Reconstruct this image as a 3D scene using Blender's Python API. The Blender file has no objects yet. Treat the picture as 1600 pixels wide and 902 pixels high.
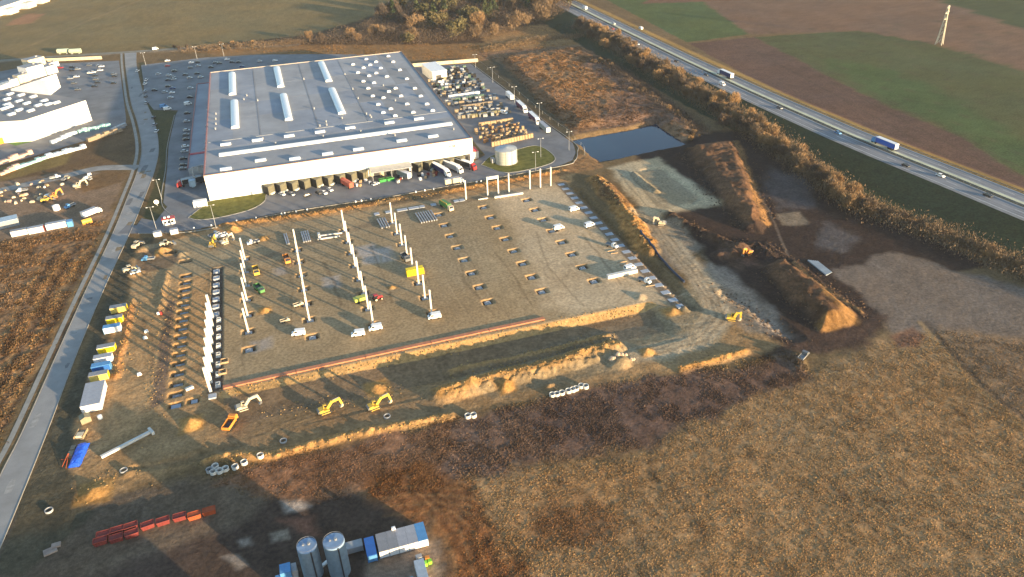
import bpy, bmesh, math, random
import numpy as np
from mathutils import Matrix, Vector

sc = bpy.context.scene
COL = sc.collection
# ------------------------------------------------------------------ camera
CAM = np.array((48.862, -243.958, 159.430))
AX_R = np.array((0.95044, -0.30946, -0.03004))
AX_U = np.array((0.18571, 0.48754, 0.85312))
AX_F = np.array((0.24936, 0.81641, -0.52085))
FPX = 1184.2
cam_d = bpy.data.cameras.new('camera')
cam_d.sensor_width = 36.0
cam_d.lens = FPX / 1600.0 * 36.0
cam_d.clip_start = 1.0
cam_d.clip_end = 9000.0
cam = bpy.data.objects.new('camera', cam_d)
COL.objects.link(cam)
cam.matrix_world = Matrix(((AX_R[0], AX_U[0], -AX_F[0], CAM[0]), (AX_R[1], AX_U[1], -AX_F[1], CAM[1]),
                           (AX_R[2], AX_U[2], -AX_F[2], CAM[2]), (0, 0, 0, 1)))
sc.camera = cam
# ------------------------------------------------------------------ light
SUN_EL = math.radians(6.6)
SUN_AZ = Vector((0.565, -0.825)).normalized()      # towards the sun, on the ground
SUN_DIR = Vector((SUN_AZ.x * math.cos(SUN_EL), SUN_AZ.y * math.cos(SUN_EL), math.sin(SUN_EL)))
world = bpy.data.worlds.new('World')
sc.world = world
world.use_nodes = True
wn = world.node_tree
bg = wn.nodes['Background']
sky = wn.nodes.new('ShaderNodeTexSky')
sky.sky_type = 'NISHITA'
sky.sun_disc = False
sky.sun_elevation = SUN_EL
sky.sun_rotation = math.atan2(SUN_AZ.x, SUN_AZ.y)
sky.altitude = 300
sky.air_density = 1.0
sky.dust_density = 0.6
sky.ozone_density = 1.6
wn.links.new(sky.outputs[0], bg.inputs[0])
bg.inputs[1].default_value = 0.15
sun_d = bpy.data.lights.new('sun', 'SUN')
sun_d.energy = 5.0
sun_d.angle = math.radians(0.6)
sun_d.color = (1.0, 0.75, 0.45)
sun = bpy.data.objects.new('sun', sun_d)
COL.objects.link(sun)
sun.location = (300, -300, 200)
sun.rotation_euler = SUN_DIR.to_track_quat('Z', 'Y').to_euler()
vs = sc.view_settings
vs.view_transform = 'Standard'
vs.look = 'None'
vs.gamma = 1.0
vs.use_curve_mapping = False
vs.exposure = 1.72

# ------------------------------------------------------------------ helpers
rng = np.random.default_rng(11)
random.seed(5)


def P(px, py, z=0.0):
    """world point at height z under a point of the 1600 x 902 survey photograph"""
    d = AX_F + AX_R * (px - 800) / FPX - AX_U * (py - 451) / FPX
    t = (z - CAM[2]) / d[2]
    return CAM[0] + d[0] * t, CAM[1] + d[1] * t


def PL(pts, z=0.0):
    return [P(x, y, z) for x, y in pts]


_tab = np.random.default_rng(3).random((256, 256))


def vnoise(x, y, s=0):
    x = x + 17.3 * s; y = y + 31.7 * s
    xi = np.floor(x).astype(int); yi = np.floor(y).astype(int)
    fx = x - xi; fy = y - yi
    fx = fx * fx * (3 - 2 * fx); fy = fy * fy * (3 - 2 * fy)
    a = _tab[xi & 255, yi & 255]; b = _tab[(xi + 1) & 255, yi & 255]
    c = _tab[xi & 255, (yi + 1) & 255]; d = _tab[(xi + 1) & 255, (yi + 1) & 255]
    return (a * (1 - fx) + b * fx) * (1 - fy) + (c * (1 - fx) + d * fx) * fy


def fbm(x, y, o=4, s=0):
    r = 0; a = 0.5; n = 0
    for k in range(o):
        r = r + a * vnoise(x * 2 ** k, y * 2 ** k, s + k * 5); n += a; a *= 0.55
    return r / n


def sstep(a, b, x):
    t = np.clip((x - a) / (b - a), 0, 1)
    return t * t * (3 - 2 * t)


def srgb(h):
    h = h.lstrip('#')
    v = [int(h[i:i + 2], 16) / 255 for i in (0, 2, 4)]
    return tuple(c / 12.92 if c <= 0.04045 else ((c + 0.055) / 1.055) ** 2.4 for c in v)


MATS = {}


def mat(name, rgb, rough=0.7, metal=0.0, var=0.12, scale=0.6, bump=0.0, spec=0.3, hue=None):
    """procedural paint / concrete / metal: base colour broken up by two noises"""
    if name in MATS:
        return MATS[name]
    m = bpy.data.materials.new(name); m.use_nodes = True
    nt = m.node_tree; b = nt.nodes['Principled BSDF']
    b.inputs['Roughness'].default_value = rough
    b.inputs['Metallic'].default_value = metal
    b.inputs['Specular IOR Level'].default_value = spec
    tc = nt.nodes.new('ShaderNodeTexCoord')
    nz = nt.nodes.new('ShaderNodeTexNoise')
    nz.inputs['Scale'].default_value = scale; nz.inputs['Detail'].default_value = 5; nz.inputs['Roughness'].default_value = 0.65
    nt.links.new(tc.outputs['Object'], nz.inputs['Vector'])
    mr = nt.nodes.new('ShaderNodeMapRange')
    mr.inputs['From Min'].default_value = 0.3; mr.inputs['From Max'].default_value = 0.7
    mr.inputs['To Min'].default_value = 0; mr.inputs['To Max'].default_value = 1
    nt.links.new(nz.outputs['Fac'], mr.inputs['Value'])
    mx = nt.nodes.new('ShaderNodeMix'); mx.data_type = 'RGBA'
    d = hue if hue else tuple(c * (1 - 2 * var) for c in rgb)
    mx.inputs['A'].default_value = (*d, 1)
    mx.inputs['B'].default_value = (*[min(1, c * (1 + var * 0.6)) for c in rgb], 1)
    nt.links.new(mr.outputs['Result'], mx.inputs['Factor'])
    nt.links.new(mx.outputs['Result'], b.inputs['Base Color'])
    if bump:
        bp = nt.nodes.new('ShaderNodeBump'); bp.inputs['Strength'].default_value = bump
        nt.links.new(nz.outputs['Fac'], bp.inputs['Height']); nt.links.new(bp.outputs['Normal'], b.inputs['Normal'])
    MATS[name] = m
    return m


class MB:
    def __init__(s):
        s.v = []; s.f = []

    def poly(s, pts):
        n = len(s.v); s.v += [tuple(p) for p in pts]; s.f.append(tuple(range(n, n + len(pts)))); return s

    def prism(s, pts, z0, z1, top=None):
        n = len(s.v); k = len(pts); top = top or pts
        s.v += [(x, y, z0) for x, y in pts] + [(x, y, z1) for x, y in top]
        s.f.append(tuple(range(n + k - 1, n - 1, -1))); s.f.append(tuple(range(n + k, n + 2 * k)))
        for i in range(k):
            j = (i + 1) % k; s.f.append((n + i, n + j, n + k + j, n + k + i))
        return s

    def box(s, cx, cy, z0, sx, sy, h, rz=0.0, tx=1.0, ty=1.0):
        c, q = math.cos(rz), math.sin(rz)
        def rr(a, b): return (cx + a * c - b * q, cy + a * q + b * c)
        b = [(-sx / 2, -sy / 2), (sx / 2, -sy / 2), (sx / 2, sy / 2), (-sx / 2, sy / 2)]
        return s.prism([rr(*p) for p in b], z0, z0 + h, [rr(a * tx, d * ty) for a, d in b])

    def cyl(s, cx, cy, z0, r0, r1, h, n=16):
        a = [(math.cos(2 * math.pi * i / n), math.sin(2 * math.pi * i / n)) for i in range(n)]
        return s.prism([(cx + r0 * x, cy + r0 * y) for x, y in a], z0, z0 + h, [(cx + r1 * x, cy + r1 * y) for x, y in a])

    def ext(s, prof, y0, y1, axis='y', t=1.0):
        """profile in (x,z) run along y (or (y,z) along x)"""
        n = len(s.v); k = len(prof)
        for q in (y0, y1):
            for a, b in prof:
                s.v.append((a, q, b) if axis == 'y' else (q, a, b))
        fl = [tuple(range(n, n + k)), tuple(range(n + 2 * k - 1, n + k - 1, -1))]
        for i in range(k):
            j = (i + 1) % k; fl.append((n + j, n + i, n + k + i, n + k + j))
        s.f += fl
        return s

    def tube(s, a, b, r, n=6, r2=None):
        a = Vector(a); b = Vector(b); d = (b - a).normalized(); r2 = r if r2 is None else r2
        u = d.orthogonal().normalized(); w = d.cross(u); m = len(s.v)
        for p, q in ((a, r), (b, r2)):
            for i in range(n):
                t = 2 * math.pi * i / n; s.v.append(tuple(p + (u * math.cos(t) + w * math.sin(t)) * q))
        for i in range(n):
            j = (i + 1) % n; s.f.append((m + i, m + j, m + n + j, m + n + i))
        s.f.append(tuple(range(m + n - 1, m - 1, -1))); s.f.append(tuple(range(m + n, m + 2 * n)))
        return s

    def bar(s, a, b, w, h):
        """square bar from a to b, w wide, h deep"""
        a = Vector(a); b = Vector(b); d = (b - a).normalized()
        u = d.cross(Vector((0, 0, 1)));
        if u.length < 1e-3: u = Vector((1, 0, 0))
        u.normalize(); q = u.cross(d); m = len(s.v)
        for p in (a, b):
            for i, j in ((-1, -1), (1, -1), (1, 1), (-1, 1)):
                s.v.append(tuple(p + u * (i * w / 2) + q * (j * h / 2)))
        s.f += [(m, m + 3, m + 2, m + 1), (m + 4, m + 5, m + 6, m + 7)]
        for i in range(4):
            j = (i + 1) % 4; s.f.append((m + i, m + j, m + 4 + j, m + 4 + i))
        return s

    def mesh(s, name, m, smooth=False):
        me = bpy.data.meshes.new(name); me.from_pydata(s.v, [], s.f)
        bm = bmesh.new(); bm.from_mesh(me); bmesh.ops.recalc_face_normals(bm, faces=bm.faces); bm.to_mesh(me); bm.free()
        if m is not None: me.materials.append(m)
        if smooth:
            me.shade_smooth()
        return me


def tag(o, label=None, cat=None, group=None, kind=None):
    if label: o['label'] = label
    if cat: o['category'] = cat
    if group: o['group'] = group
    if kind: o['kind'] = kind
    return o


def link(name, me, parent=None, loc=None, rz=None):
    o = bpy.data.objects.new(name, me); COL.objects.link(o)
    if parent is not None: o.parent = parent
    if loc is not None: o.location = loc
    if rz is not None: o.rotation_euler[2] = rz
    return o


def thing(name, label, cat, loc, rz=0.0, group=None):
    o = link(name, None, None, loc, rz); o.empty_display_size = 0.5
    return tag(o, label, cat, group)


CACHE = {}


def part(root, name, key, m, fn, loc=None, rz=None, smooth=False):
    """a mesh part; equal (key, material) parts share their mesh data"""
    k = (key, m.name)
    if k not in CACHE:
        mb = MB(); fn(mb); CACHE[k] = mb.mesh(name, m, smooth)
    return link(name, CACHE[k], root, loc, rz)


def solo(name, label, cat, key, m, fn, loc, rz=0.0, group=None, smooth=False):
    k = (key, m.name)
    if k not in CACHE:
        mb = MB(); fn(mb); CACHE[k] = mb.mesh(name, m, smooth)
    return tag(link(name, CACHE[k], None, loc, rz), label, cat, group)


ORD = ['first', 'second', 'third', 'fourth', 'fifth', 'sixth', 'seventh', 'eighth', 'ninth', 'tenth', 'eleventh',
       'twelfth', 'thirteenth', 'fourteenth', 'fifteenth', 'sixteenth', 'seventeenth', 'eighteenth', 'nineteenth',
       'twentieth', 'twenty-first', 'twenty-second', 'twenty-third', 'twenty-fourth']
# ------------------------------------------------------------------ ground
def geo(a, b, n, first):
    """n points from a to b, the steps growing from `first`"""
    L = abs(b - a); lo, hi = 1.0001, 3.0
    for _ in range(60):
        r = (lo + hi) / 2
        if first * (r ** n - 1) / (r - 1) > L: hi = r
        else: lo = r
    st = first * r ** np.arange(n); st *= L / st.sum()
    return a + np.sign(b - a) * np.cumsum(st)


FX0, FX1, FY0, FY1, FS = -64.0, 332.0, -176.0, 128.0, 0.55
xs = np.concatenate([geo(-260, -3600, 22, 8)[::-1], geo(FX0, -260, 70, 1.2)[::-1], np.arange(FX0, FX1, FS),
                     np.arange(FX1, 416, 1.3), geo(416, 860, 60, 3), geo(860, 4200, 18, 25)])
ys = np.concatenate([geo(FY0, -2400, 22, 1.5)[::-1], np.arange(FY0, FY1, FS), np.arange(FY1, 356, 1.35),
                     geo(356, 950, 110, 2.2), geo(950, 5200, 22, 20)])
NX, NY = len(xs), len(ys)
GX, GY = np.meshgrid(xs, ys, indexing='ij')
H = np.zeros((NX, NY)); C = np.zeros((NX, NY, 3)); FLAT = np.zeros((NX, NY)); RO = np.full((NX, NY), 0.10)
WX = (fbm(GX / 9, GY / 9, 3, 1) - 0.5); WY = (fbm(GX / 9, GY / 9, 3, 7) - 0.5)


def crop(pts, m):
    p = np.array(pts)
    i0, i1 = np.searchsorted(xs, [p[:, 0].min() - m, p[:, 0].max() + m])
    j0, j1 = np.searchsorted(ys, [p[:, 1].min() - m, p[:, 1].max() + m])
    return slice(i0, i1), slice(j0, j1)


def segd(X, Y, pts, closed):
    p = np.array(pts); n = len(p); D = np.full(X.shape, 1e9); ins = np.zeros(X.shape, bool)
    for i in range(n if closed else n - 1):
        a = p[i]; b = p[(i + 1) % n]; e = b - a
        t = np.clip(((X - a[0]) * e[0] + (Y - a[1]) * e[1]) / max(1e-9, e @ e), 0, 1)
        D = np.minimum(D, np.hypot(X - a[0] - t * e[0], Y - a[1] - t * e[1]))
        if closed and abs(b[1] - a[1]) > 1e-9:
            c = ((a[1] > Y) != (b[1] > Y)) & (X < (b[0] - a[0]) * (Y - a[1]) / (b[1] - a[1]) + a[0]); ins ^= c
    return np.where(ins, -D, D) if closed else D


def region(pts, warp, m):
    s = crop(pts, m + warp)
    X = GX[s] + WX[s] * 2 * warp; Y = GY[s] + WY[s] * 2 * warp
    return s, X, Y


def paint(pts, col, fe=2.0, warp=2.0, a=1.0, rough=None):
    s, X, Y = region(pts, warp, fe)
    w = sstep(fe / 2, -fe / 2, segd(X, Y, pts, True)) * a
    C[s] = C[s] * (1 - w[..., None]) + np.array(col) * w[..., None]
    if rough is not None: RO[s] = RO[s] * (1 - w) + rough * w


def stripe(pts, col, wd, fe=1.0, warp=0.6, a=1.0, rough=None):
    s, X, Y = region(pts, warp, fe + wd)
    w = sstep(wd / 2 + fe / 2, wd / 2 - fe / 2, segd(X, Y, pts, False)) * a
    C[s] = C[s] * (1 - w[..., None]) + np.array(col) * w[..., None]
    if rough is not None: RO[s] = RO[s] * (1 - w) + rough * w


def plateau(pts, h, slope, warp=1.5, lump=0.25):
    s, X, Y = region(pts, warp, slope)
    d = segd(X, Y, pts, True)
    H[s] += h * np.clip(-d / slope, 0, 1) * (1 - lump + 2 * lump * fbm(GX[s] / 6, GY[s] / 6, 3, 4))


def ridge(pts, h, wd, warp=1.0, lump=0.5, sc_=3.0):
    s, X, Y = region(pts, warp, wd)
    d = segd(X, Y, pts, False)
    pk = np.clip(1 - d / wd, 0, 1)
    H[s] += h * (pk ** 0.9 * (1 - lump + 2 * lump * fbm(GX[s] / sc_, GY[s] / sc_, 3, 9)) + 0.6 * np.minimum(1, pk * 3) * (fbm(GX[s] / 1.3, GY[s] / 1.3, 3, 19) - 0.5))


def heap(x, y, r, h):
    s = crop([(x, y)], r * 1.6)
    d = np.hypot(GX[s] - x + WX[s] * r * 0.6, GY[s] - y + WY[s] * r * 0.6) / r
    H[s] += h * np.clip(1 - d, 0, 1) * (0.75 + 0.5 * fbm(GX[s] / 1.6, GY[s] / 1.6, 3, 2))


def flat(pts, fe=1.2):
    s = crop(pts, fe * 2)
    FLAT[s] = np.maximum(FLAT[s], sstep(fe, 0, segd(GX[s], GY[s], pts, True)))


def hole(x, y, w, d, dep, rim=None, rz=0.0):
    s = crop([(x - w, y - d), (x + w, y + d)], 1.5)
    c, q = math.cos(rz), math.sin(rz)
    X = GX[s] - x; Y = GY[s] - y; X, Y = X * c + Y * q, -X * q + Y * c
    e = np.maximum(np.abs(X) - w / 2, np.abs(Y) - d / 2)
    H[s] = np.where(e < 0, np.minimum(H[s], -dep + 0.08 * WX[s]), H[s])
    e0 = e
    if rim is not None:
        k = sstep(1.0, 0.2, e + WX[s] * 0.9)[..., None] * 0.8; C[s] = C[s] * (1 - k) + np.array(rim) * k  # bright ochre rim, the lit pit edge put into colour
        C[s] = np.where((e0 < -.3)[..., None], np.array((.13, .098, .064)), C[s])  # pit floor painted dark for the shade inside


def xm(y):          # centre line of the motorway
    return np.interp(y, [-400, -200, -15, 19, 56, 93, 149, 185, 274, 382, 450, 1200],
                     [412, 387, 364.5, 361, 356.5, 353, 350, 348.5, 347, 347, 347.5, 352])


HZ = 4.0
PAD = (0.29, 0.238, 0.148); PADR = (0.42, 0.36, 0.25); OCH = (0.36, 0.215, 0.078); EARTH = (0.185, 0.125, 0.066)
DARK = (0.040, 0.030, 0.026); STRAW = (0.290, 0.198, 0.104); PURP = (0.145, 0.100, 0.076); LAWN = (0.150, 0.138, 0.042)
DGRASS = (0.030, 0.045, 0.026); OLIVE = (0.185, 0.150, 0.072); PLOUGH = (0.115, 0.076, 0.060); GREEN = (0.078, 0.112, 0.045)
GRAV = (0.290, 0.270, 0.190); VERGE = (0.078, 0.074, 0.052); RUST = (0.17, 0.085, 0.038)
C[:] = (0.155, 0.115, 0.062)
# fields at the top left and the strips behind the warehouse
paint(PL([(-160, -75), (560, -75), (720, -10), (480, 60), (330, 72), (210, 80), (0, 92), (-160, 100)]), OLIVE, 4, 3, rough=0.05)
stripe(PL([(20, 84), (110, 44), (220, 0)]), (0.22, 0.17, 0.085), 4, 2)
paint(PL([(8, 40), (40, 22), (70, 22), (50, 36)]), (0.3, 0.17, 0.09), 4, 3, rough=0.05)
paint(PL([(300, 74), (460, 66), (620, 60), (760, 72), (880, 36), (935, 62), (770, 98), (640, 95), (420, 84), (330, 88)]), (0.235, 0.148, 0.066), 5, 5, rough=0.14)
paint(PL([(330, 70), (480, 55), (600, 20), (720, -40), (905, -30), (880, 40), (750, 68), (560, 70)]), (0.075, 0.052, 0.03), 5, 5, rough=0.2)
paint(PL([(740, 45), (870, 38), (915, 62), (770, 80)]), (0.27, 0.175, 0.08), 6, 5, rough=0.2)
stripe(PL([(-40, 99), (100, 88), (210, 82), (330, 76), (460, 70)]), (0.235, 0.195, 0.135), 9, 4)
# rough meadow right of the warehouse
paint(PL([(745, 82), (905, 70), (975, 100), (1115, 212), (1060, 228), (1000, 190), (890, 212), (855, 190), (790, 130)]), (0.21, 0.136, 0.08), 5, 4, rough=0.26)
paint(PL([(880, 112), (945, 88), (1090, 200), (1000, 192), (930, 200), (970, 150)]), (0.150, 0.105, 0.080), 8, 6, rough=0.25)
paint(PL([(800, 95), (880, 85), (960, 140), (900, 165), (860, 140)]), (0.25, 0.156, 0.08), 9, 7, rough=0.28)
paint(PL([(735, 100), (775, 92), (850, 165), (905, 215), (880, 212), (800, 150)]), (0.085, 0.078, 0.052), 6, 4, rough=0.12)
# motorway verges and the fields beyond it
s_, e_ = -420, 1000
yy = np.arange(s_, e_, 20.0)
paint([(xm(y) - 46, y) for y in yy] + [(xm(y) - 10, y) for y in yy[::-1]], DGRASS, 3, 1.5, rough=0.06)
paint([(xm(y) + 11, y) for y in yy] + [(xm(y) + 27, y) for y in yy[::-1]], (0.175, 0.135, 0.055), 2, 1.0, rough=0.08)
paint(PL([(1075, 68), (1180, 58), (1350, 148), (1500, 213), (1600, 275), (1760, 370), (1760, 390), (1600, 298), (1412, 226), (1220, 147)]), PLOUGH, 2.5, 1.5, rough=0.05)
paint(PL([(1180, 58), (1340, 48), (1466, 70), (1600, 110), (1760, 160), (1760, 370), (1600, 275), (1500, 213), (1350, 148)]), (0.080, 0.094, 0.044), 3, 2, rough=0.05)
paint(PL([(1280, 90), (1400, 110), (1500, 160), (1640, 240), (1600, 270), (1500, 208), (1350, 140)]), (0.064, 0.108, 0.042), 16, 8, 0.8)
paint(PL([(1088, -6), (1170, 54), (1340, 48), (1466, 70), (1600, 110), (1760, 160), (1760, 60), (1600, 46), (1465, 0), (1440, -30), (1090, -60)]), (0.165, 0.108, 0.074), 3, 2, rough=0.05)
paint(PL([(944, -2), (1085, -6), (1170, 54), (1072, 66)]), GREEN, 2.5, 1.5, rough=0.05)
paint(PL([(1440, -30), (1465, 0), (1600, 46), (1760, 60), (1760, -40)]), (0.058, 0.075, 0.036), 3, 2)
paint(PL([(1000, 6), (1080, -30), (1440, -70), (1440, -12), (1095, 3)]), (0.16, 0.09, 0.06), 3, 2)
# dark soil in the east, tree and heap shade included in its colour; flats
paint(PL([(985, 240), (1110, 205), (1200, 205), (1300, 280), (1420, 350), (1560, 420), (1400, 425), (1320, 430), (1400, 490), (1360, 540), (1200, 560), (1120, 545), (1130, 480), (1030, 380), (1040, 330), (1130, 320)]), DARK, 5, 4, rough=0.14)
paint(PL([(1300, 425), (1390, 392), (1480, 420), (1600, 450), (1760, 500), (1760, 600), (1600, 540), (1480, 520), (1400, 525), (1370, 485)]), (0.160, 0.136, 0.112), 4, 4, rough=0.07)
paint(PL([(980, 720), (1130, 640), (1250, 590), (1400, 525), (1480, 515), (1600, 535), (1800, 590), (1800, 1050), (700, 1050), (700, 760), (800, 725)]), STRAW, 6, 5, rough=0.15)
paint(PL([(1470, 510), (1600, 535), (1800, 590), (1800, 720), (1560, 640)]), (0.165, 0.125, 0.09), 12, 7, 0.7)
paint(PL([(540, 705), (700, 655), (950, 600), (1240, 555), (1270, 588), (1100, 650), (980, 705), (800, 725), (690, 760), (600, 770)]), PURP, 6, 5, rough=0.18)
paint(PL([(820, 650), (1000, 600), (1200, 575), (1230, 590), (1000, 690), (880, 710)]), (0.10, 0.068, 0.055), 9, 6, 0.8)
paint(PL([(835, 795), (930, 775), (960, 830), (930, 868), (850, 850)]), (0.14, 0.068, 0.034), 13, 7, 0.7)
for k in range(60):
    px = rng.uniform(760, 1590); py = rng.uniform(640, 895); x, y = P(px, py); r = rng.uniform(0.8, 2.4); q = rng.uniform(0, 6.28)
    if segd(np.array([x]), np.array([y]), PL([(980, 720), (1130, 640), (1250, 590), (1600, 540), (1700, 950), (740, 950), (760, 780)]), True)[0] < 0:
        paint([(x + r * math.cos(q + t * .785) * (.7 + .3 * math.cos(3 * t)), y + r * math.sin(q + t * .785)) for t in range(8)], (0.12, 0.082, 0.05) if k % 3 else (0.30, 0.20, 0.10), 2.2, 1.6, 0.7)
for k in range(5):     # faint wheel tracks over the field
    for o_ in (0, 9):
        stripe(PL([(950 + o_ + 60 * k, 690 - 12 * k), (985 + o_ + 85 * k, 790), (1010 + o_ + 110 * k, 930)]), (0.14, 0.10, 0.064), 0.7, 0.8, 0.9, 0.45)
paint(PL([(1395, 525), (1430, 512), (1448, 528), (1440, 545), (1405, 542)]), (0.20, 0.115, 0.075), 3, 2)
stripe(PL([(1440, 505), (1520, 600), (1620, 690)]), (0.32, 0.22, 0.11), 2.0, 1.5, 1.0, 0.8)
stripe(PL([(1450, 505), (1535, 600), (1640, 690)]), (0.10, 0.08, 0.06), 2.2, 1.5, 1.0, 0.8)
# bottom left
paint(PL([(-60, 820), (160, 770), (340, 742), (560, 765), (660, 800), (700, 902), (720, 1050), (-120, 1050)]), (0.120, 0.100, 0.076), 6, 4, rough=0.14)  # ground darkened in its colour where the off-frame shadow falls
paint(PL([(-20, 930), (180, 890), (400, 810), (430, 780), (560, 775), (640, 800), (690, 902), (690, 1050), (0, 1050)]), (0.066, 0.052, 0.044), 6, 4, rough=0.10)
paint(PL([(335, 755), (420, 712), (700, 658), (715, 700), (640, 770), (560, 770), (430, 782)]), (0.185, 0.112, 0.070), 5, 4, rough=0.2)
paint(PL([(560, 750), (650, 730), (730, 760), (780, 830), (830, 920), (700, 920), (670, 820), (590, 790)]), RUST, 6, 5, rough=0.2)
for k in range(9):
    stripe(PL([(640 + 8 * k, 770), (690 + 13 * k, 830), (720 + 17 * k, 930)]), (0.085, 0.05, 0.03) if k % 2 else (0.24, 0.15, 0.075), 0.8, 0.9, 1.4, 0.4)
for k in range(7):
    stripe(PL([(600, 765 + 7 * k), (680, 760 + 6 * k), (740, 768 + 6 * k)]), (0.08, 0.045, 0.026) if k % 2 else (0.25, 0.15, 0.07), 0.8, 0.9, 1.4, 0.4)
paint(PL([(440, 785), (470, 780), (485, 792), (450, 800)]), (0.40, 0.38, 0.35), 2.5, 2, 0.8)
paint(PL([(345, 872), (372, 870), (390, 885), (370, 893)]), (0.30, 0.28, 0.25), 2, 1.5, 0.8)
paint(PL([(375, 845), (395, 842), (398, 852), (378, 856)]), (0.30, 0.28, 0.25), 2, 1.5, 0.8)
paint(PL([(425, 835), (450, 828), (456, 842), (430, 848)]), (0.28, 0.26, 0.22), 2, 1.5, 0.8)
paint(PL([(440, 810), (490, 806), (500, 838), (470, 830)]), (0.25, 0.13, 0.09), 3, 2, 0.6)
paint(PL([(575, 865), (680, 845), (690, 930), (560, 930)]), (0.23, 0.19, 0.15), 3, 1.5)
# left of the site road
paint(PL([(-90, 300), (60, 262), (150, 268), (200, 272), (165, 345), (20, 375), (-90, 395)]), (0.205, 0.160, 0.115), 4, 3, rough=0.10)
paint(PL([(40, 235), (110, 222), (205, 190), (214, 235), (200, 262), (150, 258), (60, 275), (0, 285)]), (0.125, 0.09, 0.052), 3, 2, rough=0.1)
paint(PL([(-20, 268), (50, 250), (120, 230), (100, 258), (0, 284)]), (0.19, 0.15, 0.06), 3, 2)
paint(PL([(118, 290), (165, 265), (205, 270), (190, 285), (130, 302)]), (0.17, 0.115, 0.06), 3, 2, rough=0.1)
paint(PL([(-90, 395), (20, 375), (140, 352), (168, 335), (95, 480), (-20, 720), (-90, 740)]), (0.19, 0.128, 0.074), 4, 4, rough=0.30)
for k in range(8):
    a = 6 + 24 * k
    stripe(PL([(70 + a * 0.62, 390), (-10 + a * 0.5, 560), (-90 + a * 0.4, 700)]), (0.09, 0.06, 0.04) if k % 2 else (0.29, 0.185, 0.085), 2.0, 2.0, 2.5, 0.75)
paint(PL([(-20, 900), (72, 690), (160, 480), (205, 372), (245, 372), (205, 420), (192, 470), (122, 650), (112, 760), (150, 800), (40, 902)]), VERGE, 3, 2, rough=0.14)
paint(PL([(217, 362), (250, 260), (246, 220), (228, 150), (216, 98), (226, 98), (236, 165), (280, 175), (268, 205), (256, 290), (262, 325), (290, 350)]), (0.075, 0.078, 0.04), 2, 0.8, rough=0.06)
# the building site
paint(PL([(120, 660), (165, 540), (200, 470), (210, 395), (330, 358), (600, 318), (840, 272), (900, 262), (890, 292), (320, 425), (345, 640), (250, 668), (130, 760), (108, 740)]), (0.345, 0.232, 0.118), 3, 3, rough=0.14)
paint(PL([(345, 605), (700, 545), (1010, 478), (1060, 460), (1140, 470), (1230, 545), (1000, 588), (700, 648), (420, 706), (330, 718), (150, 780), (118, 730), (240, 655), (335, 640)]), (0.285, 0.196, 0.100), 4, 3, rough=0.13)
paint(PL([(700, 592), (830, 535), (1020, 490), (1080, 440), (1150, 480), (1130, 535), (960, 580), (760, 625)]), (0.235, 0.200, 0.128), 5, 4, 0.85)
paint(PL([(350, 640), (560, 600), (690, 600), (690, 640), (560, 668), (350, 705)]), (0.215, 0.158, 0.092), 6, 4, 0.7)
paint([(-14, 66), (8, 64), (9, -24), (181, -26), (183, 99), (-22, 103)], PAD, 2, 1.0, rough=0.022)
paint(PL([(770, 300), (872, 288), (1045, 472), (900, 488), (850, 480), (830, 420)]), PADR, 9, 3, 0.9)
paint(PL([(540, 330), (690, 310), (760, 420), (770, 490), (690, 490), (640, 420)]), (0.285, 0.225, 0.135), 10, 5, 0.7)
for px, py, r in [(518, 442, 4), (590, 403, 6), (572, 392, 4), (410, 540, 3), (440, 425, 2.5)]:
    x, y = P(px, py)
    paint([(x - r, y - r * .8), (x + r, y - r * .8), (x + r, y + r * 1.5), (x - r, y + r * 1.5)], (0.34, 0.33, 0.31), 3, 2.5, 0.75)
for k in range(26):           # wheel tracks running down the pad
    x = 22 + 6.0 * k + rng.uniform(-2, 2)
    y0 = rng.uniform(-18, 20); y1 = y0 + rng.uniform(30, 75)
    stripe([(x, y0), (x + rng.uniform(-3, 3), (y0 + y1) / 2), (x + rng.uniform(-4, 4), min(94, y1))], (0.30, 0.25, 0.16) if k % 3 else (0.13, 0.10, 0.062), rng.uniform(0.5, 1.4), 0.8, 0.8, 0.5)
stripe(PL([(330, 420), (400, 407), (640, 330), (840, 292)]), (0.15, 0.12, 0.085), 5, 4, 1, 0.5)
paint(PL([(200, 430), (255, 415), (270, 425), (262, 500), (250, 640), (190, 650), (165, 650), (190, 560), (205, 490)]), (0.33, 0.235, 0.125), 3, 2, 0.9)
paint(PL([(235, 640), (262, 470), (275, 470), (268, 540), (258, 630)]), (0.14, 0.105, 0.08), 2, 1.5, 0.9)
stripe(PL([(207, 480), (196, 530), (180, 590)]), (0.34, 0.18, 0.075), 3.0, 1.5, 1.0, 0.8)
paint(PL([(215, 395), (262, 382), (285, 400), (270, 415), (215, 430)]), (0.13, 0.10, 0.07), 3, 2, 0.8)
stripe(PL([(345, 353), (500, 333), (620, 312), (700, 300), (800, 283), (880, 268)]), (0.30, 0.165, 0.062), 5, 2.5, 1.5, 0.9, 0.2)
stripe(PL([(420, 342), (560, 322), (640, 312)]), (0.14, 0.085, 0.045), 3, 2, 1.5, 0.8)
stripe(PL([(600, 318), (680, 306)]), (0.115, 0.095, 0.06), 7, 4, 1.5, 0.9)
paint(PL([(905, 240), (945, 245), (940, 262), (880, 275), (850, 275), (890, 255)]), (0.25, 0.155, 0.075), 3, 2, rough=0.2)
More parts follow.
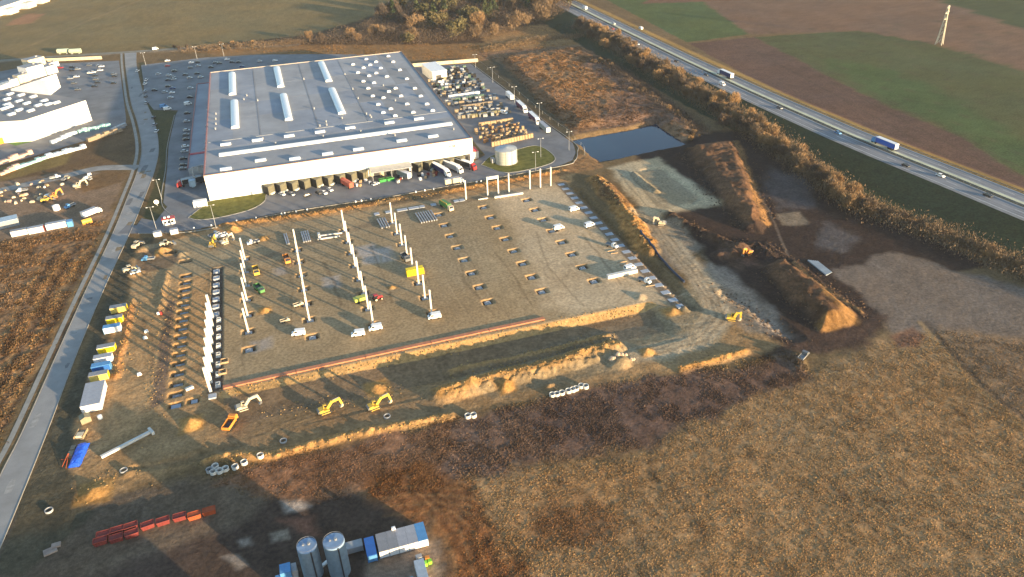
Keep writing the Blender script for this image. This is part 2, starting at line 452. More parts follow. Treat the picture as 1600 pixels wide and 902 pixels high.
# gravel yard, the track down from it, the spoil between
paint(PL([(912, 280), (935, 272), (1000, 330), (1025, 370), (1020, 400), (990, 390), (950, 320)]), (0.30, 0.175, 0.066), 3, 2, rough=0.25)
paint(PL([(925, 285), (960, 290), (985, 320), (970, 330), (945, 312)]), (0.13, 0.085, 0.05), 4, 3, 0.9)
paint(PL([(950, 262), (1028, 246), (1124, 318), (1015, 342)]), (0.42, 0.365, 0.245), 5, 3, rough=0.07)
paint(PL([(985, 272), (1030, 262), (1095, 312), (1030, 330)]), (0.275, 0.245, 0.17), 3, 1.5)
for k in range(5):
    stripe(PL([(965 + 7 * k, 268 - k), (1010 + 7 * k, 322 - 2 * k), (1040 + 8 * k, 334 - 2 * k)]), (0.36, 0.33, 0.24) if k % 2 else (.2, .18, .125), .9, .9, 1.0, .6)
paint(PL([(1010, 340), (1060, 345), (1120, 420), (1230, 520), (1170, 520), (1085, 450), (1030, 400)]), (0.225, 0.195, 0.148), 4, 3)
paint(PL([(1105, 418), (1140, 420), (1190, 470), (1250, 528), (1215, 528), (1160, 475)]), (0.27, 0.238, 0.20), 6, 4, .9)
paint(PL([(1080, 400), (1100, 390), (1110, 410), (1090, 418)]), (0.11, 0.085, 0.05), 4, 2)
stripe(PL([(1065, 578), (1110, 565), (1162, 548)]), (0.36, 0.215, 0.08), 2.6, 1.5, 1.2)
paint([(178.6, 98), (184.2, 98), (184.6, -32), (178.4, -32)], (0.175, 0.15, 0.115), 1.0, 0.4)
paint([(8.6, 68), (13.4, 68), (13.6, -22), (8.6, -22)], (0.12, 0.10, 0.08), 0.8, 0.3)
for o_, cc, ww in ((0, (0.38, 0.32, 0.215), 10), (-3.2, (0.20, 0.168, 0.115), .8), (-1.0, (0.21, 0.175, 0.12), .8), (1.6, (0.20, 0.168, 0.115), .8), (3.6, (0.36, 0.315, 0.225), 1.0)):
    hl = np.array(PL([(1000, 332), (1028, 352), (1055, 390), (1088, 428), (1116, 462), (1124, 498), (1092, 530), (1040, 545), (1000, 553)]))
    tg = np.gradient(hl, axis=0); tg /= np.linalg.norm(tg, axis=1)[:, None]; hl = hl + np.stack([-tg[:, 1], tg[:, 0]], 1) * o_
    stripe([tuple(q) for q in hl], cc, ww, 1.5 if ww < 5 else 4, 1.2, 0.85)
for rad in (6, 8, 11, 13.5):
    cx_, cy_ = P(1062, 482); stripe([(cx_ + rad * 1.1 * math.cos(t), cy_ + rad * math.sin(t)) for t in np.linspace(-2.2, 1.6, 14)], (0.19, 0.16, 0.108) if rad != 11 else (.34, .29, .2), .9, .8, .8, .7)
for k in range(9):
    stripe(PL([(700 + 9 * k, 600 - 3 * k), (780 + 8 * k, 572 - 4 * k), (900 + 6 * k, 540 - 4 * k), (1010, 505 - 2 * k)]), (0.13, 0.105, 0.07) if k % 2 else (0.30, 0.245, 0.155), .8, .8, 1.2, .55)
for k in range(7):
    stripe(PL([(370 + 20 * k, 690 - 5 * k), (450 + 24 * k, 655 - 6 * k), (560 + 16 * k, 628 - 5 * k)]), (0.115, 0.09, 0.058) if k % 2 else (0.27, 0.19, 0.095), .9, .8, 1.5, .5)
# drill lines in the fields beyond the motorway
a0, b0 = np.array(P(1180, 58)), np.array(P(1600, 275))
nf = np.array((b0[1] - a0[1], a0[0] - b0[0])); nf /= np.linalg.norm(nf); nf *= np.sign(nf[0])
for k in range(-2, 16):
    o_ = nf * (6 + 13 * k); stripe([tuple(a0 + o_ - (b0 - a0) * .05), tuple(b0 + o_ + (b0 - a0) * .3)], (0.075, 0.060, 0.042) if k < 0 else (0.085, 0.080, 0.048), 1.2, 1.6, 1.0, .5)
paint(PL([(1075, 234), (1140, 226), (1165, 265), (1192, 350), (1168, 358), (1122, 310)]), (0.125, 0.078, 0.048), 4, 3, .9, .2)
paint(PL([(1195, 418), (1222, 408), (1300, 462), (1335, 492), (1325, 506), (1280, 515)]), (0.115, 0.070, 0.042), 4, 3, .9, .2)
paint(PL([(1200, 260), (1260, 275), (1270, 320), (1215, 330), (1190, 290)]), (0.085, 0.082, 0.085), 8, 6, .8)
paint(PL([(1290, 350), (1340, 372), (1320, 400), (1275, 385)]), (0.10, 0.10, 0.105), 6, 5, .7)
paint(PL([(1210, 335), (1250, 330), (1260, 350), (1222, 352)]), (0.22, 0.19, 0.14), 3, 2, .8)
paint(PL([(1100, 370), (1160, 385), (1200, 420), (1150, 420)]), (0.11, 0.072, 0.05), 6, 5, .8, .22)
stripe(PL([(1185, 300), (1215, 360), (1232, 400)]), (.15, .125, .10), 1.2, 1, .8, .7)
paint(PL([(1240, 520), (1380, 500), (1370, 535), (1230, 560)]), (0.085, 0.058, 0.045), 8, 6, .7)
for k in range(14):      # overlapping wheel arcs on the right half of the pad
    cx_, cy_ = 150 + rng.uniform(-14, 18), 5 + rng.uniform(-14, 30); rad = rng.uniform(5, 22); t0 = rng.uniform(0, 6.28)
    stripe([(cx_ + rad * math.cos(t0 + t), cy_ + rad * .9 * math.sin(t0 + t)) for t in np.linspace(0, 2.2, 9)], (.47, .41, .29) if k % 2 else (.27, .225, .155), rng.uniform(.5, 1.0), .7, .7, .55)
for k in range(30):
    x = rng.uniform(100, 135); y0 = rng.uniform(-18, 50); stripe([(x, y0), (x + rng.uniform(-2, 2), y0 + rng.uniform(12, 40))], (.36, .295, .185) if k % 3 else (.19, .15, .095), rng.uniform(.4, .9), .6, .6, .5)
for k in range(18):
    px, py = rng.uniform(205, 330), rng.uniform(430, 640); x, y = P(px, py); stripe([(x, y), (x + rng.uniform(-4, 4), y + rng.uniform(8, 24))], (.33, .24, .13) if k % 2 else (.16, .12, .075), rng.uniform(.6, 1.2), .8, .8, .5)
# relief ---------------------------------------------------------------
ramp = np.clip((GX - 14) / 70, 0.25, 1)
s = crop([(12, -47), (175, -22)], 2)
Yw = GY[s] + WY[s] * 1.0
prof = np.interp(Yw, [-47, -34, -26.0, -22.0], [-.15, -1, -1, 0]) * np.interp(GX[s] + WX[s] * 4, [13, 16, 169, 174], [0, 1, 1, 0])
H[s] += 1.8 * ramp[s] * prof
w = (np.clip((prof < -.04) * (Yw > -26.0) * 1.0, 0, 1))[..., None] * 0.95
C[s] = C[s] * (1 - w) + np.array((0.42, 0.285, 0.125)) * w
w = (np.clip((prof < -.5) * (Yw < -26.0) * 1.0, 0, 1))[..., None] * 0.6
C[s] = C[s] * (1 - w) + np.array((0.15, 0.12, 0.085)) * w
plateau(PL([(330, 722), (395, 694), (370, 690), (200, 730), (190, 742)]), -0.9, 1.5)
ridge(PL([(690, 614), (760, 596), (830, 580), (900, 560), (955, 541)]), 2.7, 5.6, 1.2, 0.22)
ridge(PL([(705, 580), (760, 566), (850, 548), (950, 522)]), 1.5, 3.4, 1.2, 0.25)
ridge(PL([(325, 722), (360, 713), (420, 712), (500, 692), (560, 678), (640, 662), (705, 650)]), 1.05, 2.3, 0.9, 0.85, 1.6)
ridge(PL([(1065, 578), (1110, 565), (1162, 548)]), 1.2, 2.6, 0.8, 0.6, 2)
ridge(PL([(1245, 560), (1250, 575)]), 1.5, 3, 0.8, 0.5, 2)
ridge(PL([(345, 353), (500, 333), (620, 312)]), 0.9, 2.4, 1.0, 0.7, 2)
ridge(PL([(690, 300), (800, 281), (880, 266)]), 0.8, 2.4, 1.0, 0.7, 2)
ridge(PL([(207, 470), (196, 530), (180, 590)]), 0.7, 1.8, 0.8, 0.8, 2)
ridge(PL([(262, 425), (255, 460), (252, 480)]), 0.9, 1.8, 0.7, 0.6, 2)
ridge(PL([(1040, 335), (1085, 360), (1160, 392)]), 2.2, 4.0, 1.2, 0.5)
ridge(PL([(1125, 400), (1180, 385), (1205, 400)]), 1.6, 4.0, 1.2, 0.7, 2.5)
ridge(PL([(1195, 382), (1240, 410), (1290, 450), (1345, 490)]), 0.9, 2.2, 1.0, 0.5)
ridge(PL([(1140, 460), (1190, 490), (1240, 525)]), -1.6, 4.5, 1.0, 0.3)
ridge(PL([(906, 298), (1008, 402), (1078, 478)]), -2.2, 3.6, 0.6, 0.15)      # ditch along the east footings
ridge(PL([(930, 283), (958, 308), (985, 345), (1010, 392)]), 3.2, 6.0, 1.4, 0.45)
ridge(PL([(1012, 395), (1045, 440), (1075, 470)]), 1.0, 2.4, 0.8, 0.4)
ridge(PL([(990, 272), (1025, 300)]), 1.3, 2.2, 0.5, 0.2)
ridge(PL([(1005, 266), (1032, 263), (1093, 308), (1080, 318)]), -0.7, 2.0, 0.4, 0.2)
plateau(PL([(1066, 234), (1120, 226), (1150, 220), (1172, 262), (1200, 350), (1190, 368), (1162, 362), (1120, 312)]), 5.0, 7.0, 2.5)
plateau(PL([(1186, 420), (1222, 404), (1300, 460), (1340, 492), (1330, 510), (1278, 520)]), 4.5, 6.0, 1.8)
plateau(PL([(778, 92), (905, 74), (962, 102), (1098, 205), (1062, 214), (1022, 188), (900, 202), (852, 165)]), 2.6, 7.0, 2.5, 0.3)
plateau(PL([(884, 214), (1030, 187), (1084, 224), (935, 254)]), -3.2, 6.0, 2.0, 0.12)    # pond basin
for px, py, r, h in [(790, 606, 3.0, 2.6), (300, 663, 3.6, 2.6), (588, 603, 3.4, 1.6), (1010, 551, 2.8, 2.2), (968, 566, 4.5, 2.2), (414, 486, 2.3, 1.8),
                     (612, 450, 1.4, 1.2), (255, 395, 5, 2.6), (222, 390, 4, 2.2), (285, 398, 3.0, 1.4), (212, 428, 4.0, 2.0), (365, 360, 4, 2.4), (412, 373, 2.5, 1.6),
                     (860, 605, 2.5, 1.5), (735, 603, 3.5, 1.4), (1145, 400, 3, 1.6), (150, 768, 4, 1.5), (1000, 470 - 6, 3, 1.2), (200, 740, 2.4, .9), (1070, 482, 3, 1.6), (1048, 486, 3, 1.4)]:
    x, y = P(px, py); heap(x, y, r, h)
for px, py, r, h in [(790, 606, 3.2, 0), (300, 663, 4, 0), (588, 603, 4.4, 0), (1010, 551, 3, 0), (414, 486, 2.6, 0), (612, 450, 1.6, 0), (255, 395, 4, 0), (365, 360, 4, 0), (150, 768, 5, 0), (412, 373, 2.8, 0), (1048, 486, 3.4, 0)]:
    x, y = P(px, py); paint([(x - r, y - r), (x + r, y - r), (x + r, y + r), (x - r, y + r)], (0.38, 0.225, 0.075), 2, 1.5, 0.8)
stripe(PL([(690, 614), (760, 592), (830, 577), (900, 558), (955, 540)]), (0.34, 0.205, 0.072), 6, 3, 1.5, 0.8)
stripe(PL([(705, 580), (760, 566), (850, 548), (950, 522)]), (0.35, 0.235, 0.10), 2.5, 1.5, 1, 0.8)
stripe(PL([(325, 722), (360, 713), (420, 712), (500, 692), (560, 678), (640, 662), (705, 650)]), (0.40, 0.25, 0.105), 3.4, 1.8, 1.2, 0.9)
stripe(PL([(1150, 222), (1168, 268), (1196, 350)]), (0.22, 0.135, 0.06), 4.5, 2, 1.5, 0.9)  # lighter stripe paints the sunlit crest of the stockpile
stripe(PL([(1290, 470), (1330, 500), (1285, 512)]), (0.23, 0.138, 0.055), 6, 2.5, 1.5, 0.9)  # sunlit end of the second heap put into the soil colour
stripe(PL([(1345, 490), (1270, 440), (1240, 412)]), (0.28, 0.175, 0.08), 1.6, 1, 0.8, 0.9)
# motorway embankment
D_ = GX - xm(GY)
emb = HZ * np.clip((D_ + 40) / 26.5, 0, 1) * np.clip((28 - D_) / 14.0, 0, 1)
emb *= np.clip((GY + 900) / 300, 0, 1)
H += emb
MW = (np.abs(D_) < 13.6)
# footing pits
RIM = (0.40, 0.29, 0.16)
SX, SY = 22.65, 12.0
PITS = []
for i, jl in [(1, range(0, 7)), (2, range(0, 7)), (3, range(0, 8)), (4, range(0, 8)), (5, range(0, 8)), (6, range(0, 8)), (7, range(0, 8))]:
    for j in jl:
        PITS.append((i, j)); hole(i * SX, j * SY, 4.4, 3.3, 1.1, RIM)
LEFTP = [65.5 - 6.01 * k for k in range(16)]
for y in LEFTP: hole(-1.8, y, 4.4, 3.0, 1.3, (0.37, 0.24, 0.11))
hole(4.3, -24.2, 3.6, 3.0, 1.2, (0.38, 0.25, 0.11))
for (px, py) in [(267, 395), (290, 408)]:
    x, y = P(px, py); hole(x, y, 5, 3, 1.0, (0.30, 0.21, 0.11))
s = crop([(8.0, -30), (14.0, 70)], 1)                                     # trench left of the column row
k = (np.abs(GX[s] - 11.1) < 2.0) & (GY[s] > -21) & (GY[s] < 68)
H[s] = np.where(k, -0.9, H[s])
# flat ground under roads, yards and buildings; fine relief elsewhere
ROADL = [(-49.5, -45), (-47.2, -22.4), (-44.3, 20), (-40.8, 68.6), (-36.6, 120), (-34.2, 165), (-32.6, 205), (-33.8, 242), (-40.5, 292), (-49.4, 343.8), (-57.5, 404), (-64.9, 462), (-69.5, 503)]
ROADR = [(-42.2, -60), (-39.9, -25), (-37.6, 20), (-34.0, 68), (-29.0, 120), (-25.6, 165), (-23.6, 205), (-24.4, 240), (-30.0, 288), (-39.3, 339.4), (-48.6, 400), (-56.2, 458), (-60.0, 500)]
ROADL = [(-62.5, -400), (-57, -200), (-52.7, -100)] + ROADL; ROADR = [(-55, -400), (-49.3, -200), (-45, -100)] + ROADR
YARD_W = [(-8, 128), (-16, 150), (-17, 200), (-18.5, 240), (-17.5, 300), (-16.4, 310), (-32.5, 318), (-41, 350), (-46, 400), (-52, 452), (-2, 455), (40, 446), (90, 425), (140, 400), (152, 380), (152, 340), (8, 335), (8, 128)]
YARD_S = [(-27, 124), (-22, 119), (4, 111.5), (44, 115.5), (93, 114.5), (127, 116), (189, 119), (199, 124), (205, 134), (209, 148), (206, 192), (205, 250), (200, 342), (156, 352), (154, 300), (156, 150), (146.5, 142), (146.5, 146), (8, 146), (-12, 150), (-18, 128), (-25, 134)]
YARD_N = PL([(-90, 140), (0, 112), (60, 101), (186, 95), (190, 130), (197, 185), (196, 200), (150, 215), (60, 242), (-10, 262), (-90, 280)])
for poly in (ROADL + ROADR[::-1], YARD_W, YARD_S, YARD_N): flat(poly)
flat([(7, 140), (147, 140), (147, 350), (7, 350)])
fine = (fbm(GX / 2.2, GY / 2.2, 4, 13) - 0.5) * 2
big = (fbm(GX / 14, GY / 14, 3, 23) - 0.5) * 2
onpit = H < -0.05
H += np.where(onpit, 0.4, 1.0) * RO * (fine * 0.9 + big * 0.7)
H = np.where(MW, HZ - 0.10, H * (1 - FLAT) - 0.07 * FLAT)
H += np.clip((np.hypot(GX - 150, GY - 250) - 1200) / 2500, 0, 1) * 18 * (fbm(GX / 700, GY / 700, 2, 3))
# colour breakup of the soil itself
v = 1 + (fbm(GX / 3.0, GY / 3.0, 4, 41) - 0.5) * (0.35 + 2.2 * RO) + (fbm(GX / 22, GY / 22, 3, 47) - 0.5) * 0.35
st_ = fbm((GX * .93 + GY * .36) / 1.1, (GY * .93 - GX * .36) / 4.5, 3, 71) - 0.5
v = v + st_ * np.clip((RO - .12) * 9, 0, 1) * 1.3
C *= np.clip(v, 0.4, 1.9)[..., None]
wv = (fbm(GX / 35, GY / 35, 3, 53) - 0.5)[..., None]
C *= 1 + wv * np.array((0.18, 0.0, -0.22))
C *= np.array((1.08, 0.95, 0.86))
C = np.clip(C, 0.01, 0.8)


def ground_material():
    m = bpy.data.materials.new('soil'); m.use_nodes = True
    nt = m.node_tree; b = nt.nodes['Principled BSDF']; b.inputs['Roughness'].default_value = 0.95; b.inputs['Specular IOR Level'].default_value = 0.05
    at = nt.nodes.new('ShaderNodeAttribute'); at.attribute_name = 'soil'
    tc = nt.nodes.new('ShaderNodeTexCoord')
    last = at.outputs['Color']
    for sc_, lo, hi in ((0.9, 0.72, 1.26), (4.0, 0.8, 1.2)):
        nz = nt.nodes.new('ShaderNodeTexNoise'); nz.inputs['Scale'].default_value = sc_; nz.inputs['Detail'].default_value = 5
        nt.links.new(tc.outputs['Object'], nz.inputs['Vector'])
        mr = nt.nodes.new('ShaderNodeMapRange'); mr.inputs['From Min'].default_value = 0.3; mr.inputs['From Max'].default_value = 0.7
        mr.inputs['To Min'].default_value = lo; mr.inputs['To Max'].default_value = hi
        nt.links.new(nz.outputs['Fac'], mr.inputs['Value'])
        mx = nt.nodes.new('ShaderNodeVectorMath'); mx.operation = 'SCALE'
        nt.links.new(last, mx.inputs[0]); nt.links.new(mr.outputs['Result'], mx.inputs['Scale']); last = mx.outputs[0]
    nt.links.new(last, b.inputs['Base Color'])
    nb = nt.nodes.new('ShaderNodeTexNoise'); nb.inputs['Scale'].default_value = 1.1; nb.inputs['Detail'].default_value = 6; nb.inputs['Roughness'].default_value = 0.7
    nt.links.new(tc.outputs['Object'], nb.inputs['Vector'])
    bp = nt.nodes.new('ShaderNodeBump'); bp.inputs['Distance'].default_value = 0.5
    ms = nt.nodes.new('ShaderNodeMath'); ms.operation = 'MULTIPLY_ADD'; ms.inputs[1].default_value = 0.8; ms.inputs[2].default_value = 0.06
    nt.links.new(at.outputs['Alpha'], ms.inputs[0]); nt.links.new(ms.outputs[0], bp.inputs['Strength'])
    nt.links.new(nb.outputs['Fac'], bp.inputs['Height']); nt.links.new(bp.outputs['Normal'], b.inputs['Normal'])
    return m


SOIL = ground_material()


def hgt(x, y):
    i = np.clip(np.searchsorted(xs, x) - 1, 0, NX - 2); j = np.clip(np.searchsorted(ys, y) - 1, 0, NY - 2)
    fx = (x - xs[i]) / (xs[i + 1] - xs[i]); fy = (y - ys[j]) / (ys[j + 1] - ys[j])
    return (H[i, j] * (1 - fx) + H[i + 1, j] * fx) * (1 - fy) + (H[i, j + 1] * (1 - fx) + H[i + 1, j + 1] * fx) * fy


def grid_mesh():
    me = bpy.data.meshes.new('ground')
    co = np.stack([GX, GY, H], -1).reshape(-1, 3).astype(np.float32)
    idx = np.arange(NX * NY).reshape(NX, NY)
    q = np.stack([idx[:-1, :-1], idx[1:, :-1], idx[1:, 1:], idx[:-1, 1:]], -1).reshape(-1, 4).astype(np.int32)
    me.vertices.add(len(co)); me.vertices.foreach_set('co', co.ravel())
    me.loops.add(q.size); me.loops.foreach_set('vertex_index', q.ravel())
    me.polygons.add(len(q)); me.polygons.foreach_set('loop_start', np.arange(0, q.size, 4, dtype=np.int32))
    me.polygons.foreach_set('use_smooth', np.ones(len(q), bool))
    me.update(calc_edges=True)
    a = me.attributes.new('soil', 'FLOAT_COLOR', 'POINT')
    a.data.foreach_set('color', np.concatenate([C.reshape(-1, 3), np.clip(RO.reshape(-1, 1) * 4, 0, 1)], 1).astype(np.float32).ravel())
    me.materials.append(SOIL)
    return me


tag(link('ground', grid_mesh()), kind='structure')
# ------------------------------------------------------------------ roads, yards, water
ASPH = mat('asphalt', (0.185, 0.185, 0.190), 0.9, var=0.14, scale=0.12, spec=0.2)
ASPH2 = mat('yard_asphalt', (0.195, 0.196, 0.200), 0.85, var=0.18, scale=0.07, spec=0.25)
ROADM = mat('worn_road', (0.29, 0.283, 0.27), 0.9, var=0.12, scale=0.10, spec=0.2)
PATHM = mat('pale_concrete_path', (0.30, 0.285, 0.25), 0.9, var=0.14, scale=0.3)
KERBM = mat('kerb_concrete', (0.34, 0.32, 0.28), 0.9, var=0.12)
WHITE_LINE = mat('line_paint', (0.62, 0.62, 0.58), 0.8, var=0.12)


def sheet(name, pts, z, m, parent=None):
    o = link(name, MB().poly([(x, y, z) for x, y in pts]).mesh(name, m), parent)
    if parent is None: tag(o, kind='structure')
    return o


def dens(pts, n=6):
    """smooth a polyline (Catmull-Rom)"""
    p = [np.array(q, float) for q in pts]; p = [2 * p[0] - p[1]] + p + [2 * p[-1] - p[-2]]; out = []
    for i in range(1, len(p) - 2):
        for t in np.linspace(0, 1, n, endpoint=False):
            out.append(0.5 * (2 * p[i] + (p[i + 1] - p[i - 1]) * t + (2 * p[i - 1] - 5 * p[i] + 4 * p[i + 1] - p[i + 2]) * t * t + (3 * p[i] - p[i - 1] - 3 * p[i + 1] + p[i + 2]) * t ** 3))
    return out + [p[-2]]


def offs(pts, d):
    p = np.array(pts); t = np.gradient(p, axis=0); t /= np.linalg.norm(t, axis=1)[:, None]
    return p + np.stack([-t[:, 1], t[:, 0]], 1) * d


def band(mb, a, b, za, zb=None):
    zb = za if zb is None else zb; n = len(mb.v)
    for p, q in zip(a, b): mb.v += [(p[0], p[1], za), (q[0], q[1], zb)]
    for i in range(len(a) - 1): mb.f.append((n + 2 * i, n + 2 * i + 1, n + 2 * i + 3, n + 2 * i + 2))
    return mb


def strip(name, a, b, z, m, parent=None):
    o = link(name, band(MB(), a, b, z).mesh(name, m), parent)
    if parent is None: tag(o, kind='structure')
    return o


def kerb(name, line, w, z0, z1, m, parent):
    a, b = offs(line, w / 2), offs(line, -w / 2); mb = MB()
    band(mb, a, b, z1); band(mb, a, a, z0, z1); band(mb, b, b, z0, z1)
    return link(name, mb.mesh(name, m), parent)


rl, rr_ = dens(ROADL), dens(ROADR)
site_road = strip('site_road', rl, rr_, 0.06, ROADM)
mid = [(np.array(a) + np.array(b)) / 2 for a, b in zip(rl, rr_)]
mb = MB()
kerb('kerb', offs(rr_, -0.2), 0.22, -0.1, 0.16, KERBM, site_road)
kerb('kerb', offs(rl, 0.2), 0.22, -0.1, 0.16, KERBM, site_road)
c = offs(mid, 0)
strip('footpath', [p for p in offs(rl, 3.6)], [p for p in offs(rl, 1.9)], 0.07, PATHM)
strip('track_road', offs(dens(PL([(-120, 104), (0, 95), (100, 88), (210, 81), (330, 73), (430, 68)])), 3.5), offs(dens(PL([(-120, 104), (0, 95), (100, 88), (210, 81), (330, 73), (430, 68)])), -3.5), 0.09, mat('dusty_track', (0.24, 0.21, 0.155), 0.95, var=0.2, scale=0.15))
acc = dens(PL([(216, 262), (190, 262), (150, 264), (100, 276), (40, 289), (-60, 312)]))
strip('access_road', offs(acc, 3.8), offs(acc, -3.8), 0.085, mat('concrete_road', (0.29, 0.275, 0.25), 0.9, var=0.2, scale=0.2))
entry = dens([(-33, 124), (-25, 121), (-12, 117), (4, 114.5)])
strip('entry_road', offs(entry, 4.5), offs(entry, -4.2), 0.075, ASPH)
yw = sheet('yard', YARD_W, 0.03, ASPH2)
ysd = sheet('loading_yard', YARD_S, 0.045, ASPH)
sheet('neighbour_yard', YARD_N, 0.035, ASPH2)
kerb('kerb', dens([(-25, 116.5), (-12, 112), (4, 109), (44, 114.0), (93, 113.4), (127, 115.2), (189, 118.2), (200, 123), (206, 134), (210, 148), (207, 192), (206, 250), (201, 342)]), 0.3, -0.1, 0.2, KERBM, ysd)
kerb('kerb', dens([(-8.8, 128), (-16.8, 150), (-17.8, 200), (-19.2, 240), (-18.2, 300)]), 0.3, -0.1, 0.2, KERBM, yw)
LAWNM = mat('winter_lawn', (0.155, 0.150, 0.045), 0.95, var=0.22, scale=0.35, spec=0.05)
lawn1 = [(-3, 126), (2, 121.5), (12, 120.5), (26, 124), (33, 131), (34.5, 138.5), (33, 142.8), (8, 142.8), (3, 136)]
l1 = sheet('lawn', dens(lawn1 + [lawn1[0]])[:-1], 0.11, LAWNM)
lawn2 = PL([(752, 258), (768, 244), (800, 236), (838, 228), (862, 240), (866, 252), (840, 262), (790, 270)])
l2 = sheet('lawn', dens(lawn2 + [lawn2[0]])[:-1], 0.11, LAWNM)
for l, pl in ((l1, lawn1), (l2, lawn2)):
    kerb('kerb', dens(pl + [pl[0]]), 0.35, 0.0, 0.2, KERBM, l)
sheet('side_lawn', [(148, 150), (155.5, 152), (153.5, 300), (154, 346), (148, 346)], 0.075, mat('side_lawn', (0.12, 0.105, 0.05), 0.95, var=0.25, scale=0.3, spec=0.05))
# motorway
my = np.arange(-700, 1400, 10.0)
ml = [(float(xm(y)), float(y)) for y in my]
cw = []
for nm, a, b in (('motorway_near', -12.6, -1.0), ('motorway_far', 2.6, 12.2)):
    cw.append(strip(nm, offs(ml, -a), offs(ml, -b), HZ, mat('motorway_asphalt', (0.245, 0.246, 0.252), .9, var=.12, scale=.06, spec=.2)))
strip('hard_shoulder', offs(ml, -1.1), offs(ml, -3.9), HZ + 0.02, mat('pale_shoulder', (0.55, 0.55, 0.38), 0.9, var=0.12, scale=0.2))
strip('hard_shoulder', offs(ml, 13.5), offs(ml, 11.3), HZ + 0.02, mat('grey_shoulder', (0.22, 0.22, 0.215), 0.9, var=0.15, scale=0.2))
for par, ds in ((cw[0], (-10.9, -1.6)), (cw[1], (4.2, 11.6))):
    mb = MB()
    for dd in ds: band(mb, offs(ml, -dd - 0.12), offs(ml, -dd + 0.12), HZ + 0.035)
    c_ = (ds[0] + ds[1]) / 2; i = 0
    for y in np.arange(-400, 900, 18.0):
        a, b = float(xm(y)) + c_, float(xm(y + 6)) + c_
        mb.poly([(a - .12, y, HZ + .035), (a + .12, y, HZ + .035), (b + .12, y + 6, HZ + .035), (b - .12, y + 6, HZ + .035)])
    link('lane_marking', mb.mesh('lane_marking', WHITE_LINE), par)
STEELD = mat('weathered_steel', (0.20, 0.20, 0.20), 0.6, 0.5, var=0.2)
mb = MB()
for o_ in (-0.55, 0.05): band(mb, offs(ml, -o_), offs(ml, -o_), HZ + 0.45, HZ + 0.8)
mb2 = MB()
for y in np.arange(-300, 700, 4.0):
    mb2.box(float(xm(y)) - 0.25, y, HZ - 0.1, 0.12, 0.12, 0.9)
for par, cs in ((cw[0], (-8.6, -4.0)), (cw[1], (5.3, 9.5))):
    for c_ in cs:
        for o_ in (-.85, .85): strip('tyre_lane', offs(ml, -(c_ + o_) - .3), offs(ml, -(c_ + o_) + .3), HZ + .012, mat('tyre_darkened', (0.20, 0.20, 0.205), .85, var=.25, scale=.05), par)
PATCH = [mat('road_patch_pale', (0.34, 0.325, 0.30), .9, var=.2), mat('road_patch_dark', (0.17, 0.17, 0.17), .9, var=.2), mat('road_mud', (0.26, 0.195, 0.12), .95, var=.3)]
for k in range(26):
    i_ = random.randint(14, 76); f_ = random.uniform(.2, .8); c0 = np.array(rl[i_]) * f_ + np.array(rr_[i_]) * (1 - f_); w_, l_ = random.uniform(.8, 2.6), random.uniform(1.5, 9)
    link('repair_patch', MB().poly([(c0[0] + a * w_ / 2 + b_ * l_ * .06 + random.uniform(-.3, .3), c0[1] + b_ * l_ / 2 + random.uniform(-.3, .3), .068 + .0004 * k) for a, b_ in ((-1, -1), (1, -1), (1.1, 0), (1, 1), (-1, 1), (-1.1, 0))]).mesh('repair_patch', PATCH[k % 3]), site_road)
gr = thing('guard_rail', 'long grey steel guard rail between the two motorway carriageways', 'guard rail', (0, 0, 0))
link('rail', mb.mesh('rail', STEELD), gr); tag(link('post', mb2.mesh('post', STEELD), gr), kind='stuff')
strip('median', offs(ml, 1.0), offs(ml, -1.1), HZ - 0.02, mat('median_grass', (0.05, 0.055, 0.035), 0.95, var=0.2, scale=0.3))
gr2 = thing('guard_rail', 'steel guard rail on the field side of the far carriageway', 'guard rail', (0, 0, 0))
link('rail', band(MB(), offs(ml, -13.0), offs(ml, -13.0), HZ + 0.4, HZ + 0.75).mesh('rail', STEELD), gr2)
mb2 = MB()
for y in np.arange(-300, 700, 4.0): mb2.box(float(xm(y)) + 13.1, y, HZ - 0.3, 0.12, 0.12, 1.0)
tag(link('post', mb2.mesh('post', STEELD), gr2), kind='stuff')
# pond
wm = bpy.data.materials.new('pond_water'); wm.use_nodes = True
b = wm.node_tree.nodes['Principled BSDF']; b.inputs['Base Color'].default_value = (0.012, 0.026, 0.05, 1); b.inputs['Roughness'].default_value = 0.06; b.inputs['IOR'].default_value = 1.33
nz = wm.node_tree.nodes.new('ShaderNodeTexNoise'); nz.inputs['Scale'].default_value = 1.2; nz.inputs['Detail'].default_value = 3
bp = wm.node_tree.nodes.new('ShaderNodeBump'); bp.inputs['Strength'].default_value = 0.06
tcn = wm.node_tree.nodes.new('ShaderNodeTexCoord'); wm.node_tree.links.new(tcn.outputs['Object'], nz.inputs['Vector'])
wm.node_tree.links.new(nz.outputs['Fac'], bp.inputs['Height']); wm.node_tree.links.new(bp.outputs['Normal'], b.inputs['Normal'])
sheet('pond_water', [(205, 120), (285, 120), (285, 178), (205, 178)], -1.75, wm)

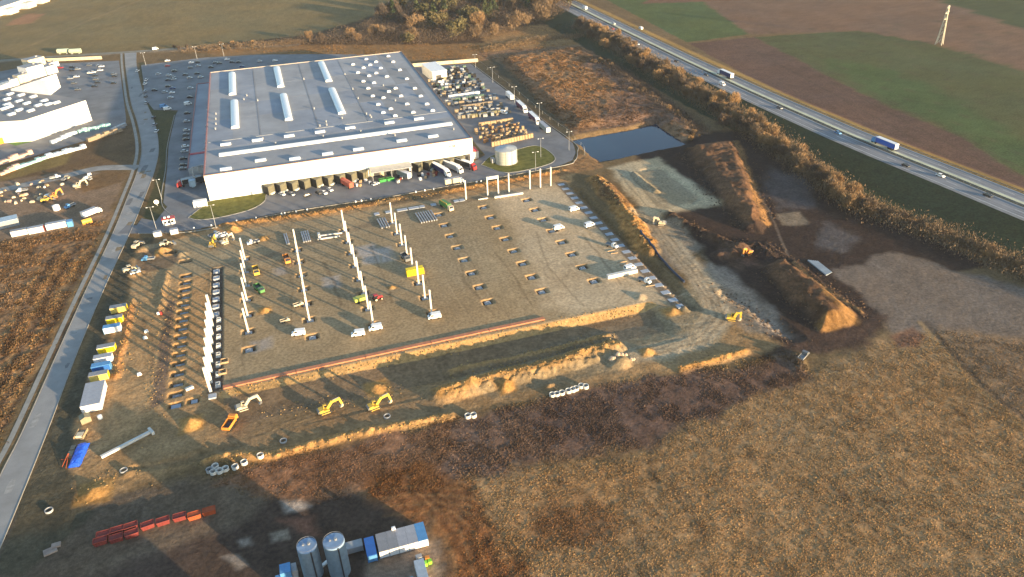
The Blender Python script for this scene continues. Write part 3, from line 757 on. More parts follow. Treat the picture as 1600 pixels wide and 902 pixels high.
# ------------------------------------------------------------------ warehouse
WALLW = mat('white_cladding', (0.80, 0.79, 0.75), 0.6, var=0.03, scale=0.2)
ROOFG = mat('roof_membrane', (0.325, 0.325, 0.330), 0.8, var=0.13, scale=0.05, spec=0.2)
ROOFB = mat('roof_membrane_bluish', (0.285, 0.302, 0.335), 0.75, var=0.13, scale=0.05, spec=0.2)
ROOFD = mat('roof_membrane_dark', (0.265, 0.262, 0.262), 0.8, var=0.13, scale=0.05, spec=0.2)
COPE = mat('brown_coping', (0.22, 0.135, 0.105), 0.6, var=0.1)
COPER = mat('red_coping', (0.33, 0.13, 0.11), 0.6, var=0.1)
REDT = mat('red_trim', (0.42, 0.03, 0.045), 0.5, var=0.08)
SKYL = mat('polycarbonate', (0.62, 0.66, 0.68), 0.35, var=0.05, spec=0.5)
DOMEM = mat('dome_acrylic', (0.80, 0.80, 0.77), 0.4, var=0.04, spec=0.5)
DOCKM = mat('dock_olive', (0.125, 0.118, 0.082), 0.7, var=0.10)
DOCK_SHADE = mat('dock_shade', (0.035, 0.034, 0.033), 0.7, var=0.08)  # deep shadow of the dock gaps as a near-black colour
CONC = mat('precast_concrete', (0.60, 0.58, 0.53), 0.85, var=0.07, scale=0.5)
CONCG = mat('grey_concrete', (0.36, 0.36, 0.36), 0.9, var=0.12, scale=0.5)
GLASS = mat('dark_glass', (0.02, 0.025, 0.03), 0.15, var=0.0, spec=0.6)
BLACK = mat('rubber_black', (0.018, 0.018, 0.018), 0.85, var=0.1)
GREYM = mat('galvanised', (0.34, 0.35, 0.36), 0.5, 0.4, var=0.12)
DARKM = mat('dark_steel', (0.06, 0.06, 0.065), 0.6, 0.3, var=0.15)
X0, X1, Y0, Y1, WH = 7.0, 147.2, 143.0, 347.0, 13.7
wh = thing('warehouse', 'huge flat-roofed warehouse with a long white front and loading docks', 'warehouse', (0, 0, 0))
link('wall', MB().prism([(X0, Y0), (X1, Y0), (X1, Y1), (X0, Y1)], -0.2, WH).mesh('wall', WALLW), wh)
roof = link('roof', MB().prism([(X0 + .5, Y0 + .5), (X1 - .5, Y0 + .5), (X1 - .5, Y1 - .5), (X0 + .5, Y1 - .5)], WH - .1, WH + 0.05).mesh('roof', ROOFG), wh)
for nm, a, b_, c_, d_, m in (('coping', X0 - .15, Y0 - .15, X1 + .15, Y0 + .45, COPE), ('coping', X0 - .15, Y1 - .45, X1 + .15, Y1 + .15, mat('pale_coping', (0.5, 0.42, 0.34), 0.6)),
                             ('coping', X0 - .15, Y0 + .45, X0 + .45, Y1 - .45, COPER), ('coping', X1 - .45, Y0 + .45, X1 + .15, Y1 - .45, COPE)):
    link(nm, MB().prism([(a, b_), (c_, b_), (c_, d_), (a, d_)], WH + 0.0, WH + 0.42).mesh(nm, m), roof)
RT = WH + 0.05


def rpanel(x0, y0, x1, y1, m, k=0):
    link('roof_panel', MB().prism([(x0, y0), (x1, y0), (x1, y1), (x0, y1)], RT - .02, RT + 0.02 + 0.008 * k).mesh('roof_panel', m), roof)


bays = [(8.2, 36.2), (37.2, 68.8), (69.8, 97.5), (98.5, 126.5), (127.3, 141)]
rp = [(ROOFB, ROOFG, ROOFG, ROOFB), (ROOFG, ROOFB, ROOFG, ROOFG), (ROOFB, ROOFG, ROOFB, ROOFG), (ROOFB, ROOFD, ROOFD, ROOFG), (ROOFG, ROOFB, ROOFD, ROOFD)]
ycut = [194, 232, 262, 300, 345]
for (a, b_), ms in zip(bays, rp):
    for k in range(4):
        w_ = (b_ - a) * (0.55 if k % 2 else 0.48)
        rpanel(a, ycut[k], a + w_, ycut[k + 1] - .4, ms[k]); rpanel(a + w_ + .15, ycut[k], b_, ycut[k + 1] - .4, ms[(k + 1) % 4])
rpanel(8.2, 182, 146, 192.6, ROOFB); rpanel(8.2, 173.6, 146, 181.6, ROOFG); rpanel(8.2, 144.5, 146, 167, ROOFG)
for x in (36.7, 69.3, 98.0):
    link('roof_gutter', MB().box(x, 269, RT, 0.55, 150, 0.10).mesh('roof_gutter', ROOFD), roof)
link('roof_gutter', MB().box(77, 193.2, RT, 137, 0.5, 0.12).mesh('roof_gutter', mat('pale_gutter', (0.42, 0.42, 0.40))), roof)


def barrel(mb, w, L, h, n=8):
    pr = [(-w / 2, 0), (-w / 2, h * .35)] + [(-w / 2 * math.cos(math.pi * i / n), h * .35 + h * .65 * math.sin(math.pi * i / n)) for i in range(1, n)] + [(w / 2, h * .35), (w / 2, 0)]
    mb.ext(pr, -L / 2, L / 2)


for (x, ya, yb) in [(22.2, 282, 336), (23.1, 212, 266), (53.4, 287, 338), (53.8, 214, 267), (85.5, 287, 338.5), (85.1, 213.5, 267)]:
    sl = part(roof, 'barrel_skylight', ('barrel', round(yb - ya)), SKYL, lambda mb: barrel(mb, 4.6, yb - ya, 1.7), (x, (ya + yb) / 2, RT + .03))
sl = part(roof, 'barrel_skylight', 'longbarrel', SKYL, lambda mb: mb.ext([(-1.8, 0), (-1.8, .5), (-1.2, 1.1), (0, 1.4), (1.2, 1.1), (1.8, .5), (1.8, 0)], -64, 64, 'x'), (78.4, 169.6, RT + .03))
for x, y in [(17.8, 147.5), (35.2, 153), (52.4, 148.4), (69.4, 148.9), (85.7, 149.2), (110, 153.2), (127.5, 153)] + [(x, 185.3) for x in (17.8, 34.6, 52, 69.1, 86.2, 108.9, 126.4)]:
    vt = part(roof, 'smoke_vent', 'vent', SKYL, lambda mb: mb.ext([(-1.1, 0), (-1.1, .7), (-.6, 1.15), (.6, 1.15), (1.1, .7), (1.1, 0)], -2.8, 2.8, 'x'), (x, y, RT + .04))
DOMES = [(107.0, 324.3), (107.2, 300.8), (107.6, 277.5), (108.1, 259.6), (108.2, 241.4), (108.6, 222.7), (108.8, 205.5), (118.4, 335.2), (118.5, 317.7), (112.8, 311.9), (113.3, 289.3), (113.7, 270.7), (123.9, 324.4), (124.2, 305.8), (119.1, 294.1), (124.6, 282.5), (125.0, 252.2), (119.6, 246.9), (114.0, 234.8), (114.3, 210.7), (125.1, 234.0), (125.5, 216.1), (125.8, 198.6), (114.4, 196.6), (135.2, 336.6), (135.7, 319.0), (136.1, 295.0), (136.3, 271.0), (136.8, 246.9), (136.9, 228.8), (137.0, 211.1), (137.4, 197.2)]
for x, y in DOMES:
    part(roof, 'roof_dome', 'dome', DOMEM, lambda mb: mb.box(0, 0, 0, 2.5, 2.0, .5).box(0, 0, .5, 2.5, 2.0, .55, 0, .55, .5), (x, y, RT + .05))
for x, y in [(37.6, 186.8), (70, 196), (98.8, 207), (98.6, 240), (98.2, 262), (97.9, 300), (70, 230), (69.6, 300), (37.4, 262), (100.4, 203), (100.6, 199.6), (74, 196), (74.3, 202), (29, 268), (31, 276), (120, 226), (118.5, 262), (12, 215), (12.2, 224), (12, 234), (12, 244), (84, 205), (44, 176), (70, 177), (108, 163), (91, 177), (141, 160)]:
    part(roof, 'roof_fan', 'fan', GREYM, lambda mb: mb.cyl(0, 0, 0, .45, .45, .9, 8).cyl(0, 0, .9, .7, .25, .45, 8), (x, y, RT + .04))
# sawtooth loading docks


def dock(x, i):
    fp = [(0, 5.2), (0, 4.6), (2.7, 0), (5.9, 3.6), (5.9, 5.2)]
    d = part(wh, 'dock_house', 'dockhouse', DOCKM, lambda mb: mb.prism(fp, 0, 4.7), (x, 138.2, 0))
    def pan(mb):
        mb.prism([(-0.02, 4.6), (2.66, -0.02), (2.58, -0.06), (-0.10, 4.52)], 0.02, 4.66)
    part(d, 'painted_shade', 'dockshade', DOCK_SHADE, pan)  # near-black panel paints the shadow on the dock's left face
    dx, dy = (5.9 - 2.7), 3.6; L_ = math.hypot(dx, dy); ux, uy = dx / L_, dy / L_; nx, ny = uy, -ux
    def door(mb):
        q = [(2.7 + ux * a + nx * b2, uy * a + ny * b2) for a, b2 in ((1.0, .06), (3.9, .06), (3.9, -.1), (1.0, -.1))]; mb.prism(q, 1.1, 4.0)
    part(d, 'dock_door', 'dockdoor', mat('dock_door', (0.145, 0.135, 0.092), 0.6), door)
    if i % 5 != 3:
        def lev(mb):
            q = [(2.7 + ux * a + nx * b2, uy * a + ny * b2) for a, b2 in ((.7, 1.0), (4.2, 1.0), (4.2, .07), (.7, .07))]; mb.prism(q, .3, 1.05)
        part(d, 'dock_ramp', 'dockramp', mat('dock_ramp_white', (0.75, 0.72, 0.6), 0.6), lev)


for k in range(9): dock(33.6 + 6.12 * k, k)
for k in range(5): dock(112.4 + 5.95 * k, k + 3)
cn = link('canopy', MB().prism([(89.2, 134.5), (111.3, 134.5), (111.3, 143.2), (89.2, 143.2)], 5.3, 5.75).mesh('canopy', GREYM), wh)
for x in (89.8, 100, 110.6): link('canopy_post', MB().box(x, 135, 0.04, .3, .3, 5.26).mesh('canopy_post', GREYM), cn)
link('dock_wall', MB().box(100.2, 142.6, 0.04, 21.6, .7, 5.2).mesh('dock_wall', mat('warm_panel', (0.60, 0.50, 0.32), 0.7)), wh)
for x in (93, 98.5, 104, 109):
    link('dock_door', MB().box(x, 142.2, 0.06, 3.2, .2, 4.2).mesh('dock_door', DARKM), wh)
link('gate', MB().box(143.6, 142.9, 0.06, 3.6, .3, 4.8).mesh('gate', DARKM), wh)
# black curved emblem painted high on the right of the front
em = MB()
for k in range(7):
    t0, t1 = math.pi * (0.15 + .1 * k), math.pi * (0.15 + .1 * (k + 1))
    em.bar((135.0 + 2.0 * math.cos(t0), 142.93, 9.6 + 1.3 * math.sin(t0)), (135.0 + 2.0 * math.cos(t1), 142.93, 9.6 + 1.3 * math.sin(t1)), .06, .45)
em.bar((136.9, 142.93, 10.1), (137.2, 142.93, 11.3), .06, .45); em.bar((136.9, 142.93, 11.2), (135.8, 142.93, 11.2), .06, .4)
link('wall_emblem', em.mesh('wall_emblem', DARKM), wh)
link('service_box', MB().box(2.6, 138.6, 0.04, 6.4, 3.0, 3.0).mesh('service_box', WALLW), wh)
# lower annex on the left side
an = thing('annex_building', 'low grey-roofed annex with red coping along the left side of the warehouse', 'building', (0, 0, 0))
link('wall', MB().prism([(-3.8, 178), (6.8, 178), (6.8, 349), (-3.8, 349)], -.1, 6.0).mesh('wall', mat('grey_wall', (0.42, 0.42, 0.42), 0.7)), an)
ar = link('roof', MB().prism([(-3.5, 178.3), (6.7, 178.3), (6.7, 348.7), (-3.5, 348.7)], 5.95, 6.05).mesh('roof', ROOFB), an)
for a, b_, c_, d_, m in ((-4.0, 178.5, -3.4, 349.2, COPER), (-4.0, 199, 6.7, 201.2, REDT), (-4.0, 348.7, 6.7, 349.3, COPER)):
    link('coping', MB().prism([(a, b_), (c_, b_), (c_, d_), (a, d_)], 6.0, 6.45).mesh('coping', m), ar)
for y in (192, 206, 216, 232, 247, 262, 270, 286, 300, 318):
    part(ar, 'roof_unit', 'runit', GREYM, lambda mb: mb.box(0, 0, 0, 1.4, 1.8, .9).cyl(0, 0, .9, .4, .4, .3, 8), (random.uniform(4.2, 5.8), y, 6.05))
for y in range(206, 346, 7):
    link('window', MB().box(-3.83, y, 3.4, .1, 3.6, 1.4).mesh('window', GLASS), an)
    link('window', MB().box(-3.83, y, .9, .1, 3.6, 1.5).mesh('window', GLASS), an)
# filter plant by the annex
fp_ = thing('dust_filter', 'grey dust filter with ducts and cyclone in front of the annex', 'filter plant', (1.5, 166, 0.03))
part(fp_, 'cyclone', 'cyc', GREYM, lambda mb: mb.cyl(2.6, 5, 2.5, .7, 2.0, 3.0, 12).cyl(2.6, 5, 5.5, 2.0, 2.0, 3.6, 12).cyl(2.6, 5, 9.1, 1.1, 1.1, .6, 12))
part(fp_, 'duct', 'duct', GREYM, lambda mb: mb.tube((2.6, 5, 9.5), (-2, 3, 9.5), .5, 8).tube((-2, 3, 9.5), (-2, 1, 1), .5, 8))
part(fp_, 'filter_box', 'fbox', mat('pale_blue_steel', (0.35, 0.45, 0.52), 0.5), lambda mb: mb.box(-3.2, -1.2, 1.2, 3.2, 3.4, 3.2).box(-3.2, -1.2, .3, 1.6, 1.6, 1))
for sx in (-1, 1):
    for sy in (-1, 1): part(fp_, 'leg', 'fleg', GREYM, lambda mb: mb.box(0, 0, 0, .2, .2, 2.6), (2.6 + sx * 1.2, 5 + sy * 1.2, 0))
# red-trimmed porch on the right end
pc = thing('side_porch', 'small red and grey side porch on the right wall of the warehouse', 'porch', (149.3, 150, 0.05))
part(pc, 'wall', 'porchw', mat('porch_wall', (0.5, 0.48, 0.45), 0.7), lambda mb: mb.box(0, 0, 0, 4.2, 7, 4.2))
part(pc, 'roof', 'porchr', REDT, lambda mb: mb.ext([(-2.05, 4.2), (2.15, 4.2), (-2.05, 6.4)], -3.55, 3.55))
# ------------------------------------------------------------------ the building frame: footings, columns, beams
YEL = mat('container_yellow', (0.80, 0.58, 0.01), 0.5, var=0.08)
YELM = mat('machine_yellow', (0.66, 0.42, 0.06), 0.5, var=0.15)
ORAM = mat('machine_orange', (0.70, 0.26, 0.05), 0.55, var=0.15)
CREAM = mat('machine_cream', (0.62, 0.52, 0.36), 0.6, var=0.15)
WHITEP = mat('white_paint', (0.80, 0.79, 0.76), 0.45, var=0.05, spec=0.5)
BLUEP = mat('blue_paint', (0.03, 0.13, 0.42), 0.5, var=0.1)
LBLUE = mat('light_blue_paint', (0.10, 0.28, 0.52), 0.5, var=0.1)
REDP = mat('red_paint', (0.45, 0.045, 0.035), 0.5, var=0.12)
GREENP = mat('green_paint', (0.07, 0.22, 0.06), 0.5, var=0.12)
RUSTP = mat('rust_red_primer', (0.17, 0.030, 0.026), 0.8, var=0.18)
ORUST = mat('rust_orange', (0.40, 0.080, 0.026), 0.8, var=0.18)
WOOD = mat('raw_timber', (0.43, 0.30, 0.17), 0.8, var=0.2, scale=2)
WOODG = mat('weathered_timber', (0.28, 0.22, 0.15), 0.85, var=0.2, scale=2)
LINES = {1: 'beside the two rust-free dumpers', 2: 'just left of the dark trampled patch', 3: 'beside the red tractor', 4: 'beside the yellow container',
         5: 'right of the yellow container row', 6: 'in the middle of the empty right half', 7: 'next to the right-hand slab row'}
LINES[1] = 'nearest the tight column wall'
COLS = {1: [1, 2, 3, 4, 5, 6], 2: [1, 2, 3, 4, 5, 6], 3: list(range(8)), 4: list(range(8))}
CH = 10.35


FOOTM = mat('footing_concrete', (0.50, 0.50, 0.50), .9, var=.1)


def column_mesh(mb):
    mb.box(0, 0, -1.0, .62, .62, CH + 1.0)
    mb.box(0, 0, CH - .9, .62, .62, .001)


def footing(mb): mb.box(0, 0, 0, 2.5, 2.1, .42)


def sleeve(mb):
    mb.box(0, -.62, .42, 1.5, .26, .34).box(0, .62, .42, 1.5, .26, .34).box(-.62, 0, .42, .26, .98, .34).box(.62, 0, .42, .26, .98, .34)


for i, j in PITS:
    f = thing('column_footing', 'pit footing, %s from the near end, row %s' % (ORD[j], LINES[i]), 'footing', (i * SX + random.uniform(-.2, .2), j * SY + random.uniform(-.15, .15) - .2, -1.05), 0, 'footings in pits across the pad')
    part(f, 'base_slab', 'footing', FOOTM, footing); part(f, 'pocket', 'sleeve', FOOTM, sleeve)
for i in COLS:
    n = 0
    for j in COLS[i]:
        solo('concrete_column', 'concrete column, %s from near end, row %s' % (ORD[n], LINES[i]), 'column', 'column', CONC, column_mesh, (i * SX, j * SY, 0.0), 0, 'columns standing on the pad'); n += 1
for n, k in enumerate((-.25 + 6, 6.25, 6.5, 6.75, 7.25, 7.5, 7.75)):
    solo('concrete_column', 'pale concrete column on the far edge of the pad, %s from the left' % ORD[n], 'column', 'column', CONC, column_mesh, (k * SX, 95.9, 0.0), 0, 'columns along the far edge')
solo('lintel_beam', 'white concrete beam spanning the tops of two columns at the far edge', 'beam', 'lintel', CONC, lambda mb: mb.box(0, 0, 0, 5.6, .7, 1.5), (6.37 * SX, 95.9, CH - 1.6))
for k in range(9):
    y = 27.0 - 6.05 * k
    solo('concrete_column', 'white column in the tight wall of columns at the left edge, %s from the far end' % ORD[k], 'column', 'wallcol', CONC, lambda mb: mb.box(0, 0, -.6, .85, .7, CH + .6), (9.7, y, 0), 0, 'tight row of columns at the left edge')
    if k < 8:
        f = thing('pocket_footing', 'white concrete pocket base in the trench behind the tight columns, %s from the far end' % ORD[k], 'footing', (11.9, y - 2.2, -.85), 0, 'pocket bases behind the tight columns')
        part(f, 'base_slab', 'pslab', CONC, lambda mb: mb.box(0, 0, 0, 1.8, 2.6, .5)); part(f, 'pocket', 'psl', CONC, lambda mb: mb.box(0, -.7, .5, 1.4, .4, .7).box(0, .7, .5, 1.4, .4, .7).box(-.6, 0, .5, .2, 1.0, .7).box(.6, 0, .5, .2, 1.0, .7))
SLABM = mat('fresh_slab', (0.36, 0.39, 0.43), 0.85, var=0.08, scale=0.8)
for k in range(7):
    f = thing('pad_footing', 'pale slab footing in the left-hand row beyond the tight columns, %s from the far end' % ORD[k], 'footing', (10.7, 65.2 - 6 * k, -.85), 0, 'left row of slab footings')
    part(f, 'base_slab', 'lslab', SLABM, lambda mb: mb.box(0, 0, 0, 2.6, 2.7, .8))
    part(f, 'rim', 'lslabr', CONCG, lambda mb: mb.box(0, -1.2, .8, 2.3, .16, .12).box(0, 1.2, .8, 2.3, .16, .12).box(-1.1, 0, .8, .14, 2.24, .12).box(1.1, 0, .8, .14, 2.24, .12))
for k, y in enumerate(LEFTP):
    last = k == 15
    f = thing('pad_footing', 'grey footing in the outer left pit row by the cabins, %s from the far end' % ORD[k], 'footing', (-1.3, y - .1, -1.35), 0, 'outer left row of footings')
    part(f, 'base_slab', 'oslab' if not last else 'oslabb', SLABM if last else CONCG, lambda mb: mb.box(0, 0, 0, 3.1, 2.1, .45 if not last else .9))
    part(f, 'starter_block', 'oblk', CONCG, lambda mb: mb.box(0, 0, .45, 1.1, 1.1, .3)) if not last else None
f = thing('pad_footing', 'pale slab footing in the square pit in front of the tight columns', 'footing', (4.4, -24.2, -1.25)); part(f, 'base_slab', 'sq1', SLABM, lambda mb: mb.box(0, 0, 0, 2.0, 2.0, .8))
f = thing('pad_footing', 'pale slab footing at the near end of the tight columns', 'footing', (10.3, -24.4, -.6)); part(f, 'base_slab', 'sq2', SLABM, lambda mb: mb.box(0, 0, 0, 2.5, 2.4, 1.1))
for k in range(22):
    y = 95.2 - 5.985 * k
    last = k == 21
    f = thing('pad_footing', 'pale slab footing in the long row down the right edge, %s from the far end' % ORD[k], 'footing', (181.2, y if not last else y + .3, -.42 if not last else -.3), 0, 'right row of slab footings')
    part(f, 'base_slab', 'rslab' if not last else 'rslabl', SLABM, lambda mb: mb.box(0, 0, 0, 3.5 if not last else 2.6, 2.5, .46 if not last else 1.0))
for k, px in enumerate((588, 606, 624, 632, 642, 650, 659, 677, 713, 722)):
    x, y = P(px, 333.5 - (px - 588) * .152)
    f = thing('pad_footing', 'grey slab footing along the far edge of the pad, %s from the left' % ORD[k], 'footing', (x, 95.6, -.3), 0, 'far row of slab footings')
    part(f, 'base_slab', 'fslab', SLABM, lambda mb: mb.box(0, 0, 0, 2.6, 2.6, .55))
# formwork rings near the left corner
for k, (px, py) in enumerate([(351, 565), (348, 582)]):
    x, y = P(px, py)
    f = thing('timber_formwork', 'square timber formwork frame on the pad corner, %s one' % ('far' if k == 0 else 'near'), 'formwork', (x, y, 0.0))
    for a, b_, sx, sy in ((0, -1.2, 2.7, .3), (0, 1.2, 2.7, .3), (-1.2, 0, .3, 2.1), (1.2, 0, .3, 2.1)):
        link('board', MB().box(a, b_, -.1, sx, sy, .75).mesh('board', WOOD), f)
# orange formwork beam along the south edge
gb = thing('edge_beam', 'long orange-red edge beam along the near side of the pad', 'edge beam', (0, 0, 0))
pts = [(13.6, -20.6), (38, -20.1), (62, -19.8), (86, -19.5), (108, -19.3), (130, -19.3)]
for a, b_ in zip(pts[:-1], pts[1:]):
    link('beam_segment', MB().bar((a[0], a[1], .12), (b_[0] - .25, b_[1], .12), 1.7, .7).mesh('beam_segment', mat('orange_red_form', (0.52, 0.205, 0.105), 0.8, var=0.15, scale=.4)), gb)
# columns and beams lying on the pad
def lying(px, py, n, L_, rz, m, label, w=.6, gap=.95, z=.0):
    x, y = P(px, py)
    for k in range(n):
        o_ = (k - (n - 1) / 2) * gap
        solo('lying_column', label % ORD[k] if '%s' in label else label, 'column', ('lying', L_, w), m, lambda mb: mb.box(0, 0, .18, w, L_, w).box(0, -L_ * .3, 0, w * 1.2, .2, .18).box(0, L_ * .3, 0, w * 1.2, .2, .18),
             (x + o_ * math.cos(rz), y + o_ * math.sin(rz), float(hgt(x, y)) + .0), rz + random.uniform(-.01, .01), 'columns lying on the pad')


lying(448, 375, 2, 11, .06, GREYM, 'grey column lying on the far left of the pad, %s of the pair')
lying(478, 371, 4, 11, .04, GREYM, 'grey column lying in the set of four by the far left edge, %s from left')
lying(599, 350, 4, 10.5, .05, GREYM, 'grey column lying behind the third pit row, %s from left', gap=1.15)
lying(666, 340, 7, 11.5, .05, GREYM, 'grey column lying in the large set by the green truck, %s from left', gap=1.25)
lying(516, 368, 1, 11, math.pi / 2 - .05, CONC, 'white column lying crossways by the far edge, the farther of two')
lying(514, 373, 1, 10, math.pi / 2 - .05, CONC, 'white column lying crossways by the far edge, the nearer of two')
x, y = P(499, 371); solo('concrete_block', 'white concrete block standing at the end of two lying columns', 'concrete block', 'chead', CONC, lambda mb: mb.box(0, 0, 0, 1.2, 4.2, 1.5).box(0, 0, 1.5, .9, 1.2, .2), (x, y, 0))
lying(795, 307, 1, 15, math.pi / 2 - .03, CONC, 'long white column lying along the far edge in front of the standing ones', w=.9)
lying(755, 312, 1, 5, math.pi / 2 - .03, CONC, 'short white column lying by the far edge of the pad', w=.5)
lying(972, 431, 1, 13.5, math.pi / 2 + .02, CONC, 'thick white beam lying near the right-hand slab row', w=1.6)
x, y = P(198, 697); t = thing('lying_column', 'white T-headed column lying on the soil by the blue tarpaulin', 'column', (x, y, .1), math.radians(-62))
part(t, 'shaft', 'tshaft', CONC, lambda mb: mb.box(0, 0, .2, .95, 15.0, .8)); part(t, 'head', 'thead', CONC, lambda mb: mb.box(0, 7.9, .1, 3.2, .8, 1.1))
for k, (px, py, L_) in enumerate([(955, 392, 3.6), (960, 396, 3.2), (972, 410, 4.6), (975, 414, 3.6), (1016, 447, 4.0)]):
    x, y = P(px, py); solo('timber_beam', 'timber beam lying by the right slab row, %s from the far end' % ORD[k], 'timber', ('tb', L_), WOOD, lambda mb: mb.box(0, 0, 0, L_, .3, .28).box(0, .4, 0, L_ * .9, .2, .22), (x, y, float(hgt(x, y))), random.uniform(-.15, .15))

# concrete manhole rings
def ring(mb, r=1.0, h=1.15, n=16):
    m = len(mb.v)
    for rad, z in ((r, 0), (r, h), (r * .82, h), (r * .82, 0.02)):
        mb.v += [(rad * math.cos(2 * math.pi * i / n), rad * math.sin(2 * math.pi * i / n), z) for i in range(n)]
    for a in range(3):
        for i in range(n):
            j = (i + 1) % n; mb.f.append((m + a * n + i, m + a * n + j, m + (a + 1) * n + j, m + (a + 1) * n + i))


RINGS = [((328, 737), 'left'), ((337, 731), 'left'), ((334, 740), 'left'), ((344, 738), 'left'), ((353, 735), 'left'), ((368, 732), 'left'), ((382, 725), 'left'), ((408, 717), 'left'),
         ((731, 652), 'mid'), ((740, 651), 'mid')] + [((p, q), 'right') for p, q in ((863, 619), (870, 618), (878, 616), (888, 613), (895, 611), (900, 609), (908, 605), (915, 606))]
RL = {'left': 'white concrete ring by the ochre ridge, %s from the left of the front group', 'mid': 'white concrete ring of the pair beyond the ochre ridge, %s from left', 'right': 'white concrete ring in the line below the spoil heap, %s from left'}
RC = {'left': 0, 'mid': 0, 'right': 0}
for (p, q), g in RINGS:
    x, y = P(p, q)
    solo('concrete_ring', RL[g] % ORD[RC[g]], 'concrete ring', 'ring', CONC if RC[g] or g != 'left' else CONCG, ring, (x, y, float(hgt(x, y)) - .05), 0, 'manhole rings on the site'); RC[g] += 1
for px, py, lb in ((77, 799, 'flat grey concrete ring lying alone near the site road'), (443, 690, 'lone grey concrete ring below the yellow excavators'), (194, 737, 'lone pale concrete ring below the lying T-headed column'), (605, 652, 'small grey concrete ring near the two yellow excavators')):
    x, y = P(px, py); solo('concrete_ring', lb, 'concrete ring', 'ring2', CONCG, lambda mb: ring(mb, 1.1, .6), (x, y, float(hgt(x, y))))
# pipe lying in the east
pm = MB(); pl = PL([(1000, 372), (1012, 385), (1030, 402), (1050, 424), (1069, 442)])
pl = [(x, y, float(hgt(x, y)) + .45) for x, y in dens(pl, 4)]
for a, b_ in zip(pl[:-1], pl[1:]): pm.tube(a, b_, .5, 8)
tag(link('drain_pipe', pm.mesh('drain_pipe', mat('black_blue_pipe', (0.02, 0.03, 0.06), 0.5, var=0.1))), 'long black plastic pipe lying along the right-hand ditch', 'pipe')

# ------------------------------------------------------------------ site cabins and containers
def cabin_parts(root, L_, W_, H_, body, roofm, endm, sidem):
    n = 24
    fp = []
    for i in range(n): fp.append((-L_ / 2 + L_ * i / (n - 1), -W_ / 2 + (.05 if i % 2 else 0)))
    for i in range(10): fp.append((L_ / 2 - (.05 if i % 2 else 0), -W_ / 2 + .1 + (W_ - .2) * i / 9))
    for i in range(n): fp.append((L_ / 2 - L_ * i / (n - 1), W_ / 2 - (.05 if i % 2 else 0)))
    for i in range(10): fp.append((-L_ / 2 + (.05 if i % 2 else 0), W_ / 2 - .1 - (W_ - .2) * i / 9))
    part(root, 'body', ('cab', L_, W_, H_), body, lambda mb: mb.prism(fp, .12, H_ - .08))
    part(root, 'roof', ('cabr', L_, W_, H_), roofm, lambda mb: mb.box(0, 0, H_ - .1, L_ + .06, W_ + .06, .14))
    part(root, 'end_panel', ('cabe', W_, H_), endm, lambda mb: mb.box(0, 0, .2, .07, W_ - .1, H_ - .4), (L_ / 2 + .02, 0, 0))
    part(root, 'side_panel', ('cabs', L_, H_), sidem, lambda mb: mb.box(0, 0, .25, L_ - .3, .06, H_ - .5), (0, -W_ / 2 - .02, 0))
    for sx in (-1, 1):
        for sy in (-1, 1):
            part(root, 'corner_post', ('cabp', H_), roofm, lambda mb: mb.box(0, 0, 0, .18, .18, H_ - .1), (sx * (L_ / 2 - .06), sy * (W_ / 2 - .06), 0))


def cabin(px, py, body, roofm, endm, sidem, label, L_=6.0, W_=2.44, H_=2.6, rz=0., ztop=None, name='site_cabin', z=None, group=None):
    x, y = P(px, py, H_ if ztop is None else ztop)
    t = thing(name, label, 'container', (x, y, float(hgt(x, y)) if z is None else z), rz, group)
    cabin_parts(t, L_, W_, H_, body, roofm, endm, sidem); return t


GROOF = mat('grey_cabin_roof', (0.25, 0.255, 0.27), 0.6, var=0.1)
LROOF = mat('pale_cabin_roof', (0.34, 0.35, 0.38), 0.5, var=0.1)
DYEL = mat('dull_yellow_panel', (0.60, 0.47, 0.12), 0.6, var=0.12)
G_ = 'site cabins along the road verge'
cabin(184, 478, DYEL, GROOF, YEL, DYEL, 'yellow-ended cabin with grey roof, farthest in the row by the road', z=0, group=G_)
cabin(178, 495, DYEL, GROOF, YEL, YEL, 'yellow cabin with grey roof between the farthest cabin and a blue one', z=0, group=G_)
cabin(174, 509, WHITEP, LBLUE, WHITEP, WHITEP, 'white cabin with a bright blue roof in the row by the road', z=0, group=G_)
cabin(165, 540, WHITEP, GROOF, YEL, YEL, 'grey-roofed cabin with yellow end just after the gap in the row', z=0, group=G_)
cabin(160, 556, WHITEP, LROOF, WHITEP, WHITEP, 'white low cabin between a yellow-ended cabin and a blue one', z=0, group=G_)
cabin(157, 569, BLUEP, LBLUE, LBLUE, BLUEP, 'small all-blue container in the cabin row by the road', z=0, group=G_)
cabin(153, 583, DYEL, GROOF, YEL, DYEL, 'yellow cabin with open yellow door beside the big white cabins', z=0, group=G_)
bx_, by_ = P(142, 618, 3.0)
for k in range(5):
    t = thing('site_cabin', 'white cabin with ribbed grey roof, %s from the near end of the joined white block' % ORD[k], 'container', (-27.2, -17.6 + 2.6 * k, 0), 0, 'joined white cabins by the road')
    cabin_parts(t, 6.0, 2.5, 3.0, WHITEP, LROOF, WHITEP, WHITEP)
x, y = P(135, 658); solo('tool_shed', 'small olive shed beside the white cabin block', 'shed', 'shed', mat('olive_shed', (0.26, 0.23, 0.15), 0.8), lambda mb: mb.box(0, 0, 0, 3.0, 2.6, 1.9).ext([(-1.6, 1.9), (1.6, 1.9), (0, 2.5)], -1.4, 1.4), (x, y, 0), .3)
x, y = P(157, 654); solo('water_drum', 'small white drum beside the white cabin block', 'drum', 'drum', WHITEP, lambda mb: mb.cyl(0, 0, 0, .75, .75, 1.2, 12).cyl(0, 0, 1.2, .5, .4, .15, 12), (x, y, 0))
x, y = P(128, 682); t = thing('material_trailer', 'flat timber trailer with raised sides beside the blue tarpaulin', 'trailer', (x, y, 0), math.radians(-12))
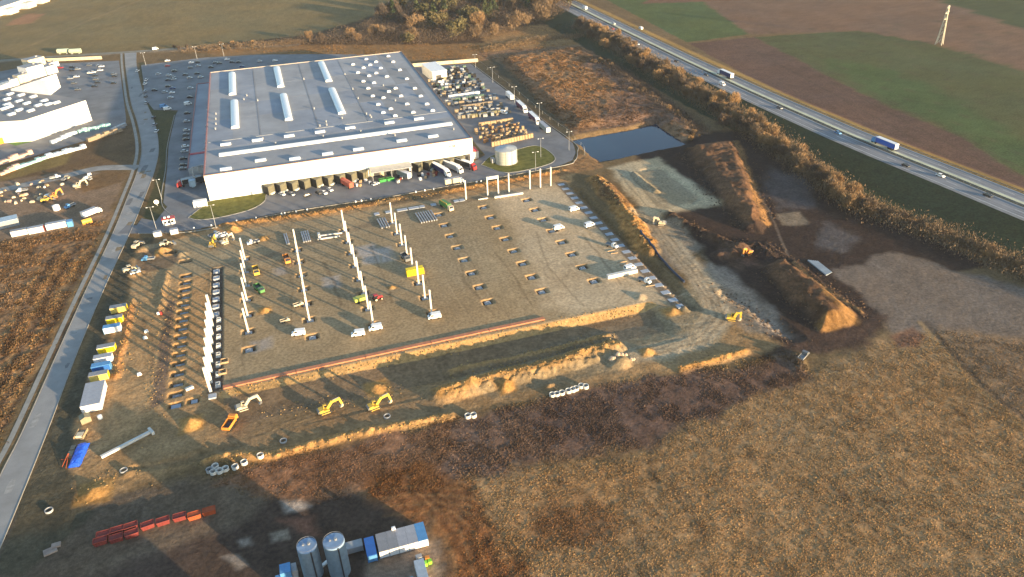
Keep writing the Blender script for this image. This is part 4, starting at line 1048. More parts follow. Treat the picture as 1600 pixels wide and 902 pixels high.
part(t, 'bed', 'mtb', WOODG, lambda mb: mb.box(0, 0, .5, 2.8, 4.2, .3)); 
for sx in (-1, 1): part(t, 'side_board', 'mts', WOOD, lambda mb: mb.box(0, 0, .8, .15, 4.2, .7), (sx * 1.35, 0, 0))
part(t, 'load', 'mtl', CREAM, lambda mb: mb.box(0, -.6, .8, 2.2, 2.2, .7, 0, .9, .9))
for s_ in (-1, 1): part(t, 'wheel', 'mtw', BLACK, lambda mb: mb.tube((-.12, 0, .35), (.12, 0, .35), .35, 10), (s_ * 1.3, 0, 0))
x, y = P(124, 712); t = thing('tarpaulin_stack', 'stack of goods under a crumpled bright blue tarpaulin', 'tarpaulin', (x, y, 0), math.radians(-8))
def tarp(mb):
    r = np.random.default_rng(4); n, m = 7, 16; i0 = len(mb.v)
    for a in range(n):
        for b_ in range(m):
            u, v_ = a / (n - 1) * 2 - 1, b_ / (m - 1) * 2 - 1
            z = 1.5 * (1 - abs(u) ** 4) * (1 - abs(v_) ** 8) + r.uniform(-.12, .12); mb.v.append((u * 1.7 + r.uniform(-.1, .1), v_ * 5.2, max(.0, z)))
    for a in range(n - 1):
        for b_ in range(m - 1): k = i0 + a * m + b_; mb.f.append((k, k + m, k + m + 1, k + 1))
part(t, 'cover', 'tarp', mat('tarp_blue', (0.02, 0.10, 0.62), 0.45, var=0.2, scale=1.5), tarp)
part(t, 'goods', 'tarpg', WOODG, lambda mb: mb.box(-2.4, .5, 0, 1.6, 2.4, 1.0).box(-2.6, 3.4, 0, 1.4, 1.8, .8))
x, y = P(106, 722); solo('rusty_scaffold', 'rusty orange scaffold beside the blue tarpaulin', 'steel frame', 'sfr', ORUST, lambda mb: [mb.tube((-1.2, -2, .1), (.2, 2.0, 1.4), .09), mb.tube((0, -3, .1), (.3, 2.2, 1.3), .09), mb.tube((-2, 1.5, .2), (1.6, -.4, .6), .09), mb.tube((.3, 2.2, 0), (.3, 2.2, 1.4), .09)], (x, y, .1))
# red skips in the foreground
SK = [(157, 846, 0), (182, 841, 0), (162, 836, 1), (184, 829, 1), (206, 834, 1), (205, 823, 0), (231, 821, 0), (255, 815, 0), (281, 808, 0), (304, 806, 2), (327, 799, 2)]


def skip_parts(t, m, mr):
    part(t, 'tub', ('tub', m.name), m, lambda mb: (mb.prism([(-1.75, -1.0), (1.75, -1.0), (1.75, 1.0), (-1.75, 1.0)], 0, 1.45, [(-1.95, -1.1), (1.95, -1.1), (1.95, 1.1), (-1.95, 1.1)])))
    part(t, 'rim', ('tubr', m.name), mr, lambda mb: mb.box(0, -1.1, 1.36, 4.0, .14, .2).box(0, 1.1, 1.36, 4.0, .14, .2).box(-1.95, 0, 1.36, .14, 2.0, .2).box(1.95, 0, 1.36, .14, 2.0, .2))
    for k in range(-2, 3): part(t, 'stiffener', ('tubs', m.name), mr, lambda mb: mb.bar((0, -1.03, .05), (0, -1.15, 1.36), .12, .1), (k * .75, 0, 0))


srt = sorted(range(len(SK)), key=lambda k: SK[k][0])
for n, k in enumerate(srt):
    px, py, c = SK[k]; x, y = P(px, py, .7)
    t = thing('formwork_crate', ('bright orange' if c == 2 else 'dark red') + ' steel crate in the foreground line of crates, %s from the left' % ORD[n], 'crate', (x, y, float(hgt(x, y))), random.uniform(.0, .16), 'red steel crates in the foreground'); t.scale = (.86, .86, .95)
    skip_parts(t, ORUST if c == 2 else RUSTP, ORUST if c == 2 else mat('rust_red_rim', (0.21, 0.042, 0.034), 0.8))
x, y = P(79, 862); solo('rubble_slab', 'broken pale concrete slabs lying near the site road', 'slab', 'rub', mat('old_slab', (0.34, 0.26, 0.21), 0.9, var=0.2), lambda mb: mb.box(0, 0, 0, 3.2, 2.2, .4, .3).box(1.2, 1.5, 0, 2.2, 1.6, .55, .1), (x, y, float(hgt(x, y))))
# batching plant at the bottom edge
SILO = mat('silo_steel', (0.20, 0.27, 0.33), 0.5, 0.2, var=0.14)
SILOT = mat('silo_top', (0.20, 0.30, 0.44), 0.7, 0.0, var=0.12)  # sky light on the silo tops put into their bluer colour
for nm, (px, py), zt, r, lb in (('silo', (479, 852), 12.6, 2.45, 'left of the two tall grey steel silos at the bottom edge'), ('silo', (521, 845), 13.4, 2.6, 'right of the two tall grey steel silos, with a ladder line')):
    x, y = P(px, py, zt); t = thing('silo', lb, 'silo', (x, y, float(hgt(x, y))))
    part(t, 'shell', ('silo', r), SILO, lambda mb: mb.cyl(0, 0, 2.2, r, r, zt - 2.6, 32), smooth=False)
    part(t, 'cone', ('silc', r), SILO, lambda mb: mb.cyl(0, 0, .6, .5, r, 1.6, 32))
    tp = part(t, 'top', ('silt', r), SILOT, lambda mb: mb.cyl(0, 0, zt - .4, r, r * .96, .35, 32))
    part(tp, 'top_filter', ('silf', r), GREYM, lambda mb: mb.cyl(.5, .2, zt - .05, .4, .4, .5, 10).box(-.8, .3, zt - .05, .5, .5, .35))
    part(t, 'rail', ('silr', r), GREYM, lambda mb: [mb.tube((r * .97 * math.cos(a * math.pi / 8), r * .97 * math.sin(a * math.pi / 8), zt + .35), (r * .97 * math.cos((a + 1) * math.pi / 8), r * .97 * math.sin((a + 1) * math.pi / 8), zt + .35), .04, 4) for a in range(16)])
    part(t, 'ladder', ('sill', r), DARKM, lambda mb: mb.box(r * .3, -r * .99, 2, .35, .25, zt - 2.2))
    for k in range(4): part(t, 'leg', ('sile', r), GREYM, lambda mb: mb.box(0, 0, 0, .3, .3, 2.6), (r * .8 * math.cos(k * 1.571 + .8), r * .8 * math.sin(k * 1.571 + .8), 0))
x, y = P(450, 905); t = thing('silo_cabin', 'blue-grey control unit left of the silos', 'cabin', (x, y, 0))
part(t, 'body', 'silcab', LBLUE, lambda mb: mb.box(0, 0, 0, 2.6, 3.0, 4.2).box(-1.4, -1.5, 0, 2.4, 2, 3.0)); part(t, 'annex', 'silcab2', CONCG, lambda mb: mb.box(2.0, .3, 0, 1.2, 2.6, 3.4))
x, y = P(506, 892); solo('conveyor_chute', 'short white chute between the two silos', 'chute', 'chute', WHITEP, lambda mb: mb.bar((-1.5, -.3, 1.2), (1.5, .5, 2.6), .8, .5), (x, y, 0))
for k in range(5):
    m_r = (GROOF, GROOF, LROOF, LROOF, LBLUE)[k]
    t = thing('white_cabin', 'white container of the joined block right of the silos, %s from the left' % ORD[k], 'container', (53.6 + 2.56 * k, -105.7, 0.06), -math.pi / 2, 'joined white containers by the silos')
    cabin_parts(t, 6.0, 2.46, 2.6, WHITEP, m_r, WHITEP, WHITEP)
t = thing('blue_container', 'deep blue container at the left end of the white container block', 'container', (50.5, -106.0, 0.06), -math.pi / 2); cabin_parts(t, 6.0, 2.44, 2.6, BLUEP, BLUEP, LBLUE, BLUEP)
t = thing('steel_tank_box', 'small grey steel box left of the deep blue container', 'container', (46.6, -103.4, 0.05), 0); cabin_parts(t, 4.2, 2.4, 2.0, CONCG, CONCG, CONCG, CONCG)
x, y = P(606, 819, 3.2); solo('air_unit', 'small white unit on top of the white containers', 'air conditioner', 'acu', WHITEP, lambda mb: mb.box(0, 0, 0, 1.0, .7, .7).cyl(0, 0, .7, .25, .25, .06, 8), (57.2, -102.6, 2.71))
t = thing('white_cabin', 'pale blue-roofed container at the bottom edge in front of the white block', 'container', (61.4, -118.0, 0.05), -math.pi / 2); cabin_parts(t, 7.5, 2.44, 2.6, WHITEP, mat('icy_roof', (0.36, 0.43, 0.50), 0.5), WHITEP, WHITEP)
t = thing('blue_container', 'light blue container at the bottom edge right of the silos', 'container', (55.0, -120.0, 0.05), 0.02); cabin_parts(t, 8.0, 2.44, 2.6, LBLUE, LBLUE, LBLUE, LBLUE)
x, y = P(664, 884); solo('waste_bin', 'bright green and orange bins beside the bottom edge containers', 'bin', 'bins', mat('bin_green', (0.25, 0.62, 0.05), 0.5), lambda mb: mb.box(0, 0, 0, 1.3, 1.0, 1.2, 0, 1.1, 1.1).box(1.4, .3, 0, .9, .9, 1.1, 0, 1.1, 1.1), (x, y, .05))
x, y = P(668, 876); solo('waste_bin', 'small orange bin beside the bright green bin', 'bin', 'bino', ORAM, lambda mb: mb.box(0, 0, 0, 1.0, .8, 1.2, 0, 1.1, 1.1).box(0, 0, 1.2, 1.1, .9, .1), (x, y, .05))
x, y = P(655, 874); solo('pallet_stack', 'grey pallet stack beside the bottom edge containers', 'pallets', 'pstk', CONCG, lambda mb: [mb.box(0, 0, .16 * k, 1.6, 1.2, .13) for k in range(8)], (x, y, .05))
# concrete plant tower just outside the frame; it throws the long shade across the lower left corner
t = thing('batching_plant', 'tall grey concrete batching plant standing in front of the silos, below the frame', 'plant', (58.0, -136, 0))
part(t, 'tower', 'bpt', GREYM, lambda mb: mb.box(0, 0, 3.0, 16, 6, 12.2)); part(t, 'roof', 'bpr', GROOF, lambda mb: mb.box(0, 0, 15.2, 16.3, 6.3, .4))
for sx in (-1, 0, 1):
    for sy in (-1, 1): part(t, 'leg', 'bpl', GREYM, lambda mb: mb.box(0, 0, 0, .8, .8, 3.0), (sx * 7.4, sy * 2.5, 0))
part(t, 'enclosure', 'bpe', CONCG, lambda mb: mb.box(0, 0, 0, 13.8, 4.4, 2.98))
t = thing('shade_shed', 'long grey unseen shed added below the frame to shade the lower left', 'shed', (28, -171, 0))  # unseen shed, put in to cast shade over the lower left
part(t, 'wall', 'agw', CONCG, lambda mb: mb.box(0, 0, 0, 47, 13, 11.5)); part(t, 'roof', 'agr', GROOF, lambda mb: mb.ext([(-6.8, 11.5), (6.8, 11.5), (0, 14.6)], -23.8, 23.8, 'x'))
# ------------------------------------------------------------------ vehicles
PAINT = {'white': WHITEP, 'silver': mat('car_silver', (0.42, 0.43, 0.44), 0.35, .3, var=.03, spec=.5), 'grey': mat('car_grey', (0.16, 0.165, 0.17), 0.35, .2, var=.03, spec=.5), 'black': mat('car_black', (0.022, 0.023, 0.026), 0.3, var=.03, spec=.5),
         'blue': mat('car_blue', (0.03, 0.07, 0.20), 0.35, var=.03, spec=.5), 'red': mat('car_red', (0.40, 0.03, 0.03), 0.35, var=.03, spec=.5), 'orange': ORAM, 'yellow': YELM, 'green': GREENP,
         'ltblue': LBLUE, 'purple': mat('curtain_purple', (0.10, 0.035, 0.07), 0.5, var=.06), 'navy': mat('curtain_navy', (0.03, 0.035, 0.11), 0.5, var=.06), 'royal': mat('curtain_royal', (0.02, 0.10, 0.42), 0.5, var=.06), 'grn': mat('curtain_green', (.25, .29, .27), .5), 'cream': CREAM}


def wheels(t, xs_, w, r, tr=.24):
    for x in xs_:
        for s_ in (-1, 1):
            part(t, 'wheel', ('wheel', r, tr), BLACK, lambda mb: mb.tube((0, -tr / 2, r), (0, tr / 2, r), r, 10), (x, s_ * (w / 2 - tr / 2), 0))


def car(loc, rz, col, label, group=None, small=False):
    t = thing('car', label, 'car', loc, rz, group); m = PAINT[col]
    part(t, 'body', 'carbody', m, lambda mb: (mb.ext([(-2.1, .32), (-2.16, .78), (-1.95, .92), (1.05, .96), (2.0, .80), (2.12, .5), (2.08, .32)], -.88, .88), mb.ext([(-1.32, 1.42), (-1.15, 1.49), (.15, 1.49), (.42, 1.42)], -.66, .66)))
    part(t, 'window', 'carglass', GLASS, lambda mb: mb.prism([(-1.85, -.80), (1.1, -.80), (1.1, .80), (-1.85, .80)], .91, 1.43, [(-1.28, -.66), (.38, -.66), (.38, .66), (-1.28, .66)]))
    if not small: wheels(t, (-1.3, 1.3), 1.78, .32)
    else: part(t, 'wheels', 'carwh', BLACK, lambda mb: mb.box(-1.3, 0, 0, .6, 1.74, .5).box(1.3, 0, 0, .6, 1.74, .5))
    return t


def van(loc, rz, col, label, group=None, name='van'):
    t = thing(name, label, 'van', loc, rz, group); m = PAINT[col]
    part(t, 'body', 'vanbody', m, lambda mb: mb.ext([(-2.5, .35), (-2.55, 1.2), (-2.4, 2.2), (1.0, 2.28), (1.35, 2.1), (1.85, 1.3), (2.45, 1.12), (2.55, .7), (2.5, .35)], -.97, .97))
    part(t, 'windscreen', 'vanws', GLASS, lambda mb: mb.poly([(1.37, -.86, 2.06), (1.37, .86, 2.06), (1.87, .9, 1.33), (1.87, -.9, 1.33)]))
    for s_ in (-1, 1): part(t, 'side_window', 'vansw', GLASS, lambda mb: mb.poly([(.3, 0, 1.35), (1.6, 0, 1.35), (1.25, 0, 1.98), (.3, 0, 1.98)]), (0, s_ * .985, 0))
    part(t, 'rear_window', 'vanrw', GLASS, lambda mb: mb.poly([(-2.535, -.75, 1.4), (-2.535, .75, 1.4), (-2.44, .75, 2.0), (-2.44, -.75, 2.0)]), (-.012, 0, 0))
    wheels(t, (-1.5, 1.55), 2.0, .35); return t


def pickup(loc, rz, col, label, bed=None, group=None):
    t = thing('pickup_truck', label, 'pickup', loc, rz, group); m = PAINT[col]
    part(t, 'cab', 'pucab', m, lambda mb: mb.ext([(.2, .5), (.2, 2.1), (1.3, 2.15), (1.9, 1.3), (2.7, 1.1), (2.75, .5)], -.95, .95))
    part(t, 'windscreen', 'puws', GLASS, lambda mb: mb.poly([(1.37, -.85, 2.08), (1.37, .85, 2.08), (1.92, .9, 1.32), (1.92, -.9, 1.32)]))
    part(t, 'bed', 'pubed', bed or GREYM, lambda mb: mb.box(-1.4, 0, .75, 3.0, 2.0, .15).box(-1.4, -.97, .9, 3.0, .08, .5).box(-1.4, .97, .9, 3.0, .08, .5).box(-2.87, 0, .9, .08, 1.86, .5))
    wheels(t, (-1.6, 1.7), 2.0, .36); return t


def semi(loc, rz, cabc, side, label, rear=None, rooff=None, L_=13.6, cab=True, group=None, cat='truck'):
    """cab to +x, trailer behind; origin in the middle"""
    t = thing('semi_truck' if cab else 'semi_trailer', label, cat, loc, rz, group); x0 = -8.2
    part(t, 'trailer_box', ('tbox', L_), WHITEP, lambda mb: mb.box(x0 + L_ / 2, 0, 1.15, L_, 2.5, 2.8))
    for s_ in (-1, 1): part(t, 'side_curtain', ('tcur', L_), side, lambda mb: mb.box(x0 + L_ / 2, 0, 1.2, L_ - .2, .05, 2.6), (0, s_ * 1.27, 0))
    part(t, 'trailer_roof', ('troof', L_), rooff or WHITEP, lambda mb: mb.box(x0 + L_ / 2, 0, 3.95, L_, 2.56, .06))
    part(t, 'rear_door', 'trear', rear or WHITEP, lambda mb: mb.box(x0 - .03, 0, 1.2, .06, 2.46, 2.7))
    part(t, 'chassis', ('tch', L_), DARKM, lambda mb: mb.box(x0 + L_ / 2, 0, .75, L_ - .6, 1.0, .4).box(x0 + 2.9, 0, .4, 4.4, 2.3, .4))
    wheels(t, [x0 + 1.6, x0 + 2.9, x0 + 4.2] + ([5.0, 7.3] if cab else [x0 + 5.5]), 2.5, .5, .3)
    if cab:
        c = part(t, 'cab', 'semicab', PAINT[cabc], lambda mb: mb.ext([(5.9, .55), (5.9, 3.5), (6.3, 3.75), (7.5, 3.1), (8.15, 2.2), (8.3, .5)], -1.22, 1.22))
        part(c, 'windscreen', 'semiws', GLASS, lambda mb: mb.poly([(7.57, -1.05, 3.05), (7.57, 1.05, 3.05), (8.17, 1.1, 2.2), (8.17, -1.1, 2.2)]), (.02, 0, 0))
        part(t, 'tractor_frame', 'semifr', DARKM, lambda mb: mb.box(6.2, 0, .5, 4.0, 1.0, .45))
    return t


def boxtruck(loc, rz, cabc, boxm, label, L_=6.0, group=None):
    t = thing('box_truck', label, 'truck', loc, rz, group)
    part(t, 'box_body', ('btb', L_), boxm, lambda mb: mb.box(-L_ / 2 + 1.5, 0, .95, L_, 2.4, 2.5)); part(t, 'box_roof', ('btr', L_), LROOF, lambda mb: mb.box(-L_ / 2 + 1.5, 0, 3.45, L_ + .04, 2.44, .06))
    c = part(t, 'cab', 'btc', PAINT[cabc], lambda mb: mb.ext([(1.65, .5), (1.65, 2.7), (3.0, 2.65), (3.6, 1.8), (3.7, .5)], -1.1, 1.1))
    part(c, 'windscreen', 'btw', GLASS, lambda mb: mb.poly([(3.06, -.95, 2.6), (3.06, .95, 2.6), (3.62, 1.0, 1.8), (3.62, -1.0, 1.8)]))
    part(t, 'chassis', ('btch', L_), DARKM, lambda mb: mb.box(0, 0, .6, L_ + 2, .9, .35)); wheels(t, (-L_ + 3.2, 2.6), 2.3, .45, .28); return t


def excavator(px, py, rz, col, label, z=None, swing=0.0, fold=0.0):
    x, y = P(px, py); z = float(hgt(x, y)) if z is None else z; m = PAINT[col]
    t = thing('excavator', label, 'excavator', (x, y, z), rz); t.scale = (.86, .86, .86)
    for s_ in (-1, 1):
        k = part(t, 'track', 'extrack', DARKM, lambda mb: mb.ext([(-1.9, .15), (-2.15, .5), (-1.9, .9), (1.9, .9), (2.15, .5), (1.9, .15), (1.6, 0), (-1.6, 0)], -.3, .3), (0, s_ * 1.15, 0))
        part(k, 'track_frame', 'extf', m, lambda mb: mb.box(0, 0, .3, 3.2, .66, .32))
    part(t, 'undercarriage', 'exun', DARKM, lambda mb: mb.box(0, 0, .45, 1.8, 1.8, .4).cyl(0, 0, .8, .8, .8, .3, 14))
    part(t, 'house', 'exhouse', m, lambda mb: mb.ext([(-2.2, 1.1), (-2.2, 2.15), (-.6, 2.3), (-.5, 1.75), (1.5, 1.65), (1.5, 1.1)], -1.35, 1.35))
    part(t, 'counterweight', 'excw', PAINT['grey'], lambda mb: mb.ext([(-2.75, 1.15), (-2.85, 1.7), (-2.6, 2.1), (-2.2, 2.1), (-2.2, 1.1)], -1.3, 1.3))
    c = part(t, 'cab', 'excab', m, lambda mb: mb.ext([(-.3, 1.1), (-.3, 2.95), (.9, 3.0), (1.5, 2.1), (1.5, 1.1)], .4, 1.35)); part(c, 'window', 'excg', GLASS, lambda mb: mb.poly([(.94, .5, 2.95), (.94, 1.25, 2.95), (1.51, 1.28, 2.1), (1.51, .47, 2.1)]).poly([(-.1, .39, 1.9), (1.2, .39, 1.9), (.85, .39, 2.8), (-.1, .39, 2.8)]))
    f = fold
    A = (1.0, -.1, 1.7); B = (2.9 - f, -.1, 4.0); Cc = (6.3 - 2 * f, -.1, 4.3); D = (6.7 - 2.6 * f, -.1, 1.5)
    part(t, 'boom', ('exboom', f), m, lambda mb: mb.bar(A, (B[0] + .2, B[1], B[2] + .15), .75, 1.05).bar((B[0] - .3, B[1], B[2] - .1), Cc, .7, .9))
    k = part(t, 'arm', ('exarm', f), m, lambda mb: mb.bar((Cc[0] - .5, -.1, Cc[2] + .5), D, .6, .8)); part(k, 'cylinder', ('excyl', f), GREYM, lambda mb: mb.tube((B[0] + .6, -.1, B[2] + .5), (Cc[0] - .4, -.1, Cc[2] + .6), .12, 6).tube((1.6, -.1, 1.6), (B[0] - .2, -.1, B[2] - .7), .13, 6))
    part(t, 'bucket', ('exbk', f), PAINT['grey'] if col != 'yellow' else CREAM, lambda mb: mb.ext([(D[0] - .1, D[2] + .2), (D[0] + .45, D[2] - .2), (D[0] + .3, D[2] - 1.0), (D[0] - .4, D[2] - 1.3), (D[0] - 1.0, D[2] - 1.1), (D[0] - .3, D[2] - .7), (D[0] - .35, D[2] - .1)], -.7, .5))
    return t


def dumper(px, py, rz, col, label, skipm=None, s=1.0):
    x, y = P(px, py); m = PAINT[col]; t = thing('site_dumper', label, 'dumper', (x, y, float(hgt(x, y))), rz); t.scale = (s, s, s)
    part(t, 'cab', 'dpcab', m, lambda mb: mb.ext([(1.4, .7), (1.4, 2.7), (2.5, 2.75), (3.1, 1.9), (3.2, .7)], -1.15, 1.15)); part(t, 'windscreen', 'dpw', GLASS, lambda mb: mb.poly([(2.54, -1, 2.7), (2.54, 1, 2.7), (3.12, 1.05, 1.9), (3.12, -1.05, 1.9)]), (.02, 0, 0))
    part(t, 'dump_bed', 'dpbed', skipm or m, lambda mb: (mb.box(-1.2, 0, 1.0, 4.6, 2.5, .15), mb.box(-1.2, -1.22, 1.15, 4.6, .12, .95), mb.box(-1.2, 1.22, 1.15, 4.6, .12, .95), mb.box(-3.45, 0, 1.15, .12, 2.3, .95), mb.box(1.05, 0, 1.15, .12, 2.3, 1.1)))
    part(t, 'load', 'dpload', DARKM, lambda mb: mb.box(-1.2, 0, 1.15, 4.3, 2.2, .35, 0, .7, .6)); part(t, 'chassis', 'dpch', DARKM, lambda mb: mb.box(-.1, 0, .55, 6.0, 1.0, .4))
    wheels(t, (-2.4, -1.1, 2.2), 2.4, .55, .35); return t


def loader(px, py, rz, col, label, z=None):
    x, y = P(px, py); m = PAINT[col]; t = thing('wheel_loader', label, 'loader', (x, y, float(hgt(x, y)) if z is None else z), rz)
    part(t, 'engine_bay', 'lden', m, lambda mb: mb.ext([(-2.9, .8), (-2.9, 1.8), (-2.5, 2.1), (-.8, 2.1), (-.8, .8)], -1.0, 1.0)); part(t, 'front_frame', 'ldfr', m, lambda mb: mb.box(1.0, 0, .7, 2.4, 1.3, .8))
    c = part(t, 'cab', 'ldcab', m, lambda mb: mb.box(-.1, 0, 1.3, 1.5, 1.5, .6)); part(c, 'cab_roof', 'ldcr', m, lambda mb: mb.box(-.1, 0, 2.9, 1.6, 1.6, .15)); part(c, 'window', 'ldg', GLASS, lambda mb: mb.box(-.1, 0, 1.9, 1.4, 1.4, 1.0))
    part(t, 'lift_arm', 'ldarm', m, lambda mb: mb.bar((.6, -.55, 1.7), (2.9, -.55, .7), .2, .4).bar((.6, .55, 1.7), (2.9, .55, .7), .2, .4)); part(t, 'bucket', 'ldbk', PAINT['grey'], lambda mb: mb.ext([(2.8, .3), (2.8, 1.3), (3.3, 1.5), (3.3, .6), (4.1, .15), (3.0, .1)], -1.35, 1.35))
    wheels(t, (-1.7, 1.4), 2.4, .75, .5); return t


def tractor(px, py, rz, col, label):
    x, y = P(px, py); m = PAINT[col]; t = thing('tractor', label, 'tractor', (x, y, float(hgt(x, y))), rz)
    part(t, 'hood', 'trh', m, lambda mb: mb.ext([(.2, .8), (.2, 1.75), (2.0, 1.6), (2.2, 1.3), (2.2, .8)], -.4, .4)); part(t, 'chassis', 'trc', DARKM, lambda mb: mb.box(.4, 0, .6, 3.2, .5, .4))
    c = part(t, 'cab', 'trcab', m, lambda mb: mb.box(-.6, 0, 2.55, 1.6, 1.6, .15).box(-.6, 0, .9, 1.5, 1.1, .6)); part(c, 'window', 'trg', GLASS, lambda mb: mb.box(-.6, 0, 1.5, 1.4, 1.4, 1.05))
    for s_ in (-1, 1):
        w_ = part(t, 'rear_wheel', 'trrw', BLACK, lambda mb: mb.tube((0, -.28, .85), (0, .28, .85), .85, 14), (-.9, s_ * .95, 0)); part(w_, 'rim', 'trrr', CREAM, lambda mb: mb.tube((0, -.3, .85), (0, .3, .85), .45, 10))
        w_ = part(t, 'front_wheel', 'trfw', BLACK, lambda mb: mb.tube((0, -.2, .55), (0, .2, .55), .55, 12), (1.5, s_ * .85, 0)); part(w_, 'rim', 'trfr', CREAM, lambda mb: mb.tube((0, -.22, .55), (0, .22, .55), .3, 10))
    return t


def S(px, py): x, y = P(px, py); return (x, y, float(hgt(x, y)))


R_ = math.radians
# vans and pickups on the pad
for px, py, rz, lb in ((467, 523, 172, 'white van parked left of the lone pit at the near edge of the pad'), (560, 524, 175, 'white van at the near pad edge, left of the nearest column of the tractor row'), (587, 515, 178, 'white van parked touching the foot of the tractor row of columns'), (679, 497, 178, 'white van at the near end of the yellow container column row')):
    x, y, z = S(px, py); van((x, y, z), R_(rz), 'white', lb, 'white vans on the pad')
for k, (px, py, rz) in enumerate(((897, 329, 10), (921, 354, 12), (873, 358, 5), (984, 421, 8))):
    x, y, z = S(px, py); van((x, y, z), R_(rz), 'white', 'white van parked along the right-hand slab row, %s from the far end' % ORD[k], 'white vans on the pad')
for k, (px, py) in enumerate(((956, 386), (1007, 441))):
    x, y, z = S(px, py); pickup((x, y, z), R_(-58), 'white', 'white flatbed pickup by the right-hand slab row, %s one' % ('far' if k == 0 else 'near'))
pickup(S(396, 381), R_(190), 'white', 'white pickup beside the ochre heap at the far left of the pad')
dumper(449, 409, R_(-83), 'orange', 'orange dump truck standing between the two left column rows', ORAM)
dumper(401, 427, R_(-85), 'yellow', 'yellow dump truck right of the left column row', YELM)
dumper(406, 455, R_(-70), 'green', 'green-tailed dump truck right of the left column row', GREENP)
dumper(634, 406, R_(-80), 'grey', 'grey dump truck standing behind the yellow container', PAINT['grey'])
dumper(449 + 18, 478, R_(15), 'cream', 'small cream site dumper beside the second column row', CREAM, .6)
dumper(446, 503, R_(10), 'cream', 'small cream site dumper left of the second column row', CREAM, .55)
tractor(590, 469, R_(14), 'red', 'red tractor towing a trailer between the middle column rows')
x, y, z = S(563, 472); t = thing('farm_trailer', 'yellow-green tipping trailer behind the red tractor', 'trailer', (x, y, z), R_(12))
part(t, 'tub', 'ftt', mat('trailer_lime', (0.48, 0.50, 0.10), .6, var=.12), lambda mb: mb.box(0, 0, 1.0, 4.6, 2.3, 1.3, 0, 1.05, 1.08)); part(t, 'drawbar', 'ftd', DARKM, lambda mb: mb.bar((2.2, 0, .8), (4.4, 0, .6), .2, .2).box(0, 0, .6, 4.0, 1.2, .4)); wheels(t, (-.9, .6), 2.3, .5, .4)
t = cabin(648, 422, YEL, YEL, YEL, YEL, 'bright yellow container standing among the columns on the pad', 7.2, 2.6, 2.9, .03, 2.0, 'yellow_container')
x, y, z = S(698, 326); t = thing('mixer_truck', 'long green truck unloading at the far edge of the pad', 'truck', (x, y, z), R_(-72))
part(t, 'body', 'gtb', GREENP, lambda mb: mb.ext([(-5.2, 1.1), (-5.2, 2.7), (-4.6, 3.2), (2.6, 3.2), (2.6, 1.1)], -1.2, 1.2)); part(t, 'cab', 'gtc', PAINT['cream'], lambda mb: mb.ext([(2.8, .6), (2.8, 2.8), (4.3, 2.7), (4.8, 1.8), (4.9, .6)], -1.2, 1.2)); part(t, 'windscreen', 'gtw', GLASS, lambda mb: mb.poly([(4.36, -1, 2.62), (4.36, 1, 2.62), (4.83, 1.05, 1.8), (4.83, -1.05, 1.8)]), (.02, 0, 0)); part(t, 'top_rail', 'gtr', YELM, lambda mb: mb.box(-1, -1.0, 3.2, 6, .2, .5)); part(t, 'chassis', 'gtch', DARKM, lambda mb: mb.box(-.2, 0, .6, 9.6, 1, .5)); wheels(t, (-4, -2.7, 3.6), 2.4, .5, .35)
# excavators and other machines
excavator(508, 644, R_(12), 'yellow', 'yellow excavator, the left of the two digging below the orange edge beam')
excavator(585, 638, R_(13), 'yellow', 'yellow excavator, the right of the two digging below the orange edge beam')
excavator(380, 638, R_(10), 'cream', 'cream excavator beside the orange dumper at the pad corner')
dumper(361, 664, R_(65), 'orange', 'orange dumper loading beside the cream excavator', ORAM)
excavator(1033, 352, R_(150), 'cream', 'pale excavator standing on the dusty track right of the ditch', fold=1.0)
excavator(1168, 398, R_(200), 'orange', 'orange excavator at the dark spoil heaps', fold=1.1)
excavator(1143, 500, R_(-30), 'yellow', 'yellow excavator low beside the grey haul track', fold=1.2)
excavator(333, 386, R_(75), 'yellow', 'yellow excavator in the machine cluster by the service road, the left one', fold=.4)
excavator(352, 381, R_(30), 'cream', 'cream excavator in the machine cluster by the service road, the right one', fold=.6)
loader(216, 388, R_(60), 'cream', 'cream wheel loader on the heaps beside the road junction')
loader(261, 384, R_(10), 'cream', 'cream wheel loader on the heap below the guard cabin')
loader(205, 427, R_(20), 'cream', 'cream wheel loader at the far end of the cabin row')
dumper(345, 372, R_(200), 'white', 'white tipper truck in the machine cluster by the service road', WHITEP, .9)
pickup(S(336, 369), R_(30), 'silver', 'silver pickup behind the machine cluster by the service road')
car(S(213, 430), R_(15), 'white', 'white car beside the cream wheel loader')
pickup(S(232, 407), R_(170), 'ltblue', 'pale blue pickup below the heaps by the road junction')
pickup(S(1290 - 35, 560), R_(30), 'grey', 'grey pickup in the shade below the second spoil heap')
x, y, z = S(250, 493); t = thing('tool_cart', 'small red and white compressor cart casting a long shadow by the outer pits', 'compressor', (x, y, z), .2)
part(t, 'body', 'tcb', REDP, lambda mb: mb.box(.6, 0, .4, 1.2, 1.2, 1.2, 0, .9, .9)); part(t, 'tank', 'tct', WHITEP, lambda mb: mb.tube((-.9, 0, 1.1), (.0, 0, 1.1), .6, 10)); wheels(t, (0,), 1.4, .35)
for k, (px, py) in enumerate(((229, 519), (218, 586), (227, 529))):
    x, y, z = S(px, py); solo('sand_bag', 'white bulk bag on the ochre ground behind the cabins, %s from the far end' % ORD[(0, 2, 1)[k]], 'bulk bag', 'bag', WHITEP, lambda mb: mb.box(0, 0, 0, 1.5, 1.1, .8, .3, .8, .8).box(0, 0, .8, .6, .5, .15), (x, y, z))
x, y, z = S(297, 609); solo('leaning_slab', 'white slab leaning by the outer left pits', 'slab', 'wslab', CONC, lambda mb: mb.box(0, 0, 0, 2.6, .5, .9).box(0, .9, 0, 2.6, 1.0, .5), (x, y, z), .35)
